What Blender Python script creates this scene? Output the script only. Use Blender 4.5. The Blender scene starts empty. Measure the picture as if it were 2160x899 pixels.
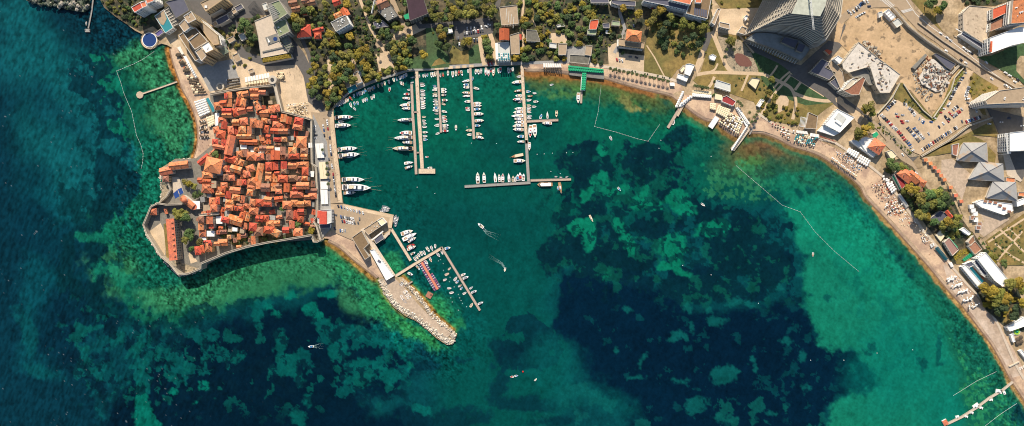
import bpy, bmesh, math, random
import numpy as np
from mathutils import Vector, Matrix
random.seed(7)
rnd = random.Random(11)
S = 0.6; D = 700.0; PI = math.pi
scene = bpy.context.scene
COL = scene.collection
def W(px, py, z=0.0):
    """a point of the survey picture, taken at height z, as a place in the world (metres)"""
    k = S * (D - z) / D
    return ((px - 1080) * k, (449.5 - py) * k, z)
def Zf(x0, y0, sc):
    return lambda x, y: (x0 + x / sc, y0 + y / sc)
def lin(c):
    return tuple(((v/255)/12.92 if v/255 <= 0.04045 else ((v/255+0.055)/1.055)**2.4) for v in c)
# ------------------------------------------------------------------ materials
MATS = {}
def mat(name, rgb, rough=0.8, var=0.0, scale=0.2, rgb2=None, scale2=None, metallic=0.0, spec=0.3, bump=0.0, bscale=1.0, spot=None, obj=False, randv=0.0, attr=None):
    """procedural surface: base colour (linear albedo) mottled by noise at two scales"""
    if name in MATS: return MATS[name]
    m = bpy.data.materials.new(name); m.use_nodes = True
    nt = m.node_tree; n = nt.nodes; l = nt.links
    b = n['Principled BSDF']; b.inputs['Roughness'].default_value = rough
    b.inputs['Metallic'].default_value = metallic
    b.inputs['Specular IOR Level'].default_value = spec
    c = (*rgb, 1)
    b.inputs['Base Color'].default_value = c
    if var > 0 or rgb2 or bump or spot or randv or attr:
        tc = n.new('ShaderNodeTexCoord' if obj else 'ShaderNodeNewGeometry')
        src = tc.outputs['Object'] if obj else tc.outputs['Position']
        base = None
        if attr:
            a = n.new('ShaderNodeAttribute'); a.attribute_name = attr; base = a.outputs['Color']
        if rgb2:
            t = n.new('ShaderNodeTexNoise'); t.inputs['Scale'].default_value = scale2 or scale
            t.inputs['Detail'].default_value = 4; t.inputs['Roughness'].default_value = 0.6
            l.new(src, t.inputs['Vector'])
            r = n.new('ShaderNodeValToRGB'); r.color_ramp.elements[0].position = 0.42; r.color_ramp.elements[1].position = 0.58
            r.color_ramp.elements[0].color = c; r.color_ramp.elements[1].color = (*rgb2, 1)
            l.new(t.outputs['Fac'], r.inputs['Fac']); base = r.outputs['Color']
        if spot:
            t = n.new('ShaderNodeTexNoise'); t.inputs['Scale'].default_value = spot[1]; t.inputs['Detail'].default_value = 3
            l.new(src, t.inputs['Vector'])
            r = n.new('ShaderNodeValToRGB'); r.color_ramp.elements[0].position = spot[2]; r.color_ramp.elements[1].position = spot[2]+0.06
            r.color_ramp.elements[0].color = (0,0,0,1); r.color_ramp.elements[1].color = (1,1,1,1)
            l.new(t.outputs['Fac'], r.inputs['Fac'])
            mx = n.new('ShaderNodeMix'); mx.data_type = 'RGBA'; l.new(r.outputs['Color'], mx.inputs[0])
            if base: l.new(base, mx.inputs[6])
            else: mx.inputs[6].default_value = c
            mx.inputs[7].default_value = (*spot[0], 1); base = mx.outputs[2]
        h = n.new('ShaderNodeHueSaturation')
        if base: l.new(base, h.inputs['Color'])
        else: h.inputs['Color'].default_value = c
        val = None
        if var:
            t = n.new('ShaderNodeTexNoise'); t.inputs['Scale'].default_value = scale
            t.inputs['Detail'].default_value = 5; t.inputs['Roughness'].default_value = 0.65
            l.new(src, t.inputs['Vector'])
            mr = n.new('ShaderNodeMapRange'); mr.inputs[1].default_value = 0.3; mr.inputs[2].default_value = 0.7
            mr.inputs[3].default_value = 1-var; mr.inputs[4].default_value = 1+var
            l.new(t.outputs['Fac'], mr.inputs[0]); val = mr.outputs[0]
        if randv:
            oi = n.new('ShaderNodeObjectInfo'); mr = n.new('ShaderNodeMapRange')
            mr.inputs[3].default_value = 1-randv; mr.inputs[4].default_value = 1+randv
            l.new(oi.outputs['Random'], mr.inputs[0])
            if val:
                mm = n.new('ShaderNodeMath'); mm.operation = 'MULTIPLY'; l.new(val, mm.inputs[0]); l.new(mr.outputs[0], mm.inputs[1]); val = mm.outputs[0]
            else: val = mr.outputs[0]
            mr2 = n.new('ShaderNodeMapRange'); mr2.inputs[3].default_value = 0.5-randv*0.05; mr2.inputs[4].default_value = 0.5+randv*0.05
            fr = n.new('ShaderNodeMath'); fr.operation = 'MULTIPLY'; fr.inputs[1].default_value = 7.31
            f2 = n.new('ShaderNodeMath'); f2.operation = 'FRACT'
            l.new(oi.outputs['Random'], fr.inputs[0]); l.new(fr.outputs[0], f2.inputs[0]); l.new(f2.outputs[0], mr2.inputs[0])
            l.new(mr2.outputs[0], h.inputs['Hue'])
        if val: l.new(val, h.inputs['Value'])
        l.new(h.outputs['Color'], b.inputs['Base Color'])
        if bump:
            t = n.new('ShaderNodeTexNoise'); t.inputs['Scale'].default_value = bscale; t.inputs['Detail'].default_value = 4
            l.new(src, t.inputs['Vector'])
            bp = n.new('ShaderNodeBump'); bp.inputs['Strength'].default_value = bump; bp.inputs['Distance'].default_value = 0.5
            l.new(t.outputs['Fac'], bp.inputs['Height']); l.new(bp.outputs['Normal'], b.inputs['Normal'])
    MATS[name] = m
    return m
M = {}
def dm(key, rgb, **k): M[key] = mat(key, rgb, **k); return M[key]
dm('ground_dirt', (.46,.34,.205), var=.30, scale=.35, rgb2=(.30,.215,.12), scale2=.05)
dm('construction_dirt', (.54,.37,.21), var=.16, scale=.3, rgb2=(.44,.30,.165), scale2=.035, spot=((.24,.17,.10),.12,.60))
dm('sand', (.60,.42,.27), var=.14, scale=.5, rgb2=(.41,.275,.19), scale2=.06)
dm('wet_sand', (.27,.165,.095), var=.22, scale=.3, rough=.5)
dm('pale_sand', (.54,.42,.32), var=.2, scale=.25, rgb2=(.42,.31,.22), scale2=.05)
dm('paving', (.64,.48,.31), var=.12, scale=.6, rgb2=(.52,.39,.25), scale2=.06)
dm('paving_pale', (.55,.45,.34), var=.14, scale=.5)
dm('paving_grey', (.29,.28,.26), var=.16, scale=.4)
dm('quay_stone', (.48,.37,.26), var=.25, scale=.7)
dm('asphalt', (.115,.105,.095), var=.15, scale=.3)
dm('asphalt_worn', (.38,.28,.18), var=.10, scale=.25)
dm('lot_gravel', (.56,.41,.26), var=.16, scale=.2, rgb2=(.47,.34,.21), scale2=.04)
dm('lawn_dry', (.24,.165,.05), var=.35, scale=.25, rgb2=(.15,.125,.035), scale2=.03)
dm('lawn_green', (.05,.10,.035), var=.4, scale=.3, rgb2=(.05,.085,.03), scale2=.04)
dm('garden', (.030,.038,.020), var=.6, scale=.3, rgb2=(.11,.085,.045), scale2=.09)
dm('rock_ground', (.33,.26,.17), var=.5, scale=.5, spot=((.10,.10,.07),.2,.58))
dm('old_town_ground', (.20,.18,.145), var=.25, scale=.3)  # dark tone stands in for shade in the narrow streets
dm('white_line', (.75,.75,.72))
dm('path_tan', (.56,.41,.255), var=.12, scale=.4)
# ------------------------------------------------------------------ object helpers
def link(o, parent=None):
    COL.objects.link(o)
    if parent: o.parent = parent
    return o
def mesh(name, verts, faces, mats, idx=None, smooth=False):
    me = bpy.data.meshes.new(name); me.from_pydata([tuple(v) for v in verts], [], faces)
    for m in (mats if isinstance(mats, (list, tuple)) else [mats]): me.materials.append(M[m] if isinstance(m, str) else m)
    if idx: me.polygons.foreach_set('material_index', idx)
    if smooth: me.polygons.foreach_set('use_smooth', [True]*len(me.polygons))
    me.update(); return me
def obj(name, me, parent=None, loc=(0,0,0), rz=0, sc=None):
    o = bpy.data.objects.new(name, me); o.location = loc; o.rotation_euler = (0,0,rz)
    if sc: o.scale = sc
    return link(o, parent)
def tri_fill(pts):
    """triangulate a simple 2D polygon"""
    from mathutils.geometry import tessellate_polygon
    return [tuple(t) for t in tessellate_polygon([[Vector((p[0],p[1],0)) for p in pts]])]
class MB:
    """collects shapes into one mesh"""
    def __init__(s): s.v=[]; s.f=[]; s.i=[]
    def add(s, vs, fs, mi=0):
        b=len(s.v); s.v += [tuple(v) for v in vs]; s.f += [tuple(b+k for k in f) for f in fs]; s.i += [mi]*len(fs); return s
    def prism(s, pts, z0, z1, mi=0, top=True, bottom=False, mtop=None):
        """vertical prism over polygon pts (world xy, counter-clockwise or not)"""
        a = sum(pts[i][0]*pts[(i+1)%len(pts)][1]-pts[(i+1)%len(pts)][0]*pts[i][1] for i in range(len(pts)))
        if a < 0: pts = list(pts)[::-1]
        n=len(pts); vs=[(p[0],p[1],z0) for p in pts]+[(p[0],p[1],z1) for p in pts]
        fs=[(i,(i+1)%n,n+(i+1)%n,n+i) for i in range(n)]
        s.add(vs, fs, mi)
        t = tri_fill(pts) if n>4 else [tuple(range(n))]
        def ori(f): 
            p=[pts[k] for k in f]; ar=sum(p[i][0]*p[(i+1)%len(p)][1]-p[(i+1)%len(p)][0]*p[i][1] for i in range(len(p)))
            return f if ar>0 else f[::-1]
        t=[ori(f) for f in t]
        if top: s.add([(p[0],p[1],z1) for p in pts], t, mi if mtop is None else mtop)
        if bottom: s.add([(p[0],p[1],z0) for p in pts], [f[::-1] for f in t], mi)
        return s
    def box(s, cx, cy, z0, lx, ly, h, rz=0, mi=0, mtop=None):
        c,q=math.cos(rz),math.sin(rz)
        pts=[(cx+x*c-y*q, cy+x*q+y*c) for x,y in ((-lx/2,-ly/2),(lx/2,-ly/2),(lx/2,ly/2),(-lx/2,ly/2))]
        return s.prism(pts, z0, z0+h, mi, mtop=mtop, bottom=True)
    def cyl(s, cx, cy, z0, r, h, n=12, mi=0, r2=None, mtop=None):
        r2 = r if r2 is None else r2
        vs=[(cx+r*math.cos(2*PI*k/n),cy+r*math.sin(2*PI*k/n),z0) for k in range(n)]
        if r2 < 1e-4:
            vs.append((cx,cy,z0+h)); fs=[(k,(k+1)%n,n) for k in range(n)]; s.add(vs,fs,mi)
        else:
            vs+=[(cx+r2*math.cos(2*PI*k/n),cy+r2*math.sin(2*PI*k/n),z0+h) for k in range(n)]
            s.add(vs,[(k,(k+1)%n,n+(k+1)%n,n+k) for k in range(n)],mi)
            s.add(vs[n:],[tuple(range(n))],mi if mtop is None else mtop)
        return s
    def bar(s, a, b, w, h=None, mi=0):
        """square bar from a to b"""
        a=Vector(a); b=Vector(b); d=(b-a); L=d.length
        if L<1e-5: return s
        d/=L; u=Vector((0,0,1)).cross(d)
        if u.length<1e-3: u=Vector((1,0,0))
        u.normalize(); v=d.cross(u); h=h or w
        o=[u*w/2+v*h/2, -u*w/2+v*h/2, -u*w/2-v*h/2, u*w/2-v*h/2]
        vs=[a+k for k in o]+[b+k for k in o]
        s.add(vs,[(0,1,5,4),(1,2,6,5),(2,3,7,6),(3,0,4,7),(3,2,1,0),(4,5,6,7)],mi); return s
    def me(s, name, mats, smooth=False): return mesh(name, s.v, s.f, mats, s.i, smooth)
    def build(s, name, mats, parent=None, **k): return obj(name, s.me(name, mats), parent, **k)
REG = []
def tag(o, label, cat, group=None, kind=None):
    o['label']=label; o['category']=cat
    if group: o['group']=group
    if kind: o['kind']=kind
    return o
def reg(o, adj, noun, zone, cat, group=None, axis='x', pos=None):
    """remember a thing; its label is put together at the end from its look and its place in its row"""
    p = pos or (o.location.x, o.location.y)
    REG.append((o, adj, noun, zone, cat, group, axis, p)); return o
def empty(name, loc, rz=0, sc=None):
    o=bpy.data.objects.new(name,None); o.location=loc; o.rotation_euler=(0,0,rz); o.empty_display_size=.5
    if sc: o.scale=sc
    return link(o)
def copy_tree(o, parent=None):
    c=o.copy(); COL.objects.link(c); c.parent=parent
    for ch in KIDS.get(o.name, []): copy_tree_k(ch, c)
    return c
KIDS={}
def copy_tree_k(o,parent):
    c=o.copy(); COL.objects.link(c); c.parent=parent
    for ch in KIDS.get(o.name, []): copy_tree_k(ch, c)
    return c
class Proto:
    """a thing described as meshes: parts = [(name, mesh, loc, rz, subparts)]"""
    def __init__(s, name, parts, root=None): s.name=name; s.parts=parts; s.root=root
    def place(s, loc, rz=0, sc=None):
        if s.root is not None: r=obj(s.name, s.root, None, loc, rz, sc)
        else: r=empty(s.name, loc, rz, sc)
        def rec(ps, par):
            for p in ps:
                o=bpy.data.objects.new(p[0], p[1]); o.location=p[2] if len(p)>2 else (0,0,0)
                if len(p)>3: o.rotation_euler=(0,0,p[3])
                link(o,par)
                if len(p)>4: rec(p[4], o)
        rec(s.parts, r); return r
ZL=[0]; EXC=[]; HARD={'footpath','bare_ground','street','main_road','coast_road','avenue','plaza','square','promenade','quay_street','car_park','gravel_car_park','building_plot','terrace','forecourt','turning_place','hotel_forecourt','driveway','yard','play_area','beach','old_town_ground'}
def sheet(name, pts, m, z=1.5, kind='structure', layer=None, zt=None):
    """thin ground sheet over polygon in picture points; each new sheet lies 1.5 cm above the last"""
    ZL[0]+=1
    zz = z + 0.02 + 0.0045*(ZL[0] if layer is None else layer)
    w=[W(x,y,zz) for x,y in pts]
    if name in HARD: EXC.append([(p[0],p[1]) for p in w])
    f=tri_fill(w)
    def ori(f):
        a,b,c=(w[k] for k in f); return f if (b[0]-a[0])*(c[1]-a[1])-(b[1]-a[1])*(c[0]-a[0])>0 else f[::-1]
    f=[ori(t) for t in f]
    cx=sum(p[0] for p in w)/len(w); cy=sum(p[1] for p in w)/len(w)
    me=mesh(name,[(p[0]-cx,p[1]-cy,0) for p in w],f,m)
    o=obj(name,me,None,(cx,cy,zz)); o['kind']=kind
    return o
def ribbon(name, pts, wid, m, z=1.5, kind='structure', close=False):
    """road or path: a strip of constant width (px) along a line of picture points"""
    n=len(pts); L=[];R=[]
    for i in range(n):
        a=pts[max(0,i-1)]; b=pts[min(n-1,i+1)]
        dx,dy=b[0]-a[0],b[1]-a[1]; q=math.hypot(dx,dy) or 1; ww = wid[i] if isinstance(wid,(list,tuple)) else wid
        L.append((pts[i][0]-dy/q*ww/2, pts[i][1]+dx/q*ww/2)); R.append((pts[i][0]+dy/q*ww/2, pts[i][1]-dx/q*ww/2))
    return sheet(name, L+R[::-1], m, z, kind)
def smooth_line(pts, n=4):
    out=[]
    for i in range(len(pts)-1):
        p0=pts[max(0,i-1)];p1=pts[i];p2=pts[i+1];p3=pts[min(len(pts)-1,i+2)]
        for k in range(n):
            t=k/n
            out.append(tuple(0.5*((2*p1[j])+(-p0[j]+p2[j])*t+(2*p0[j]-5*p1[j]+4*p2[j]-p3[j])*t*t+(-p0[j]+3*p1[j]-3*p2[j]+p3[j])*t**3) for j in (0,1)))
    out.append(pts[-1]); return out
# ------------------------------------------------------------------ numpy noise
def vnoise(x,y,seed):
    r=np.random.RandomState(seed); g=r.rand(256,256)
    xi=np.floor(x).astype(int); yi=np.floor(y).astype(int); fx=x-xi; fy=y-yi
    fx=fx*fx*(3-2*fx); fy=fy*fy*(3-2*fy)
    a=g[xi%256,yi%256]; b=g[(xi+1)%256,yi%256]; c=g[xi%256,(yi+1)%256]; d=g[(xi+1)%256,(yi+1)%256]
    return (a*(1-fx)+b*fx)*(1-fy)+(c*(1-fx)+d*fx)*fy
def fbm(x,y,sc,seed,octv=4):
    v=0;a=.5;t=0
    for k in range(octv):
        v=v+a*vnoise(x/sc+17.3*k,y/sc+5.7*k,seed+k); t+=a; a*=.55; sc/=2.03
    return v/t
def sstep(a,b,x):
    t=np.clip((x-a)/(b-a),0,1); return t*t*(3-2*t)
# ------------------------------------------------------------------ coast
def conv(f,l): return [f(x,y) for x,y in l]
B='b';Q='q';R_='r'
COAST=[ # (kind of edge that starts here, points)
 (R_,[(208,-8),(220,16),(242,34),(269,52),(285,65),(300,72),(322,100),(340,92),(352,95)]),
 (B,[(355,104),(362,133),(369,153),(376,173),(380,186),(387,200),(397,217),(406,239),(412,261),(414.6,285),(413,310),(406,332)]),
 (R_,[(370,335),(358,343),(337.5,356),(338,367),(344,376),(341,388),(342,400),(351,412),(336,427),(319,435),(302,473),(309,495),(318,508),(326.5,520),(339,541.5),(358,557),(366,566),(377,581),(397,578),(424,568),(451,542),(476,534),(520,521),(560,513),(590,507),(623,502),(656,497),(662,511),(676,507),(684,503)]),
 (B,[(690,512),(715,526),(741,549),(764,567),(793,590)]),
 (R_,[(799,594),(811,621),(830,648),(855,667),(877,677),(899,694),(921,714),(943,728),(953,726),(960,716),(964,706),(953,697),(936,682),(921,670),(909,657),(897,639),(884,623),(873,611),(862,599),(850,586),(833,584)]),
 (Q,[(832,582),(789,512),(822,495),(825,483),(831,453.5),(724,430),(717,368),(711,320),(706,270),(703,229),(736,198),(784,176),(860,151),(875,150),(900,149),(1021,140),(1100,137)]),
 (B,[(1106,152),(1125,154),(1144,153),(1165,155),(1187,158),(1215,162),(1245,165),(1274,169),(1307,179),(1351,191),(1395,201),(1414,206),(1424,213),(1436,222),(1446,230),(1461,242),(1486,257),(1510,262),(1527,277),(1547,290),(1562,290)]),
 (B,[(1580,284),(1608,285),(1640,297),(1669,312),(1699,321),(1725,331),(1749,345),(1776,366),(1797,382),(1813,398),(1821,416),(1836,433),(1856,453),(1885,485),(1914,517),(1954,562),(1996,613),(2028,648),(2061,692),(2087,726.5),(2107,761),(2128,801),(2145,827),(2166,858),(2200,905)])]
def inset(pts,n):
    out=[]
    for i in range(len(pts)):
        a=pts[max(0,i-1)]; b=pts[min(len(pts)-1,i+1)]; dx,dy=b[0]-a[0],b[1]-a[1]; q=math.hypot(dx,dy)
        out.append((pts[i][0]+dy/q*n, pts[i][1]-dx/q*n))
    return out
coast_line=[]; land=[]; beach_strips=[]
for kd,pts in COAST:
    if kd==B:
        p=smooth_line(pts,3); q=inset(p,9); coast_line+=p; land+=q; beach_strips.append((p,q))
    else:
        coast_line+=pts; land+=pts
land_poly = land+[(2300,1080),(2700,1500),(6000,3200),(6000,-3800),(-1800,-3800),(-700,-900),(-60,-150),(40,-60),(205,-40)]
beachpts=[p for kd,pts in COAST if kd==B for p in pts]
# the sea floor seen through clear water: one sheet, its colour map made from depth, sand, seagrass, painted shade and glint
gx=np.concatenate([[-6000,-2500,-900,-300,-120],np.arange(-20,2182,2.0),[2300,2600,3500,6000]])
gy=np.concatenate([[-4000,-1500,-400,-100],np.arange(-14,916,2.0),[1000,1200,1800,3500,7000]])
GX,GY=np.meshgrid(gx,gy); NX=len(gx); NY=len(gy)
def seg_dist(line,X,Y):
    d=np.full(X.shape,1e9)
    for a,b in zip(line[:-1],line[1:]):
        vx,vy=b[0]-a[0],b[1]-a[1]; q=vx*vx+vy*vy or 1
        t=np.clip(((X-a[0])*vx+(Y-a[1])*vy)/q,0,1)
        d=np.minimum(d,(X-a[0]-t*vx)**2+(Y-a[1]-t*vy)**2)
    return np.sqrt(d)
def poly_sd(poly,X,Y):
    """signed distance, positive inside"""
    d=seg_dist(poly+[poly[0]],X,Y); ins=np.zeros(X.shape,bool)
    for a,b in zip(poly,poly[1:]+[poly[0]]):
        if a[1]==b[1]: continue
        c=((a[1]>Y)!=(b[1]>Y))&(X<(b[0]-a[0])*(Y-a[1])/(b[1]-a[1])+a[0]); ins^=c
    return np.where(ins,d,-d)
def ell_sd(X,Y,e):
    cx,cy,rx,ry=e[:4]; a=math.radians(e[4] if len(e)>4 else 0); c,s=math.cos(a),math.sin(a)
    u=((X-cx)*c+(Y-cy)*s)/rx; v=(-(X-cx)*s+(Y-cy)*c)/ry
    return (1-np.sqrt(u*u+v*v))*min(rx,ry)
nA=fbm(GX,GY,60,1,5)-.5; nB=fbm(GX,GY,60,31,5)-.5; nf=fbm(GX,GY,9,61,3)-.5; ng=fbm(GX,GY,9,91,3)-.5
n20=fbm(GX,GY,26,121,5)-.5; n7=fbm(GX,GY,7,131,3)-.5
speck=fbm(GX,GY,3.2,151,2)-.5; big=fbm(GX,GY,170,171,3)-.5
def warp(a,b): return GX+nA*a*2+nf*b*2, GY+nB*a*2+ng*b*2
sea=np.zeros(GX.shape+(3,)); sea[:]=lin((4,64,72))
def mixc(m,col,op=1.0):
    global sea
    m=(np.clip(m,0,1)*op)[...,None]; sea=sea*(1-m)+np.array(lin(col))*m
def blobs(col,es,soft=6,wa=22,wb=5,op=1.0,rag=0):
    X,Y=warp(wa,wb); m=np.full(GX.shape,-1e9)
    for e in es: m=np.maximum(m, ell_sd(X,Y,e) if not isinstance(e[0],tuple) else poly_sd(list(e),X,Y))
    ra=min(1.0,soft/5)
    if soft<14: soft=soft*.85
    m=m+n20*(26*ra)+n7*(13*ra)
    mixc(sstep(-soft,soft,m),col,op); return m
# open sea to the west
blobs((4,50,66),[((-6000,-300),(40,-300),(60,120),(20,260),(60,420),(150,600),(240,760),(260,899),(260,7000),(-6000,7000))],soft=60,wa=40)
blobs((10,92,100),[(40,120,60,80,60),(40,30,60,60),(150,170,150,80,35),(240,190,80,60,30),(210,250,110,110,40),(120,330,75,40,50),(190,420,70,100,-10),(150,330,60,130,-25)],soft=38,wa=40,op=.8)
blobs((4,56,72),[(120,240,22,80,-55),(90,215,30,50,-30),(80,400,40,60,-20)],soft=26,wa=20,op=.6)
blobs((5,80,92),[(110,470,60,80,-30),(95,560,50,70,0),(75,640,34,60,-15),(60,745,25,30,0),(95,770,26,40,-40)],soft=16,wa=18,op=.6)
blobs((3,42,58),[(205,40,110,70,10),(270,60,60,40,0)],soft=22,wa=30,op=.8)  # cast shadow of the cliff, painted into the water colour
blobs((3,42,60),[(90,480,50,70,-30),(150,520,70,60,20),(240,560,50,90,10),(120,700,50,70,0),(180,640,70,50,0)],soft=18,wa=30,op=.75)
# harbour and bay greens
blobs((3,78,70),[((690,120),(1300,120),(1500,240),(1560,330),(1500,420),(1240,470),(1150,560),(960,660),(880,600),(700,440))],soft=50,wa=30)
blobs((3,72,70),[((720,430),(1180,430),(1170,560),(1140,640),(1200,720),(1180,899),(1190,1400),(900,1400),(920,760),(960,640),(860,560))],soft=45,wa=24)
blobs((3,60,60),[(950,470,150,50,0),(1060,300,60,40,0),(960,390,130,22,0)],soft=30,wa=20,op=.4)
blobs((5,96,76),[(800,250,60,60),(940,240,60,90),(1060,200,60,60),(1180,190,70,60),(1330,260,130,60,15),(1240,230,60,70)],soft=30,wa=24,op=.6)
# the deep south: navy with the dark meadow
blobs((2,30,48),[((230,1500),(230,899),(300,760),(420,700),(480,690),(640,640),(700,600),(730,600),(760,650),(850,700),(870,760),(850,830),(760,820),(790,870),(900,870),(880,1500))],soft=14,wa=34,wb=4)
blobs((2,30,50),[((1190,575),(1257,562),(1298,600),(1398,610),(1440,640),(1470,650),(1572,655),(1662,622),(1707,661),(1722,719),(1762,740),(1800,745),(1850,785),(1852,818),(1790,832),(1742,850),(1730,899),(1720,1600),(1480,1600),(1330,899),(1230,790),(1200,740),(1165,690),(1172,630))],soft=9,wa=20,wb=6)
blobs((2,26,46),[(1500,730,220,80),(1560,820,150,60)],soft=50,wa=30,op=.7)
# turquoise sand to the east
blobs((14,112,92),[((1640,400),(1720,385),(1820,450),(1900,560),(2010,660),(2060,800),(2060,1500),(1735,1500),(1742,899),(1760,850),(1800,836),(1855,820),(1852,785),(1800,745),(1755,738),(1722,715),(1712,662),(1690,640),(1690,600),(1695,540),(1680,470))],soft=10,wa=14,wb=5)
blobs((3,106,96),[(1900,780,90,110,10),(1990,860,70,60)],soft=60,wa=30,op=.6)
blobs((10,132,106),[(1760,470,90,70,40),(1830,560,80,40,40),(1700,430,40,30)],soft=30,wa=20,op=.55)
# belt of darker weed along the east beach
blobs((14,92,74),[((1850,440),(1905,470),(1960,540),(2010,600),(2060,660),(2120,760),(2170,850),(2170,1300),(2030,1300),(2035,860),(2012,760),(1990,690),(1930,600),(1880,520),(1840,460))],soft=10,wa=12,wb=6,op=.9)
blobs((6,84,70),[((1560,300),(1600,296),(1690,330),(1780,390),(1800,440),(1700,400),(1650,410),(1600,420),(1540,420),(1480,400),(1500,330))],soft=30,wa=20,op=.7)
# meadow of the middle bay: dark mottled clumps
clump=fbm(GX+nf*10,GY+ng*10,34,201,5)
def mottled(col,reg,th,soft=.02,op=1,fade=25,nz=None):
    X,Y=warp(20,5); m=np.full(GX.shape,-1e9)
    for e in reg: m=np.maximum(m, ell_sd(X,Y,e) if not isinstance(e[0],tuple) else poly_sd(list(e),X,Y))
    w=sstep(-fade,fade,m); nz=clump if nz is None else nz
    mixc(sstep(-soft,soft,nz-(1-w)*.5-th),col,op)
mottled((3,38,50),[((1180,300),(1300,280),(1440,310),(1500,400),(1560,430),(1680,470),(1700,600),(1560,640),(1300,600),(1150,560),(1150,440),(1200,400))],.545)
mottled((3,36,52),[((1260,520),(1380,470),(1480,480),(1640,430),(1690,560),(1690,640),(1600,650),(1380,620),(1260,600))],.475,op=.9)
blobs((3,38,50),[(1240,345,65,32,15),(1365,350,42,48,10),(1215,500,48,50),(1270,540,80,35),(1330,540,45,32),(1250,450,26,42),(1300,490,24,40),(1390,470,22,30,20),(1360,380,30,22),(1440,290,20,22),(1500,470,20,24),(1560,500,30,42),(1600,480,22,32),(1540,540,50,45),(1620,560,50,50),(1480,610,90,28),(1230,390,14,30),(1170,540,36,40),(1420,300,16,14)],soft=4,wa=22,wb=9,op=.93)
blobs((6,112,88),[(1230,485,26,20),(1240,510,12,24,20),(1415,520,34,22),(1425,535,20,30),(1352,420,14,30,20),(1265,385,26,14),(1295,400,30,16),(1380,430,26,14),(1425,425,26,20),(1445,445,22,12),(1490,490,30,16),(1520,480,14,14),(1320,510,14,34,-20),(1300,470,14,14),(1270,320,10,10),(1240,410,10,14),(1430,570,10,24,-60),(1280,580,8,12),(1400,560,14,12)],soft=4,wa=14,wb=5,op=.9)
cells=fbm(GX+nA*8,GY,11,211,2)
X,Y=warp(14,4); zone=sstep(-10,30,poly_sd([(1240,370),(1460,370),(1540,430),(1540,560),(1330,560),(1240,500)],X,Y))
mixc(sstep(.60,.64,cells)*zone,(3,42,52),.85)
# pale holes in the dark meadow
blobs((8,92,90),[(1510,677,17,15),(1420,707,12,9),(1442,714,6,6),(1500,652,6,10),(1525,793,26,22),(1470,857,24,16),(1660,720,8,8),(1642,740,5,4),(1692,752,6,6),(1640,610,10,6),(1455,650,4,16,-10),(1458,690,5,12,5),(1350,765,4,16,30),(1595,775,6,6),(1550,640,16,8),(1695,815,9,7),(1322,655,7,6),(1298,742,4,4),(1580,640,10,8),(1590,760,5,5),(1343,798,10,4,-10),(1420,800,14,5),(1525,885,20,9),(1630,870,12,6)],soft=4,wa=10,wb=4,op=.62)
mottled((8,86,82),[((1500,840),(1620,820),(1720,800),(1780,840),(1760,920),(1500,920))],.57,op=.6,fade=20)
mottled((8,84,84),[((1150,820),(1240,800),(1300,850),(1380,899),(1380,1000),(1100,1000))],.50,op=.7,fade=20)
mottled((3,40,56),[((1050,690),(1110,650),(1180,720),(1170,780),(1060,800),(1040,740))],.40,op=.8,fade=14)
blobs((3,40,54),[(1045,745,16,36,0),(1052,820,12,30,10),(1110,850,70,18,0),(1085,740,24,24),(905,735,22,18),(900,770,24,12),(985,765,9,7),(960,770,6,6),(940,890,90,24,0),(870,890,30,30),(1230,860,14,22),(1160,890,50,12)],soft=7,wa=18,wb=6,op=.8)
blobs((4,82,82),[(1165,770,60,50),(1190,830,60,30,20),(1290,850,60,25,30),(960,700,30,16)],soft=20,wa=30,wb=6,op=.55)
# south-west: sand windows in dark weed
blobs((4,112,98),[((284,820),(292,800),(306,802),(310,840),(330,880),(345,899),(345,1100),(280,1100),(284,860)),(613,622,12,7,-25),(690,622,22,8),(656,650,18,14),(672,668,10,12,40),(565,650,7,5),(583,665,10,5),(366,829,8,8),(268,838,5,4),(432,815,10,14,35),(412,845,5,12,30)],soft=3,wa=8,wb=4,op=.85)
blobs((4,94,90),[(610,770,20,30,20),(632,800,12,20,-10),(587,725,14,26,10),(630,880,22,12,35),(648,842,10,14,20),(690,690,30,16),(715,740,22,20),(820,790,26,16),(760,800,30,16),(780,700,50,14,10),(820,690,30,30,20),(850,720,30,20),(760,770,40,16,-10),(500,750,16,12),(575,780,6,12),(844,730,10,30,-25),(452,838,6,5),(540,640,28,20,20),(540,670,14,20,-20),(890,860,20,14)],soft=4,wa=18,wb=6,op=.72)
mottled((5,86,86),[((150,680),(330,660),(480,690),(500,780),(440,840),(240,860),(150,800))],.575,op=.8,fade=30)
blobs((5,84,88),[(215,730,30,20),(225,790,26,20,30),(180,740,14,12),(240,700,30,10,-20),(210,850,30,12,60),(60,700,18,60,-12),(85,780,30,16,40)],soft=8,wa=20,wb=6,op=.55)
mottled((4,84,84),[((620,680),(880,690),(880,830),(720,850),(620,760))],.55,op=.7,fade=16)
blobs((6,104,84),[(842,725,5,24,-30)],soft=4,wa=4,wb=3,op=.7)
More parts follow.
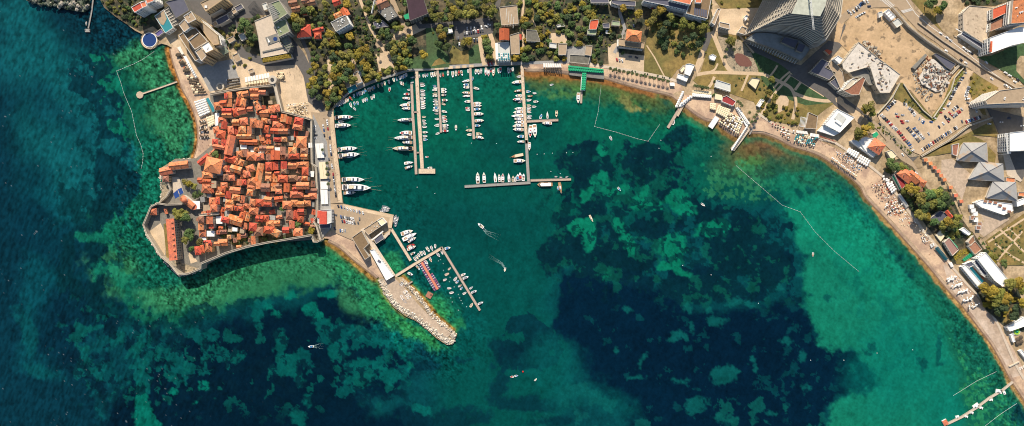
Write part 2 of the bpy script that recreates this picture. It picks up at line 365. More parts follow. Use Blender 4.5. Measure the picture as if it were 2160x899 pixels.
# green shoals with weed round the old town
shore=seg_dist(coast_line,GX,GY)
blobs((12,94,76),[((345,100),(300,98),(270,100),(250,112),(215,110),(200,130),(210,160),(230,180),(250,210),(262,260),(282,300),(290,340),(280,400),(250,420),(180,440),(200,500),(230,540),(240,600),(260,640),(300,680),(400,690),(470,660),(540,630),(640,610),(690,600),(735,590),(750,620),(770,660),(830,680),(900,730),(940,745),(970,730),(960,640),(700,500),(420,500),(420,200))],soft=12,wa=20,wb=8)
blobs((42,122,82),[((340,110),(300,100),(262,104),(246,116),(270,140),(300,180),(310,260),(370,330),(400,310),(415,260),(380,190)),((300,610),(420,590),(560,530),(690,515),(740,570),(690,595),(560,620),(420,660),(330,660)),(220,590,40,20,40),(250,555,50,36,20),(740,630,20,40,-30)],soft=16,wa=24,wb=8,op=.75)
mottled((3,48,60),[((140,110),(250,110),(262,200),(290,330),(290,420),(230,500),(240,620),(160,600),(190,440),(200,330),(190,230),(140,190))],.41,op=.92,fade=16)
mottled((3,46,54),[((130,380),(230,420),(260,560),(230,700),(120,640))],.46,op=.7,fade=30)
mottled((3,52,58),[((240,600),(330,630),(420,640),(560,620),(560,650),(400,700),(250,700),(200,640))],.52,op=.85,fade=14)
mottled((10,120,96),[((190,110),(270,110),(262,160),(285,300),(250,320),(200,200))],.57,op=.7,fade=14)
blobs((14,116,92),[(215,500,26,16),(240,530,18,10,60),(198,577,8,10),(240,560,26,18),(270,590,30,18),(180,500,16,10)],soft=6,wa=20,wb=8,op=.7)
blobs((16,72,66),[(385,575,40,20,0)],soft=10,wa=6,op=.2)
# green skirts of the breakwater and of the inner basin
blobs((30,118,78),[((690,520),(740,560),(800,600),(830,655),(900,700),(945,735),(925,742),(880,712),(820,690),(770,668),(745,610),(700,570),(670,530)),(925,655,22,34,-35),(960,690,12,14),(825,560,22,30,-25),(880,640,20,22,-30)],soft=8,wa=10,wb=6,op=.85)
blobs((40,128,70),[((800,600),(830,655),(900,700),(945,735),(930,738),(880,710),(820,675),(795,620)),(930,660,10,22,-30)],soft=6,wa=8,wb=6,op=.6)
# shallow east bay: brown and olive bottom
blobs((62,90,50),[((1110,150),(1280,166),(1400,205),(1430,230),(1400,240),(1300,215),(1200,196),(1120,190))],soft=14,wa=12,wb=6,op=.8)
blobs((150,104,50),[((1108,150),(1190,158),(1270,166),(1270,172),(1190,172),(1130,172),(1108,165))],soft=6,wa=8,wb=4,op=.85)
blobs((70,122,62),[(1345,220,18,8,20),(1310,205,14,8),(1190,200,30,8),(1240,185,40,10)],soft=8,wa=8,wb=4,op=.7)
blobs((150,140,84),[(1320,212,14,7,20),(1345,226,12,5,20)],soft=5,wa=5,wb=4,op=.6)
blobs((20,86,56),[(1290,200,60,18,10),(1500,280,40,16,25),(1400,250,50,20)],soft=16,wa=16,op=.5)
blobs((128,86,44),[(1610,305,46,20,12),(1580,320,40,24,0),(1640,318,40,14,20)],soft=18,wa=8,wb=4,op=.62)
blobs((46,88,54),[(1590,345,70,26,10),(1690,360,60,22,25),(1540,340,40,30)],soft=26,wa=16,op=.65)
blobs((50,120,66),[(1575,350,14,10),(1590,342,14,8),(1560,365,10,8)],soft=8,wa=8,wb=8,op=.6)
mottled((40,122,84),[((1480,350),(1560,330),(1640,360),(1640,420),(1500,420))],.50,op=.6,fade=16,nz=fbm(GX,GY,6,301,2))
blobs((12,116,88),[(1470,262,20,8,15),(1400,275,8,4),(1480,345,6,5),(1345,500,8,3)],soft=3,wa=5,wb=4,op=.8)
blobs((14,112,88),[(1740,390,40,12,25),(1700,375,30,10),(1660,385,40,16,10)],soft=10,wa=12,wb=6,op=.7)
# weed tufts on the turquoise sand
blobs((3,62,66),[(1708,402,10,9),(1682,408,5,12,-40),(1742,390,8,4),(1840,735,9,8),(1828,746,6,3,30),(1748,627,10,7),(1900,541,6,6),(1705,623,6,5),(1978,740,4,26,5),(1980,770,8,5),(1944,770,10,16),(1770,405,4,4),(1915,500,5,12,-40),(1935,565,8,3,35),(1970,600,3,34,-38),(1655,426,7,5)],soft=3,wa=7,wb=6,op=.75)
mottled((4,92,84),[((1800,540),(1950,700),(2000,800),(1960,860),(1860,780),(1780,640))],.60,op=.5,fade=30)
mottled((6,96,84),[((1700,480),(1880,520),(1980,660),(1900,700),(1760,640),(1700,560))],.62,op=.4,fade=30,nz=fbm(GX,GY,18,401,3))
mottled((40,140,90),[((1990,700),(2120,800),(2160,880),(2160,950),(2040,950),(2020,800))],.55,op=.5,fade=16,nz=fbm(GX,GY,7,411,3))
mottled((3,58,62),[((2000,640),(2060,700),(2100,770),(2060,780),(2000,700))],.60,op=.5,fade=10,nz=fbm(GX,GY,9,421,3))
blobs((4,46,58),[(2165,875,26,20)],soft=6,wa=8,wb=4,op=.9)
# fine ragged clumps over the whole meadow and faint paler patches in the deep
cl2=fbm(GX+nf*14,GY+ng*14,15,601,4); cl3=fbm(GX+nf*10,GY+ng*10,21,621,5)
X,Y=warp(24,6)
zn=sstep(-20,40,poly_sd([(1130,330),(1280,270),(1440,300),(1520,400),(1700,440),(1700,640),(1500,660),(1200,620),(1140,560)],X,Y))
mixc(sstep(.60,.635,cl2)*zn,(3,40,50),.8); mixc(sstep(.60,.66,cl3)*zn,(8,88,74),.5)
zs=sstep(-20,40,poly_sd([(1200,640),(1700,640),(1830,800),(1700,899),(1400,920),(1260,820)],X,Y))
mixc(sstep(.655,.69,cl3)*zs,(5,74,78),.4)
zw=sstep(-30,50,poly_sd([(140,620),(420,680),(640,640),(860,700),(880,860),(560,880),(200,880),(100,760)],X,Y))
mixc(sstep(.53,.585,cl2)*zw,(3,32,48),.8); mixc(sstep(.64,.67,cl3)*zw,(6,92,86),.6)
zl=sstep(-30,40,poly_sd([(130,90),(260,100),(300,340),(290,640),(180,640),(150,400)],X,Y))
mixc(sstep(.585,.62,cl2)*zl,(3,48,58),.7)
ze=sstep(-20,60,poly_sd([(1700,420),(1860,470),(2020,700),(2050,880),(1780,880),(1740,600)],X,Y))
mixc(sstep(.62,.66,cl2)*ze,(6,100,90),.35)
# sand shelving up to each beach, golden in the shallows
bw=np.full(GX.shape,1e9)
for p,q in beach_strips: bw=np.minimum(bw,seg_dist(p,GX,GY))
wav=nf*6+nA*10
def shelf(sel,w1,w2,c1,c2,op=1):
    d=seg_dist(sel,GX,GY)+wav
    mixc(1-sstep(w2*.5,w2,d),c2,op*.8); mixc(1-sstep(w1*.45,w1,d),c1,op)
shelf(beach_strips[0][0],8,18,(150,116,58),(44,98,62),.9)
shelf(beach_strips[1][0],9,16,(128,112,60),(60,108,66))
shelf([(850,586),(873,611),(897,639),(921,670),(953,697)],9,14,(150,118,58),(60,122,66),.8)
shelf([(799,594),(811,621),(830,648),(855,667)],6,12,(110,120,66),(50,120,66),.6)
shelf(beach_strips[2][0][:30],12,26,(134,98,56),(84,96,52),.85)
shelf(beach_strips[2][0][30:],9,20,(120,100,60),(60,96,58),.8)
shelf(beach_strips[3][0][:34],8,20,(112,96,58),(40,108,76),.8)
shelf(beach_strips[3][0][34:],8,16,(150,128,80),(40,104,76),.85)
# fine speckle: gravelly bottom inshore, ripple light and dark painted in the open
near=1-sstep(20,110,shore)
west=1-sstep(430,640,GX)
fr=1-sstep(30,140,shore)
sp=1+(fbm(GX,GY,5,701,2)-.5)*fr*1.5*(.35+.65*west)+speck*(.42+near*1.5*(.4+.6*west))+n7*(.30+.35*near)+n20*.45+nf*.25
ang=(GX*.93+GY*.36)
rip=vnoise(ang/3.2,(-GX*.36+GY*.93)/9,501)-.5
rip2=vnoise((GX*.9+GY*.43)/2.6,(-GX*.43+GY*.9)/7,502)
open_=1-sstep(240,620,GX+n20*80)
sp=sp+rip*.62*open_+rip*.22
sea*=np.clip(sp,.3,2.4)[...,None]
fz=(1-sstep(35,95,shore+n20*60))*np.maximum(1-sstep(940,990,GX),sstep(1950,2020,GX)*.8)*(1-sstep(690,700,GX)*(1-sstep(500,560,GY+nA*30)))
sea=sea*(1+((vnoise(GX/2.5+nf*2,GY/2.5,811)-.5)*1.3+(vnoise(GX/4.4,GY/4.4+ng*3,812)-.5)*.9)*fz)[...,None]
# sun-glint flecks painted into the water colour far out
fl=sstep(.955,.985,rip2)*open_*sstep(.45,.6,fbm(GX,GY,50,511,3))
mixc(fl,(150,185,195),.35)
SEA_GAIN=.90
wf=1-sstep(380,760,GX-GY*.25)
sea=sea*SEA_GAIN*(1-.10*wf)[...,None]*np.array([1.25,.98,.92])
sea[...,2]*=1-.06*wf; sea[...,1]*=1-.07*wf
sea=np.clip(sea,0,1)
verts=np.zeros((NX*NY,3)); verts[:,0]=(GX.ravel()-1080)*S; verts[:,1]=(449.5-GY.ravel())*S
ii=np.arange(NX*NY).reshape(NY,NX)
quads=np.stack([ii[:-1,:-1],ii[1:,:-1],ii[1:,1:],ii[:-1,1:]],-1).reshape(-1,4)
me=bpy.data.meshes.new('sea'); me.vertices.add(NX*NY); me.vertices.foreach_set('co',verts.ravel())
me.loops.add(quads.size); me.loops.foreach_set('vertex_index',quads.ravel().astype(np.int32))
me.polygons.add(len(quads)); me.polygons.foreach_set('loop_start',np.arange(0,quads.size,4,dtype=np.int32))
me.update(); me.validate()
ca=me.color_attributes.new('bottom','FLOAT_COLOR','POINT')
rgba=np.ones((NX*NY,4),np.float32); rgba[:,:3]=sea.reshape(-1,3); ca.data.foreach_set('color',rgba.ravel())
ms=bpy.data.materials.new('sea_water'); ms.use_nodes=True
nn=ms.node_tree.nodes; ll=ms.node_tree.links; b=nn['Principled BSDF']
b.inputs['Roughness'].default_value=.28; b.inputs['IOR'].default_value=1.33; b.inputs['Specular IOR Level'].default_value=.16
at=nn.new('ShaderNodeAttribute'); at.attribute_name='bottom'; ll.new(at.outputs['Color'],b.inputs['Base Color'])
geo=nn.new('ShaderNodeNewGeometry'); mp=nn.new('ShaderNodeMapping'); mp.inputs['Rotation'].default_value=(0,0,math.radians(20)); mp.inputs['Scale'].default_value=(1,.35,1)
ll.new(geo.outputs['Position'],mp.inputs['Vector'])
t1=nn.new('ShaderNodeTexNoise'); t1.inputs['Scale'].default_value=.35; t1.inputs['Detail'].default_value=3; ll.new(mp.outputs[0],t1.inputs['Vector'])
bp=nn.new('ShaderNodeBump'); bp.inputs['Strength'].default_value=.45; bp.inputs['Distance'].default_value=.5
ll.new(t1.outputs['Fac'],bp.inputs['Height']); ll.new(bp.outputs['Normal'],b.inputs['Normal'])
me.materials.append(ms)
o=obj('sea',me); o['kind']='structure'
# ------------------------------------------------------------------ land
w=[W(x,y,1.5) for x,y in land_poly]
mb=MB(); mb.prism([(p[0],p[1]) for p in w],-3,1.5,1,mtop=0)
o=mb.build('ground',['ground_dirt','quay_stone']); o['kind']='structure'
for p,q in beach_strips:
    vs=[];fs=[];idx=[]
    n=len(p)
    for a,c in zip(p,q):
        for t,z in ((0,-.35),(.12,.02),(.45,.55),(1,1.5)):
            vs.append(W(a[0]+(c[0]-a[0])*t,a[1]+(c[1]-a[1])*t,z))
    for i in range(n-1):
        for k in range(3):
            fs.append((4*i+k,4*i+k+4,4*i+k+5,4*i+k+1)); idx.append(0 if k<2 else 1)
    me=mesh('beach_slope',vs,fs,['wet_sand','sand'],idx)
    bm=bmesh.new(); bm.from_mesh(me); bmesh.ops.recalc_face_normals(bm,faces=bm.faces); 
    if sum(f.normal.z for f in bm.faces)<0: bmesh.ops.reverse_faces(bm,faces=bm.faces)
    bm.to_mesh(me); bm.free()
    o=obj('beach_slope',me); o['kind']='structure'
# ------------------------------------------------------------------ ground cover, roads, paths (picture points)
ZB=Zf(180,0,4.494); ZC=Zf(500,0,4.494); ZD=Zf(840,0,4.494); ZE=Zf(1180,0,4.494); ZG=Zf(1500,0,4.494); ZH=Zf(1800,0,4.494)
F0=Zf(280,180,4.086); F1=Zf(440,180,4.086); F3=Zf(280,380,4.086); F4=Zf(440,360,4.086)
G1=Zf(680,120,4.993); G2=Zf(680,240,4.993); G3=Zf(900,130,5.288); G4=Zf(900,280,6.353); G5=Zf(640,400,3.4575); G6=Zf(740,540,4.0875)
H1=Zf(1180,120,4.087); H2=Zf(1600,160,3.747); H3=Zf(1840,140,3.747); J1=Zf(1740,300,3.457); J2=Zf(1860,440,3.457); J3=Zf(1900,640,3.469)
def cs(name,f,pts,m,**k): return sheet(name,[f(*p) for p in pts],m,**k)
OFF=-30
sheet('hillside',[(205,-50),(2500,-50),(2500,700),(2700,1400),(5900,3000),(5900,-3700),(-1700,-3700),(-600,-900),(0,-150),(60,-60)],mat('hillside_scrub',(.06,.075,.03),var=.5,scale=.06,rgb2=(.22,.17,.10),scale2=.02) and 'hillside_scrub') if False else None
M['hillside_scrub']=mat('hillside_scrub',(.06,.075,.03),var=.5,scale=.06,rgb2=(.22,.17,.10),scale2=.02)
sheet('hillside',[(205,-50),(2500,-50),(2500,700),(2700,1400),(5900,3000),(5900,-3700),(-1700,-3700),(-600,-900),(0,-150),(60,-60)],'hillside_scrub')
# beaches
sheet('beach',[(362,98),(371,132),(378,152),(385,172),(395,198),(405,216),(414,239),(420,262),(423,285),(421,312),(414,334),(440,328),(452,318),(455,300),(447,262),(436,235),(446,205),(420,150),(395,112),(372,96)],'sand')
sheet('beach',[(684,500),(696,506),(722,518),(748,542),(771,560),(800,586),(812,582),(768,520),(745,508),(720,490),(700,488)],'sand')
sheet('beach',[(1104,137),(1106,145),(1140,145),(1200,150),(1245,156),(1278,160),(1310,170),(1352,182),(1396,192),(1418,198),(1440,190),(1436,178),(1400,168),(1350,160),(1280,146),(1240,136),(1160,132)],'sand')
sheet('beach',[(1440,200),(1436,214),(1450,222),(1466,234),(1490,249),(1512,254),(1530,268),(1550,281),(1566,282),(1580,262),(1560,228),(1500,206),(1460,200)],'sand')
sheet('beach',[(1582,270),(1584,276),(1610,277),(1643,288),(1672,303),(1704,312),(1731,323),(1756,337),(1783,358),(1805,376),(1822,393),(1830,411),(1845,428),(1863,446),(1894,479),(1922,510),(1961,555),(2003,606),(2036,643),(2069,687),(2094,721),(2115,756),(2136,797),(2153,822),(2175,855),(2230,930),(2240,860),(2165,790),(2140,740),(2110,690),(2070,640),(2040,600),(1995,545),(1950,490),(1905,440),(1880,400),(1855,370),(1800,332),(1720,292),(1640,262),(1610,240),(1590,245)],'sand')
sheet('beach',[(1990,560),(2003,606),(2036,643),(2069,687),(2094,721),(2115,756),(2136,797),(2160,790),(2140,745),(2112,700),(2075,655),(2040,612),(1995,555)],'pale_sand')
# top: hotels, streets and gardens
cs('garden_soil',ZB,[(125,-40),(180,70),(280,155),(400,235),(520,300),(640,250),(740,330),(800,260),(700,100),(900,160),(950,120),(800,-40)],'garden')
cs('street',ZB,[(720,-40),(960,130),(1250,260),(1340,330),(1640,140),(1900,160),(2050,40),(2160,-40)],'asphalt')
cs('promenade',ZB,[(790,400),(880,470),(1160,860),(1210,890),(1260,860),(1060,640),(900,390),(850,360)],'paving')
cs('square',ZB,[(1060,640),(1180,600),(1400,560),(1500,500),(1660,560),(1640,700),(1440,810),(1180,870)],'paving_grey')
cs('square',ZB,[(1380,500),(1500,480),(1640,560),(1900,660),(2000,620),(2080,820),(1960,830),(1500,870),(1440,700)],'paving')
sheet('plaza',[(556,140),(626,136),(637,156),(646,178),(646,200),(655,218),(676,238),(670,250),(658,251),(600,236),(588,195),(580,178),(556,172)],'paving')
sheet('street',[(500,118),(560,140),(626,137),(640,160),(650,215),(680,240),(686,232),(672,200),(664,165),(655,140),(640,110),(600,60),(560,70),(520,40),(500,60)],'asphalt')
sheet('garden_soil',[(500,38),(538,38),(552,120),(520,110),(505,90)],'garden')
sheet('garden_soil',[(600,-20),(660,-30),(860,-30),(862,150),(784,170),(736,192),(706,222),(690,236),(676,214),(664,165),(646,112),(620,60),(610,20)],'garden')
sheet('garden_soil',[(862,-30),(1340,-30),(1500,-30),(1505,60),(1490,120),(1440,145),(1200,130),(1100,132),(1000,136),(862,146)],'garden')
for p in ([(820,60),(836,90),(850,84),(900,60)],[(792,115),(820,108),(832,132),(812,146),(800,150)],[(740,118),(752,116),(768,180),(752,190)],[(690,120),(700,116),(705,210),(694,226)]):
    sheet('bare_ground',p,'paving')
ribbon('footpath',[(756,-10),(782,60),(812,110),(838,160)],6,'path_tan')
ribbon('footpath',[(850,64),(868,62),(890,50)],12,'path_tan')
ribbon('street',[(822,-12),(846,44),(862,70),(845,82),(792,96)],11,'asphalt_worn')
ribbon('street',[(595,-10),(615,28),(628,60),(650,112),(664,165),(672,205),(684,236)],7,'asphalt')
sheet('verge',[(800,62),(846,50),(846,56),(802,68)],'lawn_dry')
# waterfront street along the north quay
sheet('quay_street',[(706,222),(736,192),(784,170),(862,146),(900,141),(1021,133),(1100,130),(1200,127),(1200,134),(1100,136.5),(1021,139.5),(900,148.5),(862,150),(784,175.5),(736,197.5),(704,228)],'paving_grey')
for x in (917,927,946,961,975,990):
    sheet('paved_bay',[(x,137+ (990-x)*.07),(x+9,136.5+(990-x)*.07),(x+9,142+(990-x)*.07),(x,142.5+(990-x)*.07)],'paving')
sheet('lawn',[(860,145),(855,128),(900,112),(898,60),(912,50),(930,100),(948,120),(948,142),(905,145)],'lawn_green')
sheet('lawn',[(910,140),(918,128),(928,122),(942,134),(990,136),(988,106),(972,108),(955,96),(948,112),(952,132)],'lawn_dry')
sheet('lawn',[(990,134),(988,108),(1000,96),(1012,92),(1014,134)],'lawn_green')
ribbon('footpath',[(1012,66),(1014,95),(1018,120),(1024,137)],[10,9,9,13],'path_tan')
ribbon('footpath',[(1030,60),(1040,90),(1044,120),(1050,136)],9,'path_tan')
sheet('car_park',[(955,52),(1040,45),(1040,70),(1008,78),(962,84)],'asphalt')
ribbon('street',[(862,-10),(868,30),(885,56),(960,50),(1030,42),(1050,10),(1056,-20)],10,'asphalt')
ribbon('footpath',[(1106,-10),(1102,30),(1104,80),(1102,130)],5,'path_tan')
ribbon('footpath',[(1120,10),(1124,40),(1130,56)],3,'path_tan')
sheet('lawn',[(1106,0),(1122,0),(1128,40),(1114,44)],'lawn_dry')
sheet('terrace',[(1157,70),(1196,70),(1196,92),(1160,90)],'paving')
# villa gardens and meadow
sheet('terrace',[(1184,98),(1249,98),(1246,136),(1198,134)],'paving_grey')
sheet('forecourt',[(1282,98),(1300,90),(1306,112),(1364,118),(1358,153),(1284,139)],'paving')
ribbon('street',[(1305,-5),(1308,30),(1318,60),(1308,90),(1296,112)],7,'paving_grey')
sheet('meadow',[(1358,150),(1360,100),(1372,50),(1420,40),(1480,50),(1500,60),(1505,75),(1470,130),(1462,148),(1430,146),(1412,170),(1380,163)],'lawn_dry')
ribbon('footpath',[(1364,96),(1380,120),(1392,143),(1404,166)],2.6,'path_tan')
ribbon('promenade',[(1204,131),(1240,136),(1284,142),(1340,151),(1400,163),(1424,170),(1446,178)],[8,8,6,6,6,6,8],'paving_pale')
sheet('street',[(1488,70),(1510,64),(1502,80),(1487,112),(1470,150),(1462,150),(1470,128),(1482,100)],'asphalt')
sheet('street',[(1486,108),(1478,104),(1466,140),(1470,158),(1482,132)],'path_tan')
# park with paths
sheet('park_lawn',[(1478,150),(1500,80),(1560,68),(1600,100),(1640,120),(1700,150),(1760,200),(1770,212),(1742,230),(1702,262),(1660,262),(1612,252),(1590,215),(1520,190),(1480,185),(1462,170)],'lawn_dry')
cs('bare_soil',ZG,[(60,340),(280,380),(380,500),(440,640),(450,700),(200,690),(100,540)],'rock_ground')
cs('park_lawn',ZG,[(380,500),(420,490),(640,600),(720,660),(1060,900),(1300,960),(900,1000),(600,900),(480,760),(450,660)],'lawn_green')
PW=5
for pl,ww in (([(1502,66),(1512,90),(1522,115),(1533,140),(1545,153)],9),([(1470,158),(1490,154),(1520,153),(1600,156),(1618,160),(1648,174),(1668,186),(1677,205),(1678,225),(1672,252)],7),([(1528,118),(1536,105)],4),([(1507,162),(1500,178),(1490,190),(1484,205)],6),([(1578,158),(1570,178),(1564,192)],4.5),([(1498,152),(1508,146),(1514,134)],4),([(1677,190),(1684,180),(1692,170)],5.5),([(1676,197),(1705,208),(1740,213),(1756,212)],7),([(1625,160),(1634,148),(1640,138)],4),([(1632,186),(1650,165),(1668,150)],4),([(1600,250),(1628,205),(1656,172),(1670,155)],5),([(1600,88),(1640,116),(1672,132)],2),([(1666,158),(1700,180),(1738,204)],2),([(1560,75),(1580,100),(1590,112)],4),([(1604,226),(1598,240),(1606,244)],3)):
    ribbon('footpath',smooth_line(pl,4),ww,'path_tan')
cs('play_area',ZG,[(225,520),(245,505),(290,510),(350,545),(385,590),(385,625),(340,635),(270,625),(235,590),(220,550)],mat('play_floor',(.17,.075,.055),var=.12,scale=.6))
M['play_floor']=MATS['play_floor']
cs('avenue',ZG,[(335,390),(400,430),(640,560),(850,620),(1000,640),(1120,800),(1300,960),(1300,1100),(1060,900),(720,660),(640,600),(420,500),(340,420)],'asphalt')
cs('avenue',ZG,[(850,620),(880,640),(930,690),(960,720),(1150,540),(1290,370),(1290,260),(1230,180),(1100,400),(960,520)],'asphalt')
cs('avenue',H2,[(240,-10),(600,210),(610,170),(660,165),(690,210),(830,310),(930,420),(1124,620),(1200,700),(1260,640),(1124,560),(960,400),(900,360),(840,290),(700,190),(560,60),(480,-20)],'asphalt')
cs('turning_place',H2,[(612,205),(608,175),(640,163),(668,185),(680,215),(800,290),(830,330),(800,380),(770,360),(740,310),(660,240)],'path_tan')
cs('round_pool_terrace',H2,[(140,290),(130,240),(145,180),(180,150),(220,160),(240,190),(235,230),(200,270),(165,290)],'path_tan')
# seaside promenade of the east beach
ribbon('promenade',[(1600,240),(1640,268),(1690,285),(1760,300),(1820,338),(1862,372),(1880,394),(1905,430),(1930,462),(1950,490),(1985,530),(2010,565),(2040,600),(2080,640),(2108,690),(2125,730),(2140,765),(2160,800)],[5,5,5,5,5,5,5,6,7,6,5,5,5,5,5,5,5,5],'paving_pale')
# upper right: roads, building plots
sheet('building_plot',[(1786,50),(1800,20),(1880,18),(1905,50),(1960,120),(2020,130),(2030,160),(1990,240),(1960,240),(1920,190),(1880,200),(1860,150),(1790,110),(1770,90)],'construction_dirt')
sheet('bare_ground',[(1780,50),(1790,25),(1860,0),(1800,-30),(1560,-30),(1560,20),(1600,60),(1770,90)],'construction_dirt')
sheet('lawn',[(1485,-30),(1612,-30),(1608,16),(1560,24),(1520,16)],'lawn_dry')
sheet('forecourt',[(1500,20),(1612,16),(1590,76),(1560,76),(1510,66)],'paving')
ribbon('main_road',[(1880,-30),(1910,10),(1945,50),(1985,78),(2040,122),(2090,160),(2160,208),(2240,260)],[36,34,32,31,30,30,30,30],'asphalt_worn')
ribbon('main_road',[(1770,45),(1800,22),(1840,8),(1890,2)],[16,16,17,26],'asphalt_worn')
ribbon('lane_line',[(1908,-6),(1932,30),(1960,54),(2000,82),(2052,122),(2100,158),(2160,198)],.8,'white_line')
for k in range(26):
    t=k/25; x=1925+t*230; y=10+t*176+6*math.sin(t*3)
    ribbon('lane_dash',[(x+7,y-2.6),(x+10,y-.5)],.7,'white_line')
for k in range(9):
    ribbon('crossing_stripe',[(1901+k*2.3,22.5+k*-.6),(1906+k*2.3,27.5-k*.6)],1.0,'white_line')
    ribbon('crossing_stripe',[(1857+k*2.6,1+k*1.9),(1866+k*2.6,-5+k*1.9)],1.0,'white_line')
sheet('verge',[(1918,-20),(1930,20),(1975,55),(2010,85),(2018,60),(2034,10),(2020,-30)],'ground_dirt')
sheet('lawn',[(1922,0),(1948,30),(1980,60),(2002,78),(1990,68),(1974,44),(1975,20),(1950,-10)],'lawn_dry')
sheet('hillside',[(2034,-30),(2036,12),(2100,12),(2160,-10),(2300,-30),(2300,-60)],'garden')
sheet('plot',[(2060,120),(2090,118),(2150,92),(2200,90),(2200,220),(2150,168)],'lawn_green')
sheet('bare_soil',[(2144,130),(2152,118),(2200,118),(2200,180),(2160,168),(2144,150)],'ground_dirt')
# gravel car park
cs('gravel_car_park',H3,[(40,385),(110,340),(180,265),(250,270),(340,330),(480,440),(540,370),(610,290),(700,100),(725,20),(800,40),(760,110),(760,200),(790,260),(870,380),(860,420),(720,470),(380,700),(330,680),(210,600),(60,430)],'lot_gravel')
cs('verge',H3,[(480,415),(540,350),(620,200),(740,10),(700,10),(620,120),(560,280),(470,395)],'lawn_dry')
cs('verge',H3,[(210,130),(240,130),(460,385),(490,425),(430,420),(330,340),(170,250)],'lawn_dry')
cs('verge',H3,[(800,50),(1000,170),(870,280),(905,390),(870,380),(790,260),(765,150)],'lawn_dry')
cs('verge',H3,[(380,715),(950,430),(1000,560),(990,640),(780,540),(560,620),(500,700)],'lawn_dry')
cs('retaining_strip',H3,[(30,480),(60,430),(330,690),(380,710),(300,720)],'rock_ground')
ribbon('coast_road',[H3(*p) for p in ((0,440),(60,500),(180,640),(300,760),(380,880),(440,960))],[9,9,10,11,10,9],'asphalt_worn')
ribbon('coast_road',[J1(*p) for p in ((440,0),(560,110),(680,230),(740,330),(900,420),(1000,560),(1080,640),(1160,760),(1250,860),(1300,940))],[9,10,10,8,8,7,6,6,5,5],'asphalt_worn')
cs('hotel_forecourt',H3,[(900,330),(1199,400),(1199,620),(1130,899),(1040,620),(960,440)],'asphalt')
cs('dirt_plot',J1,[(690,110),(930,90),(1010,0),(1190,0),(1290,0),(1330,230),(1420,300),(1452,480),(1150,700),(1050,640),(960,420),(860,250)],'ground_dirt')
cs('dirt_plot',J1,[(850,130),(930,120),(1060,230),(1000,420),(940,330),(850,240)],mat('pale_dirt',(.46,.35,.25),var=.25,scale=.3)); M['pale_dirt']=MATS['pale_dirt']
cs('lawn',J1,[(740,110),(900,80),(920,20),(830,70)],'lawn_dry')
cs('lawn',J1,[(1190,30),(1250,90),(1240,150),(1190,140)],'lawn_dry')
cs('yard',J1,[(1110,470),(1290,540),(1350,560),(1160,690),(1100,640),(1160,580)],'pale_dirt')
cs('driveway',J1,[(1270,0),(1350,240),(1430,290),(1452,250),(1452,0)],'asphalt')
cs('driveway',J1,[(1280,0),(1310,0),(1400,230),(1440,280),(1425,290),(1330,240)],'paving_pale')
cs('park_ground',J1,[(1170,720),(1452,520),(1452,899),(1300,899),(1250,860)],'lawn_dry')
for p,w_ in (([(1190,730),(1330,640),(1452,560)],4),([(1240,740),(1360,830),(1452,880)],4),([(1280,640),(1370,720),(1452,800)],4),([(1330,620),(1420,700)],3),([(1250,870),(1330,780),(1440,650)],4)):
    ribbon('garden_path',[J1(*q) for q in p],w_,'path_tan')
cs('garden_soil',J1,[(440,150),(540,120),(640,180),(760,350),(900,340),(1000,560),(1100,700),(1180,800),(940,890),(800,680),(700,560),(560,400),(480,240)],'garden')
cs('lawn',J1,[(940,820),(1010,780),(1080,800),(1010,890),(960,890)],'lawn_dry')
cs('garden_soil',J2,[(690,600),(980,560),(1037,700),(1037,899),(900,860),(760,740)],'garden')
cs('bare_soil',J2,[(880,830),(940,720),(985,790),(940,850)],'lawn_dry')
# marina quay and its road
sheet('quay_street',[(655,236),(672,238),(703,232),(706,270),(711,320),(717,368),(723,428),(690,430),(680,300),(662,270)],'asphalt_worn')
sheet('promenade',[(694,236),(702.5,232),(705.5,270),(710.5,320),(716.5,368),(722,428),(714,426),(708,368),(702,320),(697,270)],'paving')
sheet('car_park',[(690,430),(724,431),(830,455),(825,482),(800,468),(770,486),(746,508),(700,488),(690,470)],'asphalt_worn')
sheet('quay_apron',[(724,431),(830,454.5),(826,482),(818,480),(822,459),(724,438)],'paving')
sheet('quay_street',[(660,240),(690,300),(700,480),(682,500),(676,506),(668,470),(668,360),(657,300)],'paving_grey')
sheet('quay_apron',[(760,485),(768,480),(834,580),(826,586),(820,578)],'paving_pale')
sheet('breakwater_track',[(804,592),(832,586),(856,610),(880,640),(908,668),(942,694),(952,704),(944,712),(920,700),(880,668),(840,640),(815,620)],'pale_dirt')
# the old town
sheet('old_town_ground',[(443,200),(577,180),(593,234),(653,251),(657,337),(668,380),(668,458),(674,505),(560,513),(476,534),(424,568),(378,580),(358,557),(339,541),(302,473),(319,435),(336,427),(345,400),(338,360),(370,336),(414,334),(455,300),(447,262)],'old_town_ground')
cs('fort_yard',F3,[(120,460),(240,370),(290,480),(280,650),(250,640),(200,560)],'paving')
cs('fort_yard',F3,[(335,-30),(400,-20),(440,110),(350,130)],'paving_pale')
cs('fort_yard',F3,[(490,620),(560,700),(500,720),(480,650)],'paving')
cs('fort_yard',F3,[(350,690),(590,770),(480,810),(400,820)],'rock_ground')
cs('cliff_rock',F3,[(245,20),(330,20),(340,80),(290,140),(235,195),(250,100)],'rock_ground')
cs('grass_bank',F3,[(265,380),(290,370),(325,670),(290,670)],'lawn_dry')
cs('garden_soil',F4,[(60,480),(320,460),(380,520),(340,640),(230,660),(80,560)],'garden')
cs('garden_soil',F4,[(400,540),(620,560),(830,500),(940,545),(620,610),(420,640)],'garden')
cs('garden_soil',F1,[(440,110),(560,60),(590,160),(480,200)],'garden')
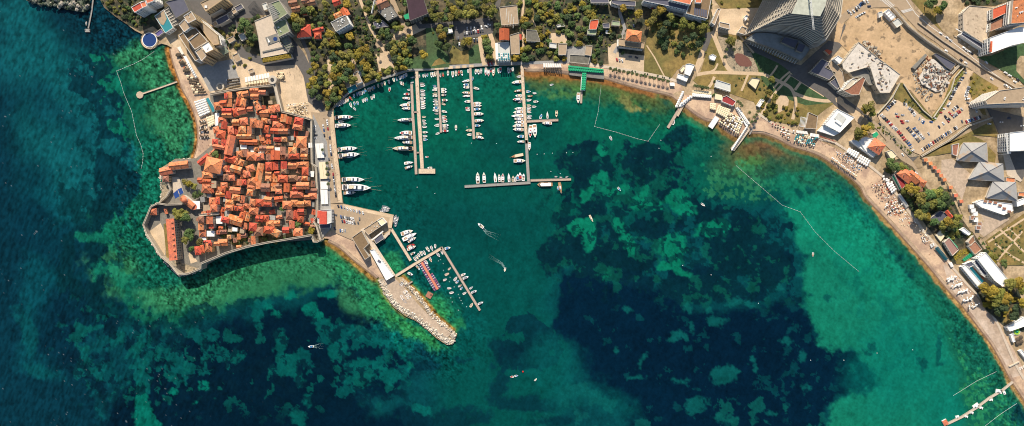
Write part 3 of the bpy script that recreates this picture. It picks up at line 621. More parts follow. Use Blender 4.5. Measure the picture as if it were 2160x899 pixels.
# ------------------------------------------------------------------ buildings
dm('tile_orange',(.68,.215,.09),var=.26,scale=.8,randv=.20,rgb2=(.50,.17,.085),scale2=.3,spot=((.30,.10,.05),.35,.62))
dm('tile_red',(.50,.10,.045),var=.22,scale=.5,randv=.2)
dm('tile_brown',(.30,.14,.085),var=.25,scale=.5,randv=.2)
dm('tile_grey',(.30,.29,.26),var=.2,scale=.5,randv=.2)
dm('tile_patched',(.62,.16,.045),var=.15,scale=.5,rgb2=(.62,.32,.15),scale2=.22)
dm('stone_wall',(.42,.36,.28),var=.2,scale=.6,randv=.15)
dm('plaster',(.58,.52,.43),var=.08,scale=.4,randv=.12)
dm('plaster_white',(.78,.76,.71),var=.05,scale=.4)
dm('plaster_ochre',(.55,.40,.22),var=.08,scale=.4)
dm('town_wall_stone',(.40,.35,.27),var=.22,scale=.6)
dm('rampart_top',(.52,.45,.35),var=.15,scale=.6)
dm('glass',(.03,.045,.055),rough=.15,spec=.5)
dm('shutter',(.10,.13,.10))
dm('concrete',(.50,.44,.34),var=.14,scale=.3)
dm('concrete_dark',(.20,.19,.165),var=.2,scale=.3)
dm('roof_tan',(.38,.28,.18),var=.15,scale=.3)
dm('roof_brown',(.21,.14,.075),var=.2,scale=.3)
dm('roof_white',(.80,.78,.73),var=.05,scale=.3)
dm('roof_pale',(.55,.55,.50),var=.1,scale=.3)
dm('roof_green',(.30,.36,.22),var=.15,scale=.3)
dm('canvas_white',(.80,.77,.70),rough=.9,var=.05,scale=.8)
dm('canvas_cream',(.76,.64,.42),rough=.9)
dm('canvas_green',(.02,.33,.15),rough=.8)
dm('canvas_teal',(.03,.22,.25),rough=.8)
dm('metal_white',(.75,.75,.72),rough=.4)
dm('dark_metal',(.05,.05,.05),rough=.5)
dm('window_unit',(.035,.05,.06),rough=.2)
UNITBOX=MB().box(0,0,-.5,1,1,1).me('window',['window_unit','metal_white'])
WINF=MB().box(0,0,-.5,1,1,1)
ROOFH={'h':.36,'g':.36,'p':.42}
def wm(pxlen,z): return pxlen*S*(D-z)/D
def house(f,spec,sc,zone,zg=1.5):
    cx,cy,L,Wd,ang,typ=spec[:6]; tone=spec[6] if len(spec)>6 else 'o'; h=spec[7] if len(spec)>7 else rnd.uniform(7,12)
    ze=zg+h; px,py=f(cx,cy); x,y,_=W(px,py,ze); L=wm(L/sc,ze)*1.03; Wd=wm(Wd/sc,ze)*1.06; a=-math.radians(ang)
    if L<Wd and typ!='p': L,Wd=Wd,L; a+=PI/2
    EXC.append([(x+L*.6*math.cos(a+t),y+L*.6*math.sin(a+t)) for t in (0,1.57,3.14,4.71)])
    r=empty('town_house',(x,y,zg),a)
    if tone=='o' and zone!='x' and len(spec)<8: tone=rnd.choices('orbs',[72,9,7,12])[0]
    wmat=rnd.choice(['stone_wall','stone_wall','plaster','plaster_ochre'])
    hl,hw=L/2-.25,Wd/2-.25
    MB().box(0,0,-.3,2*hl,2*hw,h+.3).build('wall',[wmat],r)
    rise=min(4.2,Wd/2*.55); l2,w2=L/2+.15,Wd/2+.15; ov=.0
    mb=MB(); z0=h; 
    if typ=='g':
        v=[(-l2,-w2,z0),(l2,-w2,z0),(l2,w2,z0),(-l2,w2,z0),(-l2,0,z0+rise),(l2,0,z0+rise)]
        mb.add(v,[(0,1,5,4),(2,3,4,5),(3,0,4),(1,2,5)],0)
    elif typ in 'hp':
        q=min(w2,l2*.95)
        v=[(-l2,-w2,z0),(l2,-w2,z0),(l2,w2,z0),(-l2,w2,z0),(-l2+q,0,z0+rise),(l2-q,0,z0+rise)]
        mb.add(v,[(0,1,5,4),(2,3,4,5),(3,0,4),(1,2,5)],0)
    else:
        mb.box(0,0,z0,L,Wd,.25)
        rise=.2
    tm={'o':'tile_orange','r':'tile_red','b':'tile_brown','g':'tile_grey','s':'tile_patched','w':'roof_white','c':'roof_tan'}[tone]
    roof=mb.build('roof',[tm],r)
    if typ!='f':
        rb=MB().bar((v[4][0],0,z0+rise+.05),(v[5][0],0,z0+rise+.05),.35,.3)
        if typ!='g':
            for k,e in ((0,4),(3,4),(1,5),(2,5)): rb.bar(Vector(v[k])+Vector((0,0,.05)),Vector(v[e])+Vector((0,0,.05)),.28,.2)
        rb.build('ridge',['tile_patched' if tone in 'os' else tm],roof)
        for k in range(rnd.choice([1,1,2])):
            xx=rnd.uniform(-.6,.6)*hl; yy=rnd.choice([-1,1])*hw*rnd.uniform(.2,.5)
            zc=z0+rise*(1-abs(yy)/w2)
            MB().box(0,0,-.6,.9,.7,1.7,mtop=1).build('chimney',['plaster','dark_metal'],roof,loc=(xx,yy,zc))
    # windows on the two walls that look towards the harbour and on the sunny north one
    if L*Wd>45:
        nrm=[((1,0),hl,hw,PI/2),((-1,0),hl,hw,PI/2),((0,1),hw,hl,0),((0,-1),hw,hl,0)]
        tocam=Vector((-x,-y)).normalized(); ca,sa=math.cos(a),math.sin(a)
        for (nx,ny),dd,ext,rot in nrm:
            wx,wy=nx*ca-ny*sa, nx*sa+ny*ca
            if wx*tocam.x+wy*tocam.y<.45: continue
            nn_=max(1,min(4,int(ext*2/3.2)))
            for k in range(nn_):
                t=(k+.5)/nn_*2*ext-ext
                for fl in range(2):
                    zz=h-1.8-3*fl
                    if zz<1: continue
                    o=obj('window',UNITBOX,r,(nx*dd+(t if ny else 0),ny*dd+(t if nx else 0),zz),rot,(1.0,.16,1.5))
    tn={'o':'orange','r':'dark red','b':'brown','g':'grey','s':'patched orange','w':'white','c':'tan'}[tone]
    shp={'h':'hipped','g':'gabled','p':'pyramid','f':'flat'}[typ]
    sz='long' if L>2*Wd else ('small' if L*Wd<110 else ('large' if L*Wd>330 else 'mid-sized'))
    reg(r,f'{sz} {wmat.split("_")[0]} house with {tn} {shp} roof','',zone,'house','houses of the walled old town','x',(x,y))
    return r
I0=lambda x,y:(x,y)
OT1=[(295,78,100,52,-12,'h'),(393,46,70,34,0,'g'),(398,98,66,46,0,'g'),(462,60,56,34,0,'g'),(182,122,125,46,88,'g','r'),(148,92,42,24,90,'g','r'),(82,178,68,62,-10,'h'),(132,155,62,48,-8,'g','r'),
(278,150,85,72,10,'h'),(262,228,122,72,-14,'h'),(420,175,82,46,68,'g','r'),(157,220,78,38,0,'g'),(157,258,78,38,0,'g'),(482,240,72,58,0,'g'),(565,206,95,68,-5,'h'),(562,282,50,40,5,'g','r'),(668,292,96,72,8,'h'),(770,332,106,84,100,'h'),
(118,300,66,44,-4,'h'),(235,322,58,50,0,'g'),(302,312,68,60,-6,'h'),(134,345,62,46,100,'g','r'),(208,386,86,66,-5,'h'),(290,382,62,58,0,'h'),(352,386,62,34,90,'g'),(386,326,74,56,90,'h'),(441,336,58,46,100,'g'),(497,307,84,44,5,'g'),(494,378,66,46,100,'h','r'),
(603,344,104,58,5,'h'),(571,394,70,46,5,'g'),(642,396,78,40,0,'g'),(67,386,54,48,80,'h'),(106,422,76,66,10,'h','r'),(72,492,82,44,3,'g'),(88,532,98,36,10,'g'),(132,498,58,40,90,'g','r'),(183,515,166,66,102,'g','o',10),
(306,440,120,36,0,'g','s'),(345,489,146,44,3,'g','r',10),(616,468,112,42,2,'g','r'),(800,490,96,84,92,'h'),(445,547,112,48,0,'g','r'),(292,586,104,58,-5,'h'),(368,612,76,68,5,'h'),(438,616,74,56,-8,'h'),(515,602,88,48,92,'g'),(532,546,56,42,0,'g'),
(575,603,76,74,0,'g','r'),(640,565,66,42,90,'g'),(656,618,92,46,0,'g'),(722,568,68,60,0,'h'),(736,612,88,46,0,'h'),(826,590,98,64,92,'h'),(186,634,104,62,16,'h'),(262,662,84,56,20,'g'),(154,722,90,58,14,'h'),(236,724,92,56,16,'g','s'),(360,718,68,56,-20,'h'),
(545,697,108,68,-3,'h'),(645,710,106,54,92,'g'),(775,690,172,62,0,'g'),(832,742,68,52,90,'h'),(440,750,152,52,100,'g','s'),(513,782,92,58,95,'g'),(568,795,76,46,90,'g'),(680,803,166,60,0,'h'),(810,803,86,38,5,'g'),(175,796,100,58,-3,'h'),
(700,505,50,30,0,'f','c',5),(590,555,50,36,0,'f','w',6),(455,580,56,30,0,'f','w',6)]
OT4=[(284,102,82,54,0,'h'),(372,92,72,58,-5,'h'),(315,36,88,56,-12,'g','b'),(133,125,56,40,0,'h'),(102,162,84,54,5,'h'),(104,206,76,38,0,'g'),(232,170,86,50,5,'g'),(170,208,60,46,95,'g','r'),(257,237,112,58,10,'h'),(360,172,92,62,100,'h'),
(430,126,60,44,90,'g'),(520,146,132,70,0,'h'),(603,156,92,52,88,'h'),(672,148,72,46,92,'g','r'),(812,130,104,58,0,'g'),(750,158,52,30,-10,'g','r'),(50,265,92,68,0,'h'),(45,324,60,56,90,'h'),(180,296,92,76,98,'g'),(296,302,108,42,8,'g','r'),(258,330,82,42,5,'g'),
(413,280,116,60,5,'h'),(515,268,84,70,95,'h'),(390,340,76,70,10,'h'),(312,386,92,78,15,'h'),(142,424,68,46,15,'h','r'),(232,430,124,74,17,'g','s',9),(465,410,112,58,5,'g'),(440,408,50,40,90,'g','r'),(758,204,112,56,-4,'h'),(896,200,92,70,88,'h'),(848,226,44,28,0,'g'),
(680,296,84,64,0,'h'),(740,282,58,54,0,'h'),(795,290,58,48,0,'g','s'),(850,280,58,50,0,'h'),(720,380,104,96,0,'h'),(796,356,52,50,0,'g','r'),(795,414,62,48,100,'h','r'),(556,460,122,54,0,'h'),(382,487,70,62,95,'h'),(430,524,74,72,0,'p'),(522,512,92,58,5,'h'),(575,535,66,56,30,'h'),
(718,467,60,42,90,'g'),(667,512,54,50,0,'g','r'),(770,530,76,64,0,'h'),(385,600,70,34,88,'g'),(176,573,34,34,0,'p'),(72,632,34,44,90,'g'),(125,620,78,54,-4,'g'),(12,655,80,34,92,'g'),(262,657,40,26,-5,'g'),(606,246,70,46,-8,'g','r'),(20,20,50,34,0,'g'),(22,110,60,40,5,'g','r'),(18,170,50,42,0,'h'),(18,448,100,40,92,'g'),(285,15,66,40,5,'h'),(190,14,70,34,8,'g'),(590,22,40,30,0,'g','r'),
(640,30,50,28,90,'g','r')]
OT0=[(398,690,156,62,-6,'g','o',9),(288,738,102,62,-12,'g','o',8),(284,806,50,50,0,'h','b',7),(612,640,110,44,-40,'g','r',7),(692,574,66,26,-42,'g','o',6),(695,690,140,120,12,'h','o',13),(642,772,86,56,-4,'h'),(638,830,70,38,0,'g','r'),(588,818,54,40,0,'g','r'),(650,884,80,52,3,'h'),(752,745,60,46,90,'h','g',9),(700,855,60,40,90,'f','c')]
OT3=[(640,72,86,76,5,'h'),(592,372,116,48,90,'g'),(663,347,60,50,90,'g'),(676,397,38,38,0,'g','r'),(602,460,58,58,0,'h'),(576,602,84,76,-8,'h'),(656,580,72,56,94,'h'),(645,532,58,26,0,'g','r'),(178,272,54,56,0,'h','o',6),(285,270,44,22,75,'g','o',4),(672,462,64,46,0,'f','w',6),(745,345,54,60,0,'f','w',5),(548,215,60,66,0,'f','w',6),(640,240,60,50,0,'f','c',6),(600,20,50,30,5,'g','r')]
def oz(py):
    for y,n in ((200,'just inside the north wall'),(222,'behind the north wall gardens'),(243,'of the upper quarter beside the terraces'),(262,'in the upper old town streets'),(283,'above the striped church roof'),(304,'beside the striped church roof'),(326,'in the street below the big courtyard'),(346,'along the long east-west lane'),(368,'in the middle of the old town'),(388,'below the middle lane of the old town'),(408,'in the lower middle streets'),(430,'in the lane above the striped hall'),(452,'level with the striped hall'),(475,'above the south gardens'),(500,'beside the south gardens'),(700,'just inside the south wall')):
        if py<y: return n
def split(s_):
    cx,cy,L,Wd,ang,typ=s_[:6]; tone=s_[6] if len(s_)>6 else 'o'
    if len(s_)>7 or tone=='s' or typ not in 'gh': return [s_]
    a=math.radians(ang)
    if L<Wd: L,Wd=Wd,L; a+=PI/2
    if L<80 or rnd.random()<.25: return [s_]
    k=rnd.uniform(.38,.62); out=[]
    for c0,ln in ((-L/2+L*k/2,L*k),(L/2-L*(1-k)/2,L*(1-k))):
        w=Wd*rnd.uniform(.78,1.02); o_=rnd.uniform(-.1,.1)*Wd
        out.append((cx+c0*math.cos(a)-o_*math.sin(a),cy+c0*math.sin(a)+o_*math.cos(a),ln-2,w,math.degrees(a)+rnd.uniform(-1.5,1.5),rnd.choice('ghh'),rnd.choice(['o','o','o','r','b','s',tone])))
    return out
for f,l in ((F1,OT1),(F4,OT4),(F0,OT0),(F3,OT3)):
    for s0 in l:
        for s_ in split(s0): house(f,s_,4.086,oz(f(s_[0],s_[1])[1]))
def inpoly(x,y,w):
    c=False
    for i in range(len(w)):
        a,b=w[i],w[i-1]
        if (a[1]>y)!=(b[1]>y) and x<(b[0]-a[0])*(y-a[1])/(b[1]-a[1])+a[0]: c=not c
    return c
# lean-to annexes and roof terraces in the gaps of the old town
TP=[(452,205),(560,196),(590,240),(650,262),(662,370),(664,480),(560,500),(470,520),(410,520),(415,440),(440,400),(432,340),(462,290)]; k=0; HB=[o for o in bpy.data.objects if o.name.startswith('town_house')]; HP=[(o.location.x,o.location.y,max(max(abs(v.co.x) for v in o.children[0].data.vertices),1),max(abs(v.co.y) for v in o.children[0].data.vertices),o.rotation_euler.z) for o in HB if False]
bpy.context.view_layer.update()
for o in HB:
    wl=[c for c in o.children if c.name.startswith('wall')][0]; mx=max(v.co.x for v in wl.data.vertices); my=max(v.co.y for v in wl.data.vertices); HP.append((o.location.x,o.location.y,mx,my,o.rotation_euler.z))
def free(x,y,m):
    for hx,hy,mx,my,rz in HP:
        dx,dy=x-hx,y-hy
        if abs(dx)+abs(dy)>50: continue
        u=dx*math.cos(rz)+dy*math.sin(rz); v=-dx*math.sin(rz)+dy*math.cos(rz)
        if abs(u)<mx+m and abs(v)<my+m: return False
    return True
t_=0
while k<70 and t_<6000:
    t_+=1; px,py=rnd.uniform(405,664),rnd.uniform(196,520)
    if not inpoly(px,py,TP): continue
    x,y,_=W(px,py,7)
    if not free(x,y,1.9): continue
    L=rnd.uniform(4.5,8); Wd=rnd.uniform(4,5.5); h_=rnd.uniform(3.5,7.5); q_=rnd.choice('ffgg')
    house(I0,(px,py,L/S,Wd/S,rnd.choice([0,90])+rnd.uniform(-12,12),q_,rnd.choice(['c','g','c','b','g','w'] if q_=='f' else ['o','r','b']),h_),1,oz(py)); HP.append((x,y,L/2,Wd/2,0)); k+=1
# generic larger building: outline traced at roof height
def building(name,pts,z1,wallm='plaster',roofm='roof_tan',z0=1.5,parapet=.8,floors=True,label='',cat='building',group=None,wsize=(1.6,1.5),gap=3.4,f=None,balc=False,kids=(),maxw=90,parm=None):
    if f: pts=[f(*p) for p in pts]
    w=[W(p[0],p[1],z1)[:2] for p in pts]; cx=sum(p[0] for p in w)/len(w); cy=sum(p[1] for p in w)/len(w)
    EXC.append(list(w))
    w=[(p[0]-cx,p[1]-cy) for p in w]; ar=sum(w[i][0]*w[(i+1)%len(w)][1]-w[(i+1)%len(w)][0]*w[i][1] for i in range(len(w)))
    if ar<0: w=w[::-1]
    r=empty(name,(cx,cy,z0)); H=z1-z0
    MB().prism(w,-.3,H,0,mtop=1).build('wall',[wallm,roofm],r)
    n=len(w)
    if parapet:
        mb=MB()
        for i in range(n):
            a,b=w[i],w[(i+1)%n]; mb.bar((*a,H+parapet/2),(*b,H+parapet/2),.35,parapet)
        mb.build('parapet',[parm or wallm],r)
    if floors:
        cnt=0; tocam=Vector((-cx,-cy))
        if tocam.length<1: tocam=Vector((0,-1))
        tocam.normalize()
        for i in range(n):
            a=Vector(w[i]); b=Vector(w[(i+1)%n]); d=b-a; L=d.length
            if L<3: continue
            d/=L; nrm=Vector((d.y,-d.x))
            if nrm.dot(tocam)<.15: continue
            nf_=max(1,int(H/3.1)); nw=max(1,int(L/gap)); rot=math.atan2(d.y,d.x)
            for fl in range(nf_):
                z=1.7+fl*3.1+(H-nf_*3.1)*.5
                if balc:
                    c=(a+b)/2+nrm*.7
                    bo=MB().box(0,0,-.12,L*.96,1.5,.22).box(0,-.68,.1,L*.96,.1,.8,mi=1).build('balcony',[balc if isinstance(balc,str) else 'plaster_white','plaster_white'],r,loc=(c.x,c.y,z-1.1),rz=rot)
                for k in range(nw):
                    if cnt>=maxw: break
                    p=a+d*((k+.5)*L/nw)
                    obj('window',UNITBOX,r,(p.x,p.y,z),rot,(wsize[0],.2,wsize[1])); cnt+=1
    for kd in kids: kd(r,H,w,(cx,cy))
    if label: tag(r,label,cat,group)
    return r
def rbox(px,py,lx,ly,rz,z0r,h,name,mats,r,ctr,H,f=None,mtop=None,mi=0):
    """box part standing on a roof; place and size in picture points"""
    if f: px,py=f(px,py)
    x,y,_=W(px,py,H+1.5)
    return MB().box(0,0,0,lx,ly,h,mtop=mtop).build(name,mats,r,loc=(x-ctr[0],y-ctr[1],z0r),rz=-math.radians(rz))
def roofkit(items):
    def g(r,H,w,ctr):
        for (px,py,lx,ly,rz,h,name,m) in items: rbox(px,py,lx,ly,rz,H+.02,h,name,m if isinstance(m,list) else [m],r,ctr,H)
    return g
def junk(n,seed=0,name='air_unit',mats=('metal_white',)):
    def g(r,H,w,ctr):
        q=random.Random(seed+n); xs=[p[0] for p in w]; ys=[p[1] for p in w]
        for k in range(n):
            x=q.uniform(.25,.75)*(max(xs)-min(xs))+min(xs); y=q.uniform(.25,.75)*(max(ys)-min(ys))+min(ys)
            s=q.uniform(.8,1.8); MB().box(0,0,0,s,s*.7,.9).build(name,[q.choice(mats)],r,loc=(x,y,H+.01),rz=q.uniform(0,3))
    return g
# walls of the old town
def wall_run(pts,wpx,z1,label,z0=-1,m='town_wall_stone',name='town_wall'):
    w=[W(p[0],p[1],z1) for p in pts]; wd=wpx*S; c=w[0]
    r=empty(name,(c[0],c[1],0)); n=len(w); Lp=[];Rp=[]
    for i in range(n):
        a=w[max(0,i-1)]; b=w[min(n-1,i+1)]; dx,dy=b[0]-a[0],b[1]-a[1]; q=math.hypot(dx,dy)
        Lp.append((w[i][0]-dy/q*wd/2-c[0],w[i][1]+dx/q*wd/2-c[1])); Rp.append((w[i][0]+dy/q*wd/2-c[0],w[i][1]-dx/q*wd/2-c[1]))
    MB().prism(Lp+Rp[::-1],z0,z1,0,mtop=1).build('wall',[m,'rampart_top'],r)
    for side in (Lp,Rp):
        mb=MB()
        for a,b in zip(side[:-1],side[1:]): mb.bar((*a,z1+.5),(*b,z1+.5),.5,1.0)
        mb.build('parapet',['rampart_top'],r)
    tag(r,label,'wall'); return r
wall_run([(443,199),(480,192),(520,186),(555,182),(577,180)],3,9,'stone rampart along the top edge of the old town below the square')
wall_run([(579,176),(585,202),(593,234)],5,9,'broad grey rampart running down from the round tower beside the plaza')
wall_run([(594,235),(625,243),(656,252)],3,9,'stone rampart on the lower edge of the plaza behind the parasols')
wall_run([(657,252),(657,300),(658,345),(666,352),(669,400),(668,455),(661,466)],2.6,8,'long rampart between old town and marina road')
wall_run([(661,466),(668,478),(672,490),(676,505)],2.2,9,'short curving rampart at the lower right corner of the old town')
wall_run([(657,496),(623,502),(560,512.5),(520,521),(476,534),(424,556)],3,15,'long south rampart rising from the sea with a shadow below it')
wall_run([(657,497),(662,510),(670,510),(676,506)],2.5,13,'small bastion where the south rampart meets the beach')
wall_run([(424,556),(424,566),(398,577),(377,579),(366,565)],2.5,13,'rounded bastion wall at the bottom tip of the citadel')
wall_run([(366,565),(358,556),(340,541),(326,519),(310,494),(303,474),(319,436),(333,429),(351,432),(385,431)],2.2,9,'citadel outer wall facing the open sea')
wall_run([(337,427),(352,414),(360,400),(352,380)],1.8,6,'low wall climbing the rocks above the citadel')
wall_run([(420,454),(440,452),(462,451)],4,9,'short pale rampart above the paired long roofs')
o=MB().cyl(0,0,-.5,5.2,9.2,20,0,mtop=1).cyl(0,0,8.7,5.4,1.1,20,1,mtop=1).cyl(0,0,9.8,2.3,.5,12,2).build('round_tower',['town_wall_stone','rampart_top','dark_metal'],loc=W(576,169,9)[:2]+(1.5,)); tag(o,'round stone tower at the corner of the plaza','tower')
o=MB().cyl(0,0,-.5,5.0,4,20,0,mtop=1).cyl(0,0,3.5,3.0,.6,16,2).build('round_tower',['town_wall_stone','rampart_top','dark_metal'],loc=W(465,183,4)[:2]+(1.5,)); tag(o,'low round tower on the square above the beach umbrellas','tower')
# citadel barracks: long tiled roof on a tall block
def long_block():
    ze=15; a=W(*F3(320,335),ze); b=W(*F3(350,690),ze); L=math.dist(a[:2],b[:2]); cx,cy=(a[0]+b[0])/2,(a[1]+b[1])/2
    rz=math.atan2(b[1]-a[1],b[0]-a[0]); r=empty('barracks',(cx,cy,1.5),rz); wd=9.6; h=ze-1.5
    MB().box(0,0,-.3,L,wd,h+.3).build('wall',['stone_wall'],r)
    l2,w2=L/2+.2,wd/2+.3; v=[(-l2,-w2,h),(l2,-w2,h),(l2,w2,h),(-l2,w2,h),(-l2,0,h+1.6),(l2,0,h+1.6)]
    rf=MB().add(v,[(0,1,5,4),(2,3,4,5),(3,0,4),(1,2,5)]).build('roof',['tile_orange'],r)
    for k in range(7): MB().box(0,0,0,1.6,2.4,1.5,mtop=1).build('dormer',['plaster','tile_orange'],rf,loc=(-l2+L*(k+.6)/7.3,2.9,h+.4))
    for k in range(16):
        for fl in range(3): obj('window',UNITBOX,r,(-L/2+L*(k+.5)/16,wd/2,h-2-3.4*fl),0,(1.2,.2,1.6))
    tag(r,'long narrow citadel block with one orange roof and dormers','building')
long_block()
# domed church on the citadel neck
x,y,_=W(*F3(470,190),9); r=empty('domed_church',(x,y,1.5),math.radians(-38))
MB().box(0,0,-.3,19,8,7.3).build('wall',['plaster'],r)
MB().add([(-9.7,-4.2,7),(9.7,-4.2,7),(9.7,4.2,7),(-9.7,4.2,7),(-9.7,0,8.8),(9.7,0,8.8)],[(0,1,5,4),(2,3,4,5),(3,0,4),(1,2,5)]).build('roof',['tile_orange'],r)
mb=MB()
for k in range(6):
    a0,a1=k*PI/12,(k+1)*PI/12; mb.cyl(0,0,math.sin(a0)*3.6,3.6*math.cos(a0),3.6*(math.sin(a1)-math.sin(a0)),18,0,r2=3.6*math.cos(a1))
mb.build('dome',['tile_orange'],r,loc=(-3,0,8.6)); MB().cyl(0,0,0,3.8,2.2,16).build('drum',['plaster'],r,loc=(-3,0,6.6)); MB().cyl(0,0,0,4,6.5,14,0,mtop=1).build('apse',['plaster','tile_orange'],r,loc=(9.5,0,0))
tag(r,'church with orange dome and rounded apse beside the blue pool terrace','church')
o=building('pool_terrace',[(345,110),(400,70),(430,0),(440,40),(425,95),(370,160)],2.2,'plaster','paving_pale',f=F3,parapet=0,floors=False)
tag(o,'pale terrace with two blue square pools above the citadel','terrace')
for q in ([(350,115),(385,82),(402,140),(366,160)],[(388,80),(420,65),(438,110),(408,130)]):
    w_=[W(*F3(*p),2.4) for p in q]; cx=sum(p[0] for p in w_)/4; cy=sum(p[1] for p in w_)/4
    o2=MB().prism([(p[0]-cx,p[1]-cy) for p in w_],0,.12).build('blue_panel',[dm('blue_pool',(.03,.07,.24),rough=.2)],loc=(cx,cy,2.25)); reg(o2,'flat dark blue rectangular pool','','on the terrace above the citadel','pool','blue pools on the terrace')
# ---- top left hotels
building('sea_hotel',[(890,340),(930,310),(1080,560),(1045,580)],14,'plaster_white','roof_brown',f=ZB,label='long low hotel wing with brown roof and white edge beside the beach')
building('tower_hotel',[(925,305),(1045,265),(1160,395),(1040,470)],26,'plaster_ochre','roof_brown',f=ZB,label='tall hotel block with two brown flat roofs above the beach',wsize=(1.8,1.6),kids=[roofkit([(408,79,.5,16,52,1,'roof_rib','plaster_white')])],parm='plaster_white')
building('tower_hotel',[(890,235),(940,185),(1005,255),(940,305)],30,'plaster_white','roof_tan',f=ZB,label='small stepped tan roof between the two brown roofs and the square tower',parm='plaster_white')
building('tower_hotel',[(935,155),(1005,110),(1050,185),(975,222)],34,'plaster_ochre','roof_tan',f=ZB,label='square tan stair tower with white rim at the hotel top end',kids=[junk(3,5)],parm='plaster_white')
building('tower_hotel',[(1100,440),(1170,395),(1218,470),(1145,505)],29,'plaster_ochre','roof_white',f=ZB,label='bright white square roof at the lower end of the hotel',wsize=(2,1.6),kids=[junk(2,8)])
building('tower_hotel',[(1045,490),(1100,450),(1150,530),(1105,580)],26,'plaster_ochre','roof_tan',f=ZB,label='tan roofed hotel corner block with windowed stone front below',wsize=(2.2,1.8),parm='plaster_white')
building('hotel_wing',[(1040,175),(1060,170),(1250,330),(1270,420),(1220,430),(1160,360)],20,'plaster_ochre','roof_tan',f=ZB,label='sloping tan hotel wing with balconies on the street side',balc=True)
building('winter_garden',[(1110,260),(1140,250),(1260,420),(1230,420)],17,'glass',dm('sedum',(.09,.12,.03),var=.3,scale=.4),f=ZB,label='narrow green planted roof beside the hotel wing',floors=False)
def pergola(pts,z,label,m='metal_white',n=10,f=None,z0=1.5,name='pergola'):
    if f: pts=[f(*p) for p in pts]
    w=[Vector(W(p[0],p[1],z)) for p in pts]; r=empty(name,(w[0].x,w[0].y,z0)); o_=w[0].copy(); o_.z=z0
    mb=MB()
    for i in range(n+1):
        t=i/n; mb.bar(w[0].lerp(w[1],t)-o_,w[3].lerp(w[2],t)-o_,.4,.3)
    mb.build('slats',[m],r)
    for p in w: MB().bar((p.x-o_.x,p.y-o_.y,0),(p.x-o_.x,p.y-o_.y,z-z0),.3).build('post',[m],r)
    mb=MB().bar(w[0]-o_,w[1]-o_,.4).bar(w[3]-o_,w[2]-o_,.4); mb.build('beam',[m],r)
    tag(r,label,'pergola'); return r
pergola([(1240,440),(1310,520),(1360,490),(1300,420)],10,'pale green slatted pergola at the foot of the hotel',f=ZB,n=12,m=dm('pale_green',(.35,.42,.30)))
pergola([(1540,70),(1600,130),(1680,110),(1600,10)],5,'dark slatted roof among the parked trucks at the top',f=ZB,m='dark_metal')
def canopy_row(pts,z,n,m,label,f=None,z0=1.5,name='awning',cat='awning',ridged=True):
    """tensioned canvas roof of n bays over a traced quad, on posts"""
    if f: pts=[f(*p) for p in pts]
    w=[Vector(W(p[0],p[1],z)) for p in pts]; c=sum(w,Vector())/4; c.z=z0
    r=empty(name,c)
    for i in range(n):
        a=w[0].lerp(w[1],i/n+.01)-c; b=w[0].lerp(w[1],(i+1)/n-.01)-c; d=w[3].lerp(w[2],i/n+.01)-c; e=w[3].lerp(w[2],(i+1)/n-.01)-c
        up=Vector((0,0,.7 if ridged else .05)); m1=(a+b)/2+up; m2=(d+e)/2+up
        MB().add([a,b,m1,d,e,m2],[(0,2,5,3),(2,1,4,5),(0,1,2),(4,3,5)]).build('canvas_bay',[m],r)
    for i in range(0,n+1,max(1,n//4)):
        for s0,s1 in ((w[0],w[1]),(w[3],w[2])):
            p=s0.lerp(s1,i/n)-c; MB().bar((p.x,p.y,0),(p.x,p.y,z-z0),.2).build('post',['metal_white'],r)
    tag(r,label,cat); return r
canopy_row([(870,455),(900,440),(935,510),(915,520)],4,4,'canvas_white','short white awning at the top end of the hotel beach',f=ZB)
canopy_row([(925,530),(1035,720),(1065,735),(955,530)][0:4],4,1,'canvas_white','',f=ZB)
REGFIX=[o for o in bpy.data.objects if o.get('label')=='']
for o in REGFIX: o['label']='long white awning strip between hotel and beach'; o['category']='awning'
canopy_row([(960,600),(1045,745),(1062,730),(980,585)],4.5,8,'canvas_white','ribbed white awning above the lower beach umbrellas',f=ZB)
canopy_row([(70,735),(305,690),(312,735),(75,780)],5,9,'canvas_white','white and cream canopy of nine bays next to the round tower',f=ZC,ridged=False)
canopy_row([(75,782),(312,738),(322,775),(80,805)],4.5,9,'canvas_cream','cream lower canopy in front of the white one by the round tower',f=ZC,ridged=False)
building('balcony_hotel',[(440,70),(540,15),(570,60),(470,120)],18,'plaster_white','tile_red',f=ZB,label='white balconied block with a flat red roof among dark trees',balc=True,gap=4)
building('balcony_hotel',[(525,25),(570,10),(585,60),(545,75)],21,'plaster_white','tile_orange',f=ZB,label='raised orange roof in the middle of the balconied block',floors=False)
building('balcony_hotel',[(570,-10),(640,-40),(650,10),(590,35)],20,'plaster_white','tile_orange',f=ZB,label='orange roof at the cut top of the balconied block',balc=True)
# restaurant with green and tan roof on the water, round pool
building('restaurant',[(660,155),(745,95),(835,265),(760,315)],9,'plaster_white','canvas_teal',f=ZB,label='rectangular restaurant roof with teal ribs and a tan leaf shape',kids=[roofkit([(344+ (k*3.1),55+(k*4.0)-k*.3,9.5,.35,58-60-30,.25,'roof_rib','canvas_teal') for k in range(0)])],parm='plaster_white')
x,y,_=W(*ZB(720,175),9.3); mb=MB(); mb.prism([(W(*ZB(*p),9.3)[0]-x,W(*ZB(*p),9.3)[1]-y) for p in ((670,158),(743,100),(772,180),(740,240),(715,230))],0,.25)
o=mb.build('deck_cover',['roof_tan'],loc=(x,y,9.02)); tag(o,'tan leaf-shaped sail lying on the teal ribbed roof','sail')
x,y,_=W(316,84.6,1.2); r=empty('round_pool_deck',(x,y,0))
MB().cyl(0,0,-3,11.6,4.2,40,0,mtop=1).build('deck',['concrete','paving'],r)
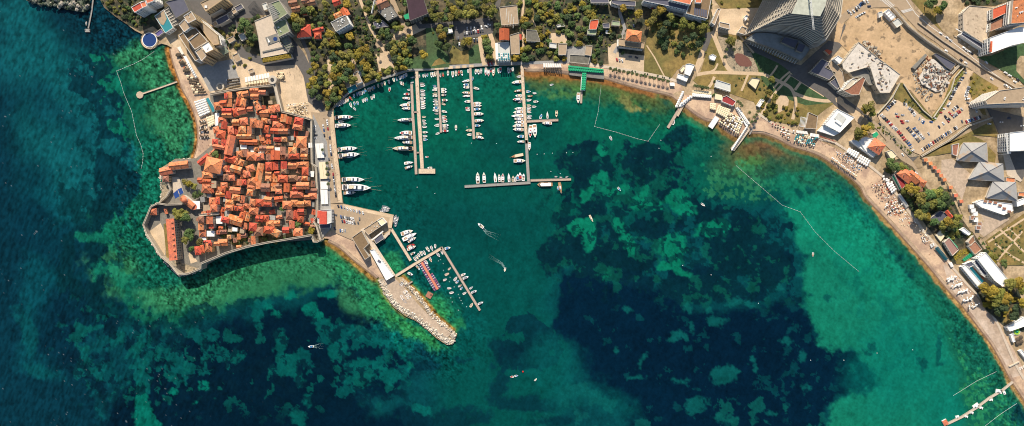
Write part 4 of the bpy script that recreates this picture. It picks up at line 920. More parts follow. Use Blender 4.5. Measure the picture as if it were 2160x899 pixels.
MB().cyl(0,0,0,9.3,.5,40,0).build('pool_rim',['roof_white'],r,loc=(0,0,1.2)); MB().cyl(0,0,0,8.4,.12,40).build('pool_water',[dm('pool_blue',(.025,.055,.17),rough=.1)],r,loc=(0,0,1.72))
for k in range(40):
    a=2*PI*k/40; obj('parapet_post',UNITBOX,r,(11.3*math.cos(a),11.3*math.sin(a),1.9),a,(.3,.9,1.4))
tag(r,'round blue swimming pool on a circular deck over the sea','pool')
building('pool_bar',[(660,320),(720,275),(745,310),(690,350)],4,'plaster',dm('violet_deck',(.12,.10,.25),var=.1),f=ZB,label='violet deck joining the round pool to the restaurant',floors=False)
building('ribbed_block',[(745,95),(790,60),(890,200),(840,250)],7,'concrete_dark','concrete_dark',f=ZB,label='dark rooftop with pale fins next to the teal roof',floors=False,kids=[roofkit([(350+k*3.6,22+k*5.2,8,.6,-28,.8,'fin','plaster') for k in range(7)])])
building('dark_hall',[(760,20),(930,-20),(985,100),(860,175),(800,60)],13,'concrete_dark',dm('roof_slate',(.10,.10,.13),var=.1),f=ZB,label='large plain slate roof at the top beside the hotel',floors=False)
building('tan_block',[(1095,30),(1280,-60),(1320,-10),(1145,110)],22,'plaster_ochre','roof_tan',f=ZB,label='tan flat roof with one round white vent at the top edge',kids=[roofkit([(435,15,3,3,0,1,'vent','plaster_white')])])
for k,(x_,y_) in enumerate(((1335,165),(1372,140),(1412,110),(1232,230),(1290,185))):
    building('flat_unit',[(x_-24,y_-10),(x_+8,y_-28),(x_+26,y_+8),(x_-4,y_+26)],7,'plaster','roof_tan',f=ZB,floors=False,label=['middle small tan roof in the shaded yard','second small tan roof from the right in the shaded yard','smallest right-hand tan roof in the shaded yard','left-hand tan roof at the edge of the shaded yard','tan roof beside the dark tree in the shaded yard'][k],group='small tan roofs in the shaded yard')
# terrace hotel (pale stepped terrace, green block)
building('terrace_hotel',[(170,200),(320,140),(345,220),(370,290),(410,400),(500,500),(230,550),(200,330)],9,'plaster','paving_pale',f=ZC,label='wide pale stepped terrace building with a small round pool',maxw=40)
building('green_block',[(290,45),(400,5),(480,130),(350,215)],24,'plaster',dm('moss_roof',(.22,.25,.14),var=.2,scale=.4),f=ZC,label='green-rimmed roof with a dark louvred panel at the top',kids=[roofkit([(575,25,8,20,-28,.5,'louvre','concrete_dark')]+[(571+k*2.6,16+k*3,9,.3,-28,.9,'louvre_slat','roof_pale') for k in range(6)])],balc=False)
building('green_block',[(350,215),(460,185),(500,300),(400,350)],19,'plaster','moss_roof',f=ZC,label='lower moss-green square roof beside the terrace',kids=[junk(3,4)])
building('green_block',[(405,350),(480,320),(520,420),(490,500),(440,420)],12,'concrete_dark','concrete_dark',f=ZC,label='dark ribbed lower block between moss roof and planted hedge',kids=[roofkit([(594+k*3.4,78+k*4.5,10,.4,-20,.6,'roof_rib','moss_roof') for k in range(6)])])
x,y,_=W(*ZC(340,370),9.6); r=empty('roof_pool',(x,y,9.0)); MB().box(0,0,0,17,10,.6,rz=.35,mtop=0).build('surround',['concrete_dark'],r); MB().cyl(3,0,.6,2.6,.2,18).build('pool_water',['pool_blue'],r); MB().add([(-7,2,.8),(-3,-4,.8),(-5,-5,2.2)],[(0,1,2)]).build('shade_sail',['canvas_white'],r); tag(r,'small round blue pool with a white shade sail in a dark surround','pool')
for k in range(5): 
    building('terrace_step',[(240+k*44,500-k*10),(282+k*44,490-k*10),(284+k*44,476-k*10),(242+k*44,486-k*10)],10,'concrete_dark','concrete_dark',f=ZC,floors=False,parapet=0,z0=9,label=['first','second','third','fourth','fifth'][k]+' dark bench strip from the left on the pale terrace',cat='bench',group='dark bench strips on the pale terrace')
# villas of the upper middle
def vbuild(pts,z,wallm,roofm,label,f,**k): return building(k.pop('name','villa'),pts,z,wallm,roofm,f=f,label=label,**k)
vbuild([(890,215),(1030,145),(1070,225),(940,300)],16,'plaster_white','concrete_dark','white apartment block with pipes and a railing on its grey roof',ZC,balc=True,kids=[junk(10,3)])
for s_,lab in (((633,295,130,108,-5,'h','r',8),'large dark red hipped villa roof beside the terrace hotel'),((770,285,100,40,-12,'g','r',7),'narrow red gabled villa roof right of the large dark red one'),((765,340,66,56,0,'h','r',7),'small square red villa roof below the narrow one'),((1025,115,80,60,60,'g','r',9),'red gabled roof just behind the white apartment block'),((955,140,70,40,-25,'g','s',7),'faded pink roof left of the red gable'),((640,120,50,40,0,'g','r',6),'little red roof under the big olive tree'),((945,20,70,60,-20,'g','r',8),'red roof cut by the top edge near the trees'),((560,85,80,50,-8,'g','b',7),'brown roof with mossy terrace near the top'),((530,30,80,50,-8,'g','b',8),'dark brown roof at the top edge left of the trees'),((650,10,70,46,-8,'g','b',8),'brown roof at the top edge between two trees'),((705,25,70,50,-12,'g','b',8),'worn brown roof right of its twin at the top edge'),((1380,35,110,90,-25,'g','b',10),'large maroon gabled roof above the car yard'),((880,390,40,30,0,'g','r',5),'tiny red shed roof by the path'),((500,60,1,1,0,'f','c',2),None)):
    if lab:
        r=house(ZC,s_,4.494,'x'); REG.pop(); tag(r,lab,'house','villas above the marina park')
vbuild([(1330,100),(1450,40),(1530,150),(1430,200),(1380,150)],11,'concrete_dark','concrete_dark','grey modern block with a teal courtyard above the hedge',ZC,kids=[junk(6,9)])
vbuild([(1290,215),(1380,195),(1440,250),(1310,270)],6,'plaster','roof_slate','low dark terrace with white loungers beside the modern block',ZC,floors=False,kids=[junk(5,2)])
vbuild([(90,60),(70,-40),(230,-40),(285,130),(110,200)],14,'concrete_dark',dm('roof_maroon',(.05,.025,.035),var=.2),'big dark maroon market roof beside the trees',ZD,parapet=.8)
vbuild([(50,145),(100,125),(115,175),(65,185)],7,'plaster','canvas_green','bright green kiosk roof at the corner of the maroon roof',ZD,floors=False,parapet=0)
vbuild([(205,65),(235,55),(270,110),(240,140)],8,'plaster','canvas_teal','teal strip roof on the right of the maroon market',ZD,floors=False,parapet=0)
vbuild([(450,275),(505,262),(518,305),(462,318)],6,'plaster_white','roof_white','small white hut under the trees left of the car park',ZD)
vbuild([(960,70),(1125,50),(1140,225),(980,240)],9,'plaster','roof_tan','big tan flat roof marked with pale lines beside the palm street',ZD,kids=[roofkit([(1068+k*5,30+k*6,.5,14,4,.15,'line_marking','roof_pale') for k in range(4)])])
r=house(ZD,(1005,328,105,88,90,'g','r',12),4.494,'x'); REG.pop(); tag(r,'tall house with a bright red gabled roof behind the roof terrace','house')
vbuild([(945,410),(1050,400),(1062,575),(945,578)],9,'plaster_white','roof_pale','restaurant roof terrace set with rows of parasols',ZD)
vbuild([(1060,335),(1145,310),(1150,510),(1070,515)],10,'plaster','roof_tan','long cream and tan roof right of the roof terrace',ZD)
vbuild([(918,410),(942,405),(945,560),(925,565)],6,'plaster_white','roof_white','thin white awning roof left of the roof terrace',ZD,floors=False,parapet=0)
vbuild([(1148,325),(1168,322),(1170,375),(1150,380)],7,'plaster','tile_red','narrow red roof strip right of the cream roof',ZD,floors=False,parapet=0)
vbuild([(1215,285),(1310,290),(1345,395),(1215,390)],8,'plaster',dm('roof_olive',(.14,.13,.10),var=.25,scale=.3),'weathered grey-brown roof among olive trees',ZD)
vbuild([(1435,405),(1500,415),(1500,460),(1430,450)],6,'plaster','roof_pale','small pale roof above the beach umbrellas',ZD)
vbuild([(1520,415),(1600,415),(1590,520),(1520,520)],7,'plaster','roof_tan','tan flat roof right of the small pale one',ZD)
vbuild([(1500,240),(1560,225),(1580,250),(1510,260)][0:4],6,'plaster','roof_pale','little pale roof in the grove',ZD)
# villas right of the marina
vbuild([(285,235),(295,195),(365,185),(370,215),(350,280),(285,280)],10,'plaster','tile_red','villa with a scalloped dark red roof and pale rim',ZE,parm='plaster')
vbuild([(265,285),(350,285),(345,330),(265,325)],8,'plaster','roof_green','mossy green terrace below the scalloped red roof',ZE)
vbuild([(500,200),(570,205),(570,245),(495,240)],7,'plaster','roof_green','pale green roof in the shade of tall trees',ZE)
vbuild([(410,225),(470,220),(475,265),(415,265)],7,'plaster','roof_slate','grey terrace roof with railings in the shade',ZE)
vbuild([(440,290),(480,292),(478,320),(440,318)],4,'plaster_white','roof_white','tiny white shed roof left of the villa',ZE,floors=False)
r=house(ZE,(705,340,140,100,8,'h','o',15),4.494,'x'); REG.pop(); tag(r,'large villa with a bright orange hipped roof by the meadow','house')
vbuild([(565,365),(805,405),(800,460),(565,430)],10,'plaster_ochre','roof_tan','lower wing with balconies in front of the orange hipped roof',ZE,balc=True)
vbuild([(100,520),(290,530),(275,610),(95,590)],5,'plaster','roof_olive','wide weathered timber deck roof above the green canopy',ZE,floors=False)
vbuild([(250,430),(310,435),(300,530),(240,520)],6,'plaster','roof_tan','tan roof with yellow rim right of the round lawns',ZE)

vbuild([(490,0),(720,15),(720,60),(560,50),(500,30)],10,'plaster','roof_slate','dark villa terrace with a pale balustrade at the top edge',ZE,balc=True)
vbuild([(290,-20),(460,-20),(470,30),(300,30)],9,'plaster','roof_slate','grey flat roof at the top edge beside the olive trees',ZE)
vbuild([(1045,0),(1060,-60),(1260,-40),(1240,45)],20,'plaster_white','tile_orange','hotel with a broad orange roof at the top edge',ZE)
vbuild([(800,-10),(1040,0),(1220,50),(1210,100),(1045,60),(800,10)],14,'plaster_white','roof_slate','curving grey balcony wing of the hotel at the top',ZE,balc=True)
vbuild([(1230,55),(1290,-40),(1440,-20),(1400,180),(1200,130)],15,'plaster_white','roof_brown','hotel roof carrying a block of grey solar panels',ZE,kids=[roofkit([(1466+k*4.6,24+k*1,2.2,9,0,.5,'solar_panel','roof_slate') for k in range(6)])],balc=True)
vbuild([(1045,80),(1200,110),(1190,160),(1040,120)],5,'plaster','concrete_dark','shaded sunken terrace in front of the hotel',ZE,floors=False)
vbuild([(1290,-10),(1350,-10),(1340,30),(1290,25)],19,'plaster_white','tile_orange','small orange pyramid lantern next to the solar panels',ZE,floors=False)
vbuild([(1440,215),(1500,85),(1525,90),(1470,240)],9,'plaster_white','roof_tan','narrow wedge shaped tan roof beside the alley',ZE)
vbuild([(1520,210),(1610,230),(1615,280),(1515,255)],8,'plaster','roof_tan','square tan roof with white rim below the alley',ZE,parm='plaster_white')
vbuild([(250,310),(290,250),(335,270),(320,330)],6,'plaster','roof_tan','small rimmed tan kiosk at the foot of the terraced tower',ZG,parm='plaster_white')
vbuild([(310,170),(330,145),(350,155),(325,200)],5,'plaster_white','roof_white','slim white hut up the lane from the rimmed kiosk',ZG,floors=False)
vbuild([(1200,610),(1235,605),(1280,620),(1235,720),(1185,700)],7,'plaster_white','roof_white','white beach house with a long pale roof at the meadow corner',ZE)
vbuild([(1125,700),(1222,730),(1205,775),(1115,740)],5,'plaster_white','roof_white','white panelled awning roof of the beach house',ZE,floors=False)
vbuild([(1140,660),(1175,620),(1195,640),(1160,690)],5,'plaster','canvas_cream','cream terrace roof behind the beach house',ZE,floors=False)
vbuild([(1420,530),(1450,515),(1485,535),(1470,575),(1425,560)],5,'plaster_white','roof_white','small white kiosk on the dry lawn',ZE,floors=False)
vbuild([(1490,760),(1618,800),(1618,870),(1475,825)],6,'plaster_white','roof_pale','pale grey rectangular pavilion roof beside the garden path',ZE)


for k,(x_,y_,w_,h_,a_,m_,z_,lb) in enumerate(((470,42,26,12,-28,'roof_slate',9,'long grey roof in the shaded yard above the hotel forecourt'),(452,20,30,14,-28,'concrete_dark',11,'dark flat roof at the top edge beside the tan block'),(502,18,22,10,-28,'roof_slate',5,'dark truck shelter at the top edge'),(488,84,14,10,-30,'roof_tan',5,'small tan roof beside the round tree clump'),(512,78,12,14,-30,'roof_pale',4,'pale paved terrace roof behind the pale hotel'),(500,122,12,16,-28,'roof_tan',4,'tan kiosk roof among bushes above the square'),(530,150,10,8,-20,'roof_tan',4,'small tan kiosk between the square and the terrace hotel'),(560,14,10,14,-20,'roof_pale',6,'narrow pale roof left of the green-rimmed block'),(432,128,16,5,-25,'roof_pale',3,'thin pale steps on the shaded hotel square'))):
    ca,sa=math.cos(math.radians(a_)),math.sin(math.radians(a_))
    building('yard_building',[(x_+u*ca-v*sa,y_+u*sa+v*ca) for u,v in ((-w_/2,-h_/2),(w_/2,-h_/2),(w_/2,h_/2),(-w_/2,h_/2))],z_,'plaster',m_,floors=False,label=lb)
# ------------------------------------------------------------------ east side buildings
def slabs_tower():
    """terraced tower: 17 floors of glass wall behind thin pale slabs, stepping back upwards"""
    z0=6; n=17; r=empty('terraced_tower',(W(1690,60,0)[0],W(1690,60,0)[1],1.5)); ox,oy=r.location.x,r.location.y
    low=[(560,-140),(325,330),(420,312),(560,318),(700,345),(830,385),(935,465),(1010,440),(1080,392),(1200,200)]
    top=[(880,-90),(742,122),(760,132),(830,138),(900,146),(960,150),(1020,156),(1040,140),(1078,60),(1100,-60)]
    mid=[(690,-120),(520,232),(620,246),(730,250),(850,268),(930,300),(1010,345),(1060,380),(1085,375),(1230,150)]
    back=[(1300,-400),(400,-400)]
    for i in range(n):
        z=8+i*3.1; t=i/(n-1)
        if t<.5: a,b,u=low,mid,t*2
        else: a,b,u=mid,top,(t-.5)*2
        q=[(p[0]+(s[0]-p[0])*u,p[1]+(s[1]-p[1])*u) for p,s in zip(a,b)]+back
        w=[W(*ZG(*p),z)[:2] for p in q]; w=[(x-ox,y-oy) for x,y in w]
        cx=sum(p[0] for p in w)/len(w); cy=sum(p[1] for p in w)/len(w)
        inn=[(cx+(x-cx)*.94,cy+(y-cy)*.94) for x,y in w]
        MB().prism(w,z-1.5,z-1.05,0).build('floor_slab',['concrete'],r)
        mb=MB()
        for a_,b_ in zip(w[:9],w[1:10]): mb.bar((*a_,z-.6),(*b_,z-.6),.45,.9)
        mb.build('balustrade',['plaster'],r)
        MB().prism(inn,z-1.05,z+1.6,0,top=False).build('glass_wall',[dm('tower_wall',(.27,.27,.26),rough=.4,var=.5,scale=.5)],r)
        if i<n-1:
            mb=MB()   # cross walls between balconies
            for a_,b_ in zip(w[0:3],w[1:4]):
                L_=math.dist(a_,b_); m=max(1,int(L_/7))
                for k in range(m):
                    p=(a_[0]+(b_[0]-a_[0])*k/m,a_[1]+(b_[1]-a_[1])*k/m); c_=(p[0]+(cx-p[0])*.06,p[1]+(cy-p[1])*.06)
                    mb.bar((*p,z-.1),(*c_,z-.1),.35,1.8)
            mb.build('partition',['plaster'],r)
    z=8+n*3.1; w=[W(*ZG(*p),z) for p in ((760,132),(1030,156),(1078,60),(1110,-100),(860,-100))]
    MB().prism([(p[0]-ox,p[1]-oy) for p in w],z-1.5,z-.5,0,mtop=1).build('roof',['plaster',dm('tower_roof',(.46,.47,.38),var=.2,scale=.2)],r)
    tag(r,'huge terraced tower with curved pale balconies and a pale green roof','tower')
    # two terracotta coloured screens and dark glazed courts on the west slope
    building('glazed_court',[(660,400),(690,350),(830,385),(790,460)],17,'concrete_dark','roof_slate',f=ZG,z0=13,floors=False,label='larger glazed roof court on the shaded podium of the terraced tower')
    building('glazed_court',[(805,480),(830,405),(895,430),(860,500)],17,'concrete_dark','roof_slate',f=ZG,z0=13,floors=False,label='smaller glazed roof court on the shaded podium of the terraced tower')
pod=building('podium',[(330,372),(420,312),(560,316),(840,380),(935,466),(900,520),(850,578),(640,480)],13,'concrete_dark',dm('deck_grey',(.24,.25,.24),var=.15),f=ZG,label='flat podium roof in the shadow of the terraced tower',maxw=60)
slabs_tower()
mbp=empty('podium_pergola',(*W(*ZG(600,500),8)[:2],1.5)); c=mbp.location
for k in range(19):
    t=k/18; a=W(*ZG(385+t*430,385+t*185),8); b=W(*ZG(360+t*430+18,410+t*185+12),8); b=W(*ZG(395+t*420-28,385+t*180+42),8)
    MB().bar((a[0]-c.x,a[1]-c.y,6.5),(b[0]-c.x,b[1]-c.y,6.5),.7,.4).build('beam',['roof_pale'],mbp)
tag(mbp,'row of pale beams along the front edge of the podium','pergola')
# tower crane across the tower roof
def crane(x,y,z,L,ang,label,m='metal_white',h=None):
    X,Y,_=W(x,y,z); r=empty('tower_crane',(X,Y,1.5),-math.radians(ang)); H=z-1.5
    mb=MB()
    for dx,dy in ((-.8,-.8),(.8,-.8),(.8,.8),(-.8,.8)): mb.bar((dx,dy,0),(dx,dy,H),.25)
    for k in range(int(H/2)): mb.bar((-.8,-.8,2*k),(.8,-.8,2*k+2),.15).bar((.8,.8,2*k),(-.8,.8,2*k+2),.15)
    mb.build('mast',[m],r)
    mb=MB()
    for dy,dz in ((-.7,0),(.7,0),(0,1.3)): mb.bar((-10,dy,H+dz),(L,dy,H+dz),.3)
    for k in range(int((L+10)/2)): mb.bar((-10+2*k,-.7,H),(-8+2*k,.7,H),.15).bar((-10+2*k,-.7,H),(-9+2*k,0,H+1.3),.15).bar((-10+2*k,.7,H),(-9+2*k,0,H+1.3),.15)
    mb.build('jib',[m],r); MB().box(-9,0,H-1.6,3,1.6,1.6).build('counterweight',['concrete'],r); MB().box(1.6,0,H-1.8,1.6,1.4,1.8).build('cab',['glass'],r)
    tag(r,label,'crane'); return r
crane(1710,3,66,33,84,'pale lattice tower crane hanging over the green tower roof')
crane(790,2,24,16,103,'thin white crane arm between trees at the top edge')
# blocks between avenue and construction field
building('old_roofs',[(940,680),(1050,560),(1130,600),(1080,640),(1180,690),(1120,760)],8,'concrete','roof_slate',f=ZG,label='dark wavy tarpaulin roof in shade below the orange rag roof')
building('shed_roof',[(1120,780),(1180,740),(1230,800),(1200,850)],7,'plaster','roof_slate',f=ZG,label='small blue-grey roof at the end of the dark tarpaulin',floors=False)
building('shed_roof',[(1075,480),(1100,465),(1150,490),(1120,520)],6,'concrete','tile_red',f=ZG,label='crumpled red-orange roof beside the avenue junction',floors=False,parapet=0)
building('annex',[(1165,560),(1200,530),(1245,560),(1215,605)],13,'plaster_white','roof_white',f=ZG,label='little white square tower roof by the dirt field',kids=[junk(1,3)])
building('annex',[(1105,610),(1150,560),(1240,680),(1260,780),(1230,850),(1180,740)],8,'plaster','roof_tan',f=ZG,label='tan roof strip stepping down beside the little white tower')
building('unfinished_block',[(1395,400),(1480,470),(1590,560),(1700,640),(1790,710),(1690,880),(1600,880),(1560,820),(1510,650),(1470,640),(1300,690),(1250,650),(1240,600)],10,'concrete',dm('raw_concrete',(.60,.54,.46),var=.16,scale=.22,spot=((.22,.19,.16),.5,.64)),f=ZG,label='wide pale unfinished concrete deck with stains and gaps',gap=5)
building('unfinished_wing',[(1250,860),(1300,840),(1440,730),(1460,745),(1400,899),(1330,899)],16,'plaster',dm('rust_roof',(.28,.12,.07),var=.3,scale=.5),f=ZG,label='narrow building with a rust red roof and white rim')
building('unfinished_wing',[(1240,855),(1290,790),(1340,745),(1380,760),(1300,860)],15,'plaster_white','concrete',f=ZG,label='white framed wing left of the rust red roof')
building('unfinished_core',[(1310,690),(1470,650),(1500,700),(1540,810),(1490,800),(1440,730),(1350,740)],6,'concrete','concrete_dark',f=ZG,floors=False,label='sunken dark core inside the unfinished deck')
def rubble(name,f,pts,n,z,label,mats,size=(1,4),zb=1.5):
    w=[W(*f(*p),z)[:2] for p in pts]; xs=[p[0] for p in w]; ys=[p[1] for p in w]; cx,cy=sum(xs)/len(w),sum(ys)/len(w); q=random.Random(n); mb=MB(); k=0
    while k<n:
        x,y=q.uniform(min(xs),max(xs)),q.uniform(min(ys),max(ys))
        if not inpoly(x,y,w): continue
        s=q.uniform(*size); mb.box(x-cx,y-cy,-.2,s,s*q.uniform(.15,.7),q.uniform(.4,1.6),q.uniform(0,3.14),q.randrange(len(mats))); k+=1
    o=mb.build(name,list(mats),loc=(cx,cy,zb)); tag(o,label,'rubble',kind='stuff'); return o
def inpoly(x,y,w):
    c=False
    for i in range(len(w)):
        a,b=w[i],w[i-1]
        if (a[1]>y)!=(b[1]>y) and x<(b[0]-a[0])*(y-a[1])/(b[1]-a[1])+a[0]: c=not c
    return c
dm('timber',(.16,.09,.05),var=.3); dm('rust',(.22,.08,.04))
rubble('rebar_heap',ZG,[(1440,370),(1560,440),(1618,560),(1500,540),(1430,440)],150,2,'heaps of timber and steel behind the unfinished deck',('timber','concrete_dark','concrete'))
rubble('rebar_heap',ZH,[(580,690),(640,600),(700,520),(740,700),(800,840),(700,830),(620,800)],160,2,'scattered formwork round the excavation',('timber','concrete_dark','rust','concrete'))
building('excavation_slab',[(720,560),(760,560),(930,690),(860,860),(780,870),(650,800),(620,740),(680,640)],3.5,'concrete','raw_concrete',f=ZH,label='ragged concrete slab of the excavation with reddish boards',floors=False,parapet=0,kids=[junk(16,4,'formwork',('rust','timber','concrete_dark'))])
o=rubble('site_debris',ZH,[(720,560),(930,690),(860,860),(650,800),(680,640)],150,4,'boards, steel and concrete pieces lying over the excavation slab',('timber','concrete','rust','concrete_dark','raw_concrete'),(1,5),3.6)
o=rubble('site_debris',ZH,[(560,660),(640,760),(760,880),(700,980),(600,900)],90,2,'loose timber and spoil at the foot of the excavation',('timber','concrete_dark','concrete'),(1,4))
o=rubble('site_debris',ZG,[(1260,640),(1460,470),(1700,640),(1690,870),(1600,860),(1500,650)],60,10,'stacked formwork on the unfinished deck',('timber','concrete_dark','concrete'),(1,4),10)
building('site_wall',[(560,640),(690,510),(700,530),(585,660)],5,'concrete_dark','concrete_dark',f=ZH,label='dark retaining wall on the upper left of the excavation',floors=False,parapet=0)
building('site_wall',[(760,520),(780,505),(970,610),(920,665),(880,640)],5,'concrete_dark','roof_slate',f=ZH,label='dark strip shed under the road embankment',floors=False)
wall_run([ZH(370,70),ZH(430,140),ZH(520,250),ZH(700,390),ZH(880,510),ZH(1010,600),ZH(1085,635)],1.6,5,'long retaining wall holding up the main road',z0=1.4,m='concrete',name='retaining_wall')
wall_run([ZH(1005,615),ZH(900,730),ZH(860,800),ZH(830,899)],3.0,3.5,'pale boundary strip on the right of the excavation',z0=1.4,m='concrete',name='retaining_wall')
wall_run([H3(720,10),H3(650,90),H3(620,190),H3(560,290),H3(482,405)],.8,3.2,'mint green fence curving along the car park',z0=1.4,m='pale_green',name='fence')
wall_run([H3(215,135),H3(160,240),H3(100,310),H3(42,375)],.8,3.2,'pale fence on the upper left side of the car park',z0=1.4,m='pale_green',name='fence')
wall_run([H3(245,140),H3(310,240),H3(400,350),H3(470,408)],.8,3,'green hoarding between dirt field and car park',z0=1.4,m='pale_green',name='fence')
wall_run([H3(385,712),H3(600,590),H3(760,470),H3(950,405)],2.2,3,'grey retaining wall along the lower edge of the car park',z0=1.4,m='concrete_dark',name='retaining_wall')
building('site_hut',[(235,120),(270,110),(275,150),(240,170)],5,'plaster_white','roof_pale',f=ZH,label='small white site hut at the left of the road bend',floors=False)
building('site_hut',[(290,120),(330,88),(400,160),(360,195)],6,'plaster_white','roof_white',f=ZH,label='striped white container roofs in the road bend',floors=False,kids=[roofkit([(1868+k*4.4,28+k*4.4,10,.4,-40,.3,'roof_rib','roof_slate') for k in range(4)])])
building('site_hut',[(365,210),(420,175),(465,225),(410,265)],6,'plaster','roof_pale',f=ZH,label='larger grey-green roof below the white containers',floors=False)
building('yard_roof',[(1035,120),(1100,55),(1320,75),(1280,330),(1240,420),(1040,290)],9,'plaster',dm('dusty_roof',(.50,.39,.27),var=.2,scale=.2,spot=((.30,.22,.15),.25,.60)),f=ZH,label='big dusty sand coloured roof above the main road',gap=5)
building('long_shed',[(1015,330),(1040,300),(1245,425),(1225,470)],7,'plaster_white','roof_slate',f=ZH,label='long dark blue roof with a pale ridge along the road',floors=False,kids=[roofkit([(2052,82,50,.9,30,.5,'ridge','plaster_white')])])
building('orange_hotel',[(1510,0),(1640,-20),(1640,215),(1490,225)],24,'plaster','tile_orange',f=ZH,label='bright orange roof at the upper right corner',kids=[junk(8,6)],balc=True,gap=3)
building('orange_hotel',[(1320,85),(1500,20),(1505,95),(1320,185)],16,'plaster','tile_red',f=ZH,label='white balcony front stepping down from the orange roof',balc=True,gap=3,parapet=.5)
building('orange_hotel',[(1300,220),(1490,130),(1490,225),(1290,300)],13,'plaster','tile_brown',f=ZH,label='lower brown terraced front under the orange roof',balc=True,gap=3)
building('white_hotel',[(1290,360),(1560,262),(1640,260),(1640,400),(1500,430),(1300,505)],18,'plaster_white','roof_white',f=ZH,label='white hotel slab with a grid of windows and a red sign strip',balc=True,gap=3.2,kids=[roofkit([(2089,99,2,13,3,1.6,'sign_board','tile_red')])])
building('tower_block',[(1005,192),(1100,180),(1199,165),(1300,160),(1300,290),(1120,290),(905,300),(890,270)],26,'plaster','roof_tan',f=H3,label='tall white block with a deep grid of balconies at the right edge',balc=True,gap=2.8,kids=[junk(4,11)])
building('tower_block',[(1085,525),(1300,500),(1300,660),(1085,670)],18,'plaster_white','roof_white',f=H3,label='white frame building with rows of loungers at the right edge',gap=3,balc=True)
pergola([(1050,530),(1085,530),(1095,690),(1070,690)],16,'white open frame on the left of the right edge block',f=H3,n=6)
def pyramid_roof(pts,apex,ze,za,label,f):
    w=[Vector(W(*f(*p),ze)) for p in pts]; a=Vector(W(*f(*apex),za)); c=sum(w,Vector())/len(w); c.z=1.5; r=empty('pyramid_hall',c)
    cc=sum(w,Vector())/len(w)
    MB().prism([((p.x-cc.x)*.88,(p.y-cc.y)*.88) for p in w],-.2,ze-1.6,0).build('wall',['plaster'],r)
    mb=MB(); n=len(w)
    for i in range(n): mb.add([w[i]-c,w[(i+1)%n]-c,a-c],[(0,1,2)] if (w[(i+1)%n]-w[i]).cross(a-w[i]).z>0 else [(1,0,2)])
    for i in range(n): mb.bar(w[i]-c-Vector((0,0,.3)),w[(i+1)%n]-c-Vector((0,0,.3)),.6,.6)
    mb.build('roof',[dm('slate_sheet',(.34,.33,.31),var=.10,scale=.25,spot=((.40,.30,.21),.06,.58))],r)
    rb=MB()
    for i in range(n): rb.bar(w[i]-c+Vector((0,0,.2)),a-c+Vector((0,0,.2)),.5,.3)
    rb.build('ridge',['roof_slate'],r); tag(r,label,'building','grey pyramid roofed halls')
pyramid_roof([(965,135),(1010,5),(1178,5),(1190,148)],(1070,70),8,14,'top one of three grey pyramid roofs',J1)
pyramid_roof([(1050,272),(1128,142),(1298,158),(1308,288)],(1190,215),8,14,'middle one of three grey pyramid roofs',J1)
pyramid_roof([(1180,408),(1225,290),(1392,292),(1405,428)],(1300,355),8,14,'lowest of three grey pyramid roofs',J1)
building('court',[(925,20),(975,10),(960,100),(930,90)],4,'plaster_white','tile_brown',f=J1,label='small white and maroon roof left of the top pyramid',floors=False)
building('court',[(1320,255),(1385,262),(1382,295),(1318,285)],6,'plaster','tile_orange',f=J1,label='small orange roof between two grey pyramids',floors=False)
building('cottage_row',[(1095,440),(1140,420),(1360,450),(1370,500),(1300,530),(1140,475)],7,'plaster_white','roof_white',f=J1,label='white stepped building with small maroon roofs below the pyramids',kids=[lambda r,H,w,c: [rbox(x,y,4.5,3,8,H,1.2,'roof_lantern',['plaster_white','tile_brown'],r,c,H,f=J1,mtop=1) for x,y in ((1165,432),(1200,436),(1238,442),(1272,462),(1303,484),(1338,506))]])
for i,(x_,y_) in enumerate(((1070,470),(1082,498),(1098,522),(1078,552),(1100,566),(1128,598),(1120,624))):
    r=building('cottage',[(x_-16,y_-14),(x_+15,y_-16),(x_+17,y_+13),(x_-14,y_+15)],5,'plaster_white','tile_brown' if i in (3,5,6) else 'roof_white',f=J1,floors=False,parapet=0.3)
    reg(r,'little cottage with %s square roof'%('maroon' if i in (3,5,6) else 'white'),'','in the column beside the sandy yard','cottage','small cottages by the sandy yard','y')
for i,(x_,y_) in enumerate(((770,155),(800,185),(828,212),(848,243),(872,274),(918,330),(955,388),(995,432),(735,130))):
    r=building('bungalow',[(x_-15,y_-10),(x_+12,y_-14),(x_+17,y_+9),(x_-10,y_+14)],5,'plaster','tile_orange',f=J1,floors=False,parapet=0)
    reg(r,'tiny bungalow with a faded orange roof','','in the diagonal line left of the dirt plot','bungalow','orange roofed bungalows in a diagonal line','y')
building('side_house',[(1410,365),(1470,365),(1470,395),(1408,392)],8,'plaster','tile_orange',f=J1,label='orange roof at the right edge below the pyramids')
building('side_house',[(1395,430),(1470,400),(1480,440),(1400,470)],8,'plaster_white','roof_white',f=J1,label='white roof with maroon corner at the right edge',floors=False)
# beach side buildings
building('beach_club',[(520,385),(620,262),(755,330),(640,448)],8,'plaster_white','roof_white',f=H2,label='large white flat roofed club above the east beach',kids=[roofkit([(1772,250,12,9,36,.8,'roof_plant','roof_pale'),(1768,259,9,3,36,1.4,'vent','roof_white')])])
building('beach_club',[(470,435),(515,390),(640,450),(595,475)],4.5,'plaster_white','roof_white',f=H2,label='blue-white awning wing in front of the white club',floors=False,parapet=.3)
building('park_cafe',[(395,290),(465,320),(455,420),(365,415),(385,340)],5,'plaster','roof_brown',f=H2,label='dark brown timber cafe roof at the park edge',floors=False)
pergola([(335,325),(380,335),(370,405),(325,398)],4.5,'white grid pergola left of the brown cafe roof',f=H2,n=5)
r=house(H2,(935,558,104,90,35,'h','o',8),3.747,'x'); REG.pop(); tag(r,'seaside villa with a hipped orange roof behind white canopies','house')
building('villa_terrace',[(725,515),(760,505),(930,620),(905,645)],5,'plaster_white','roof_white',f=H2,label='long white terrace roof in front of the seaside villa',floors=False)
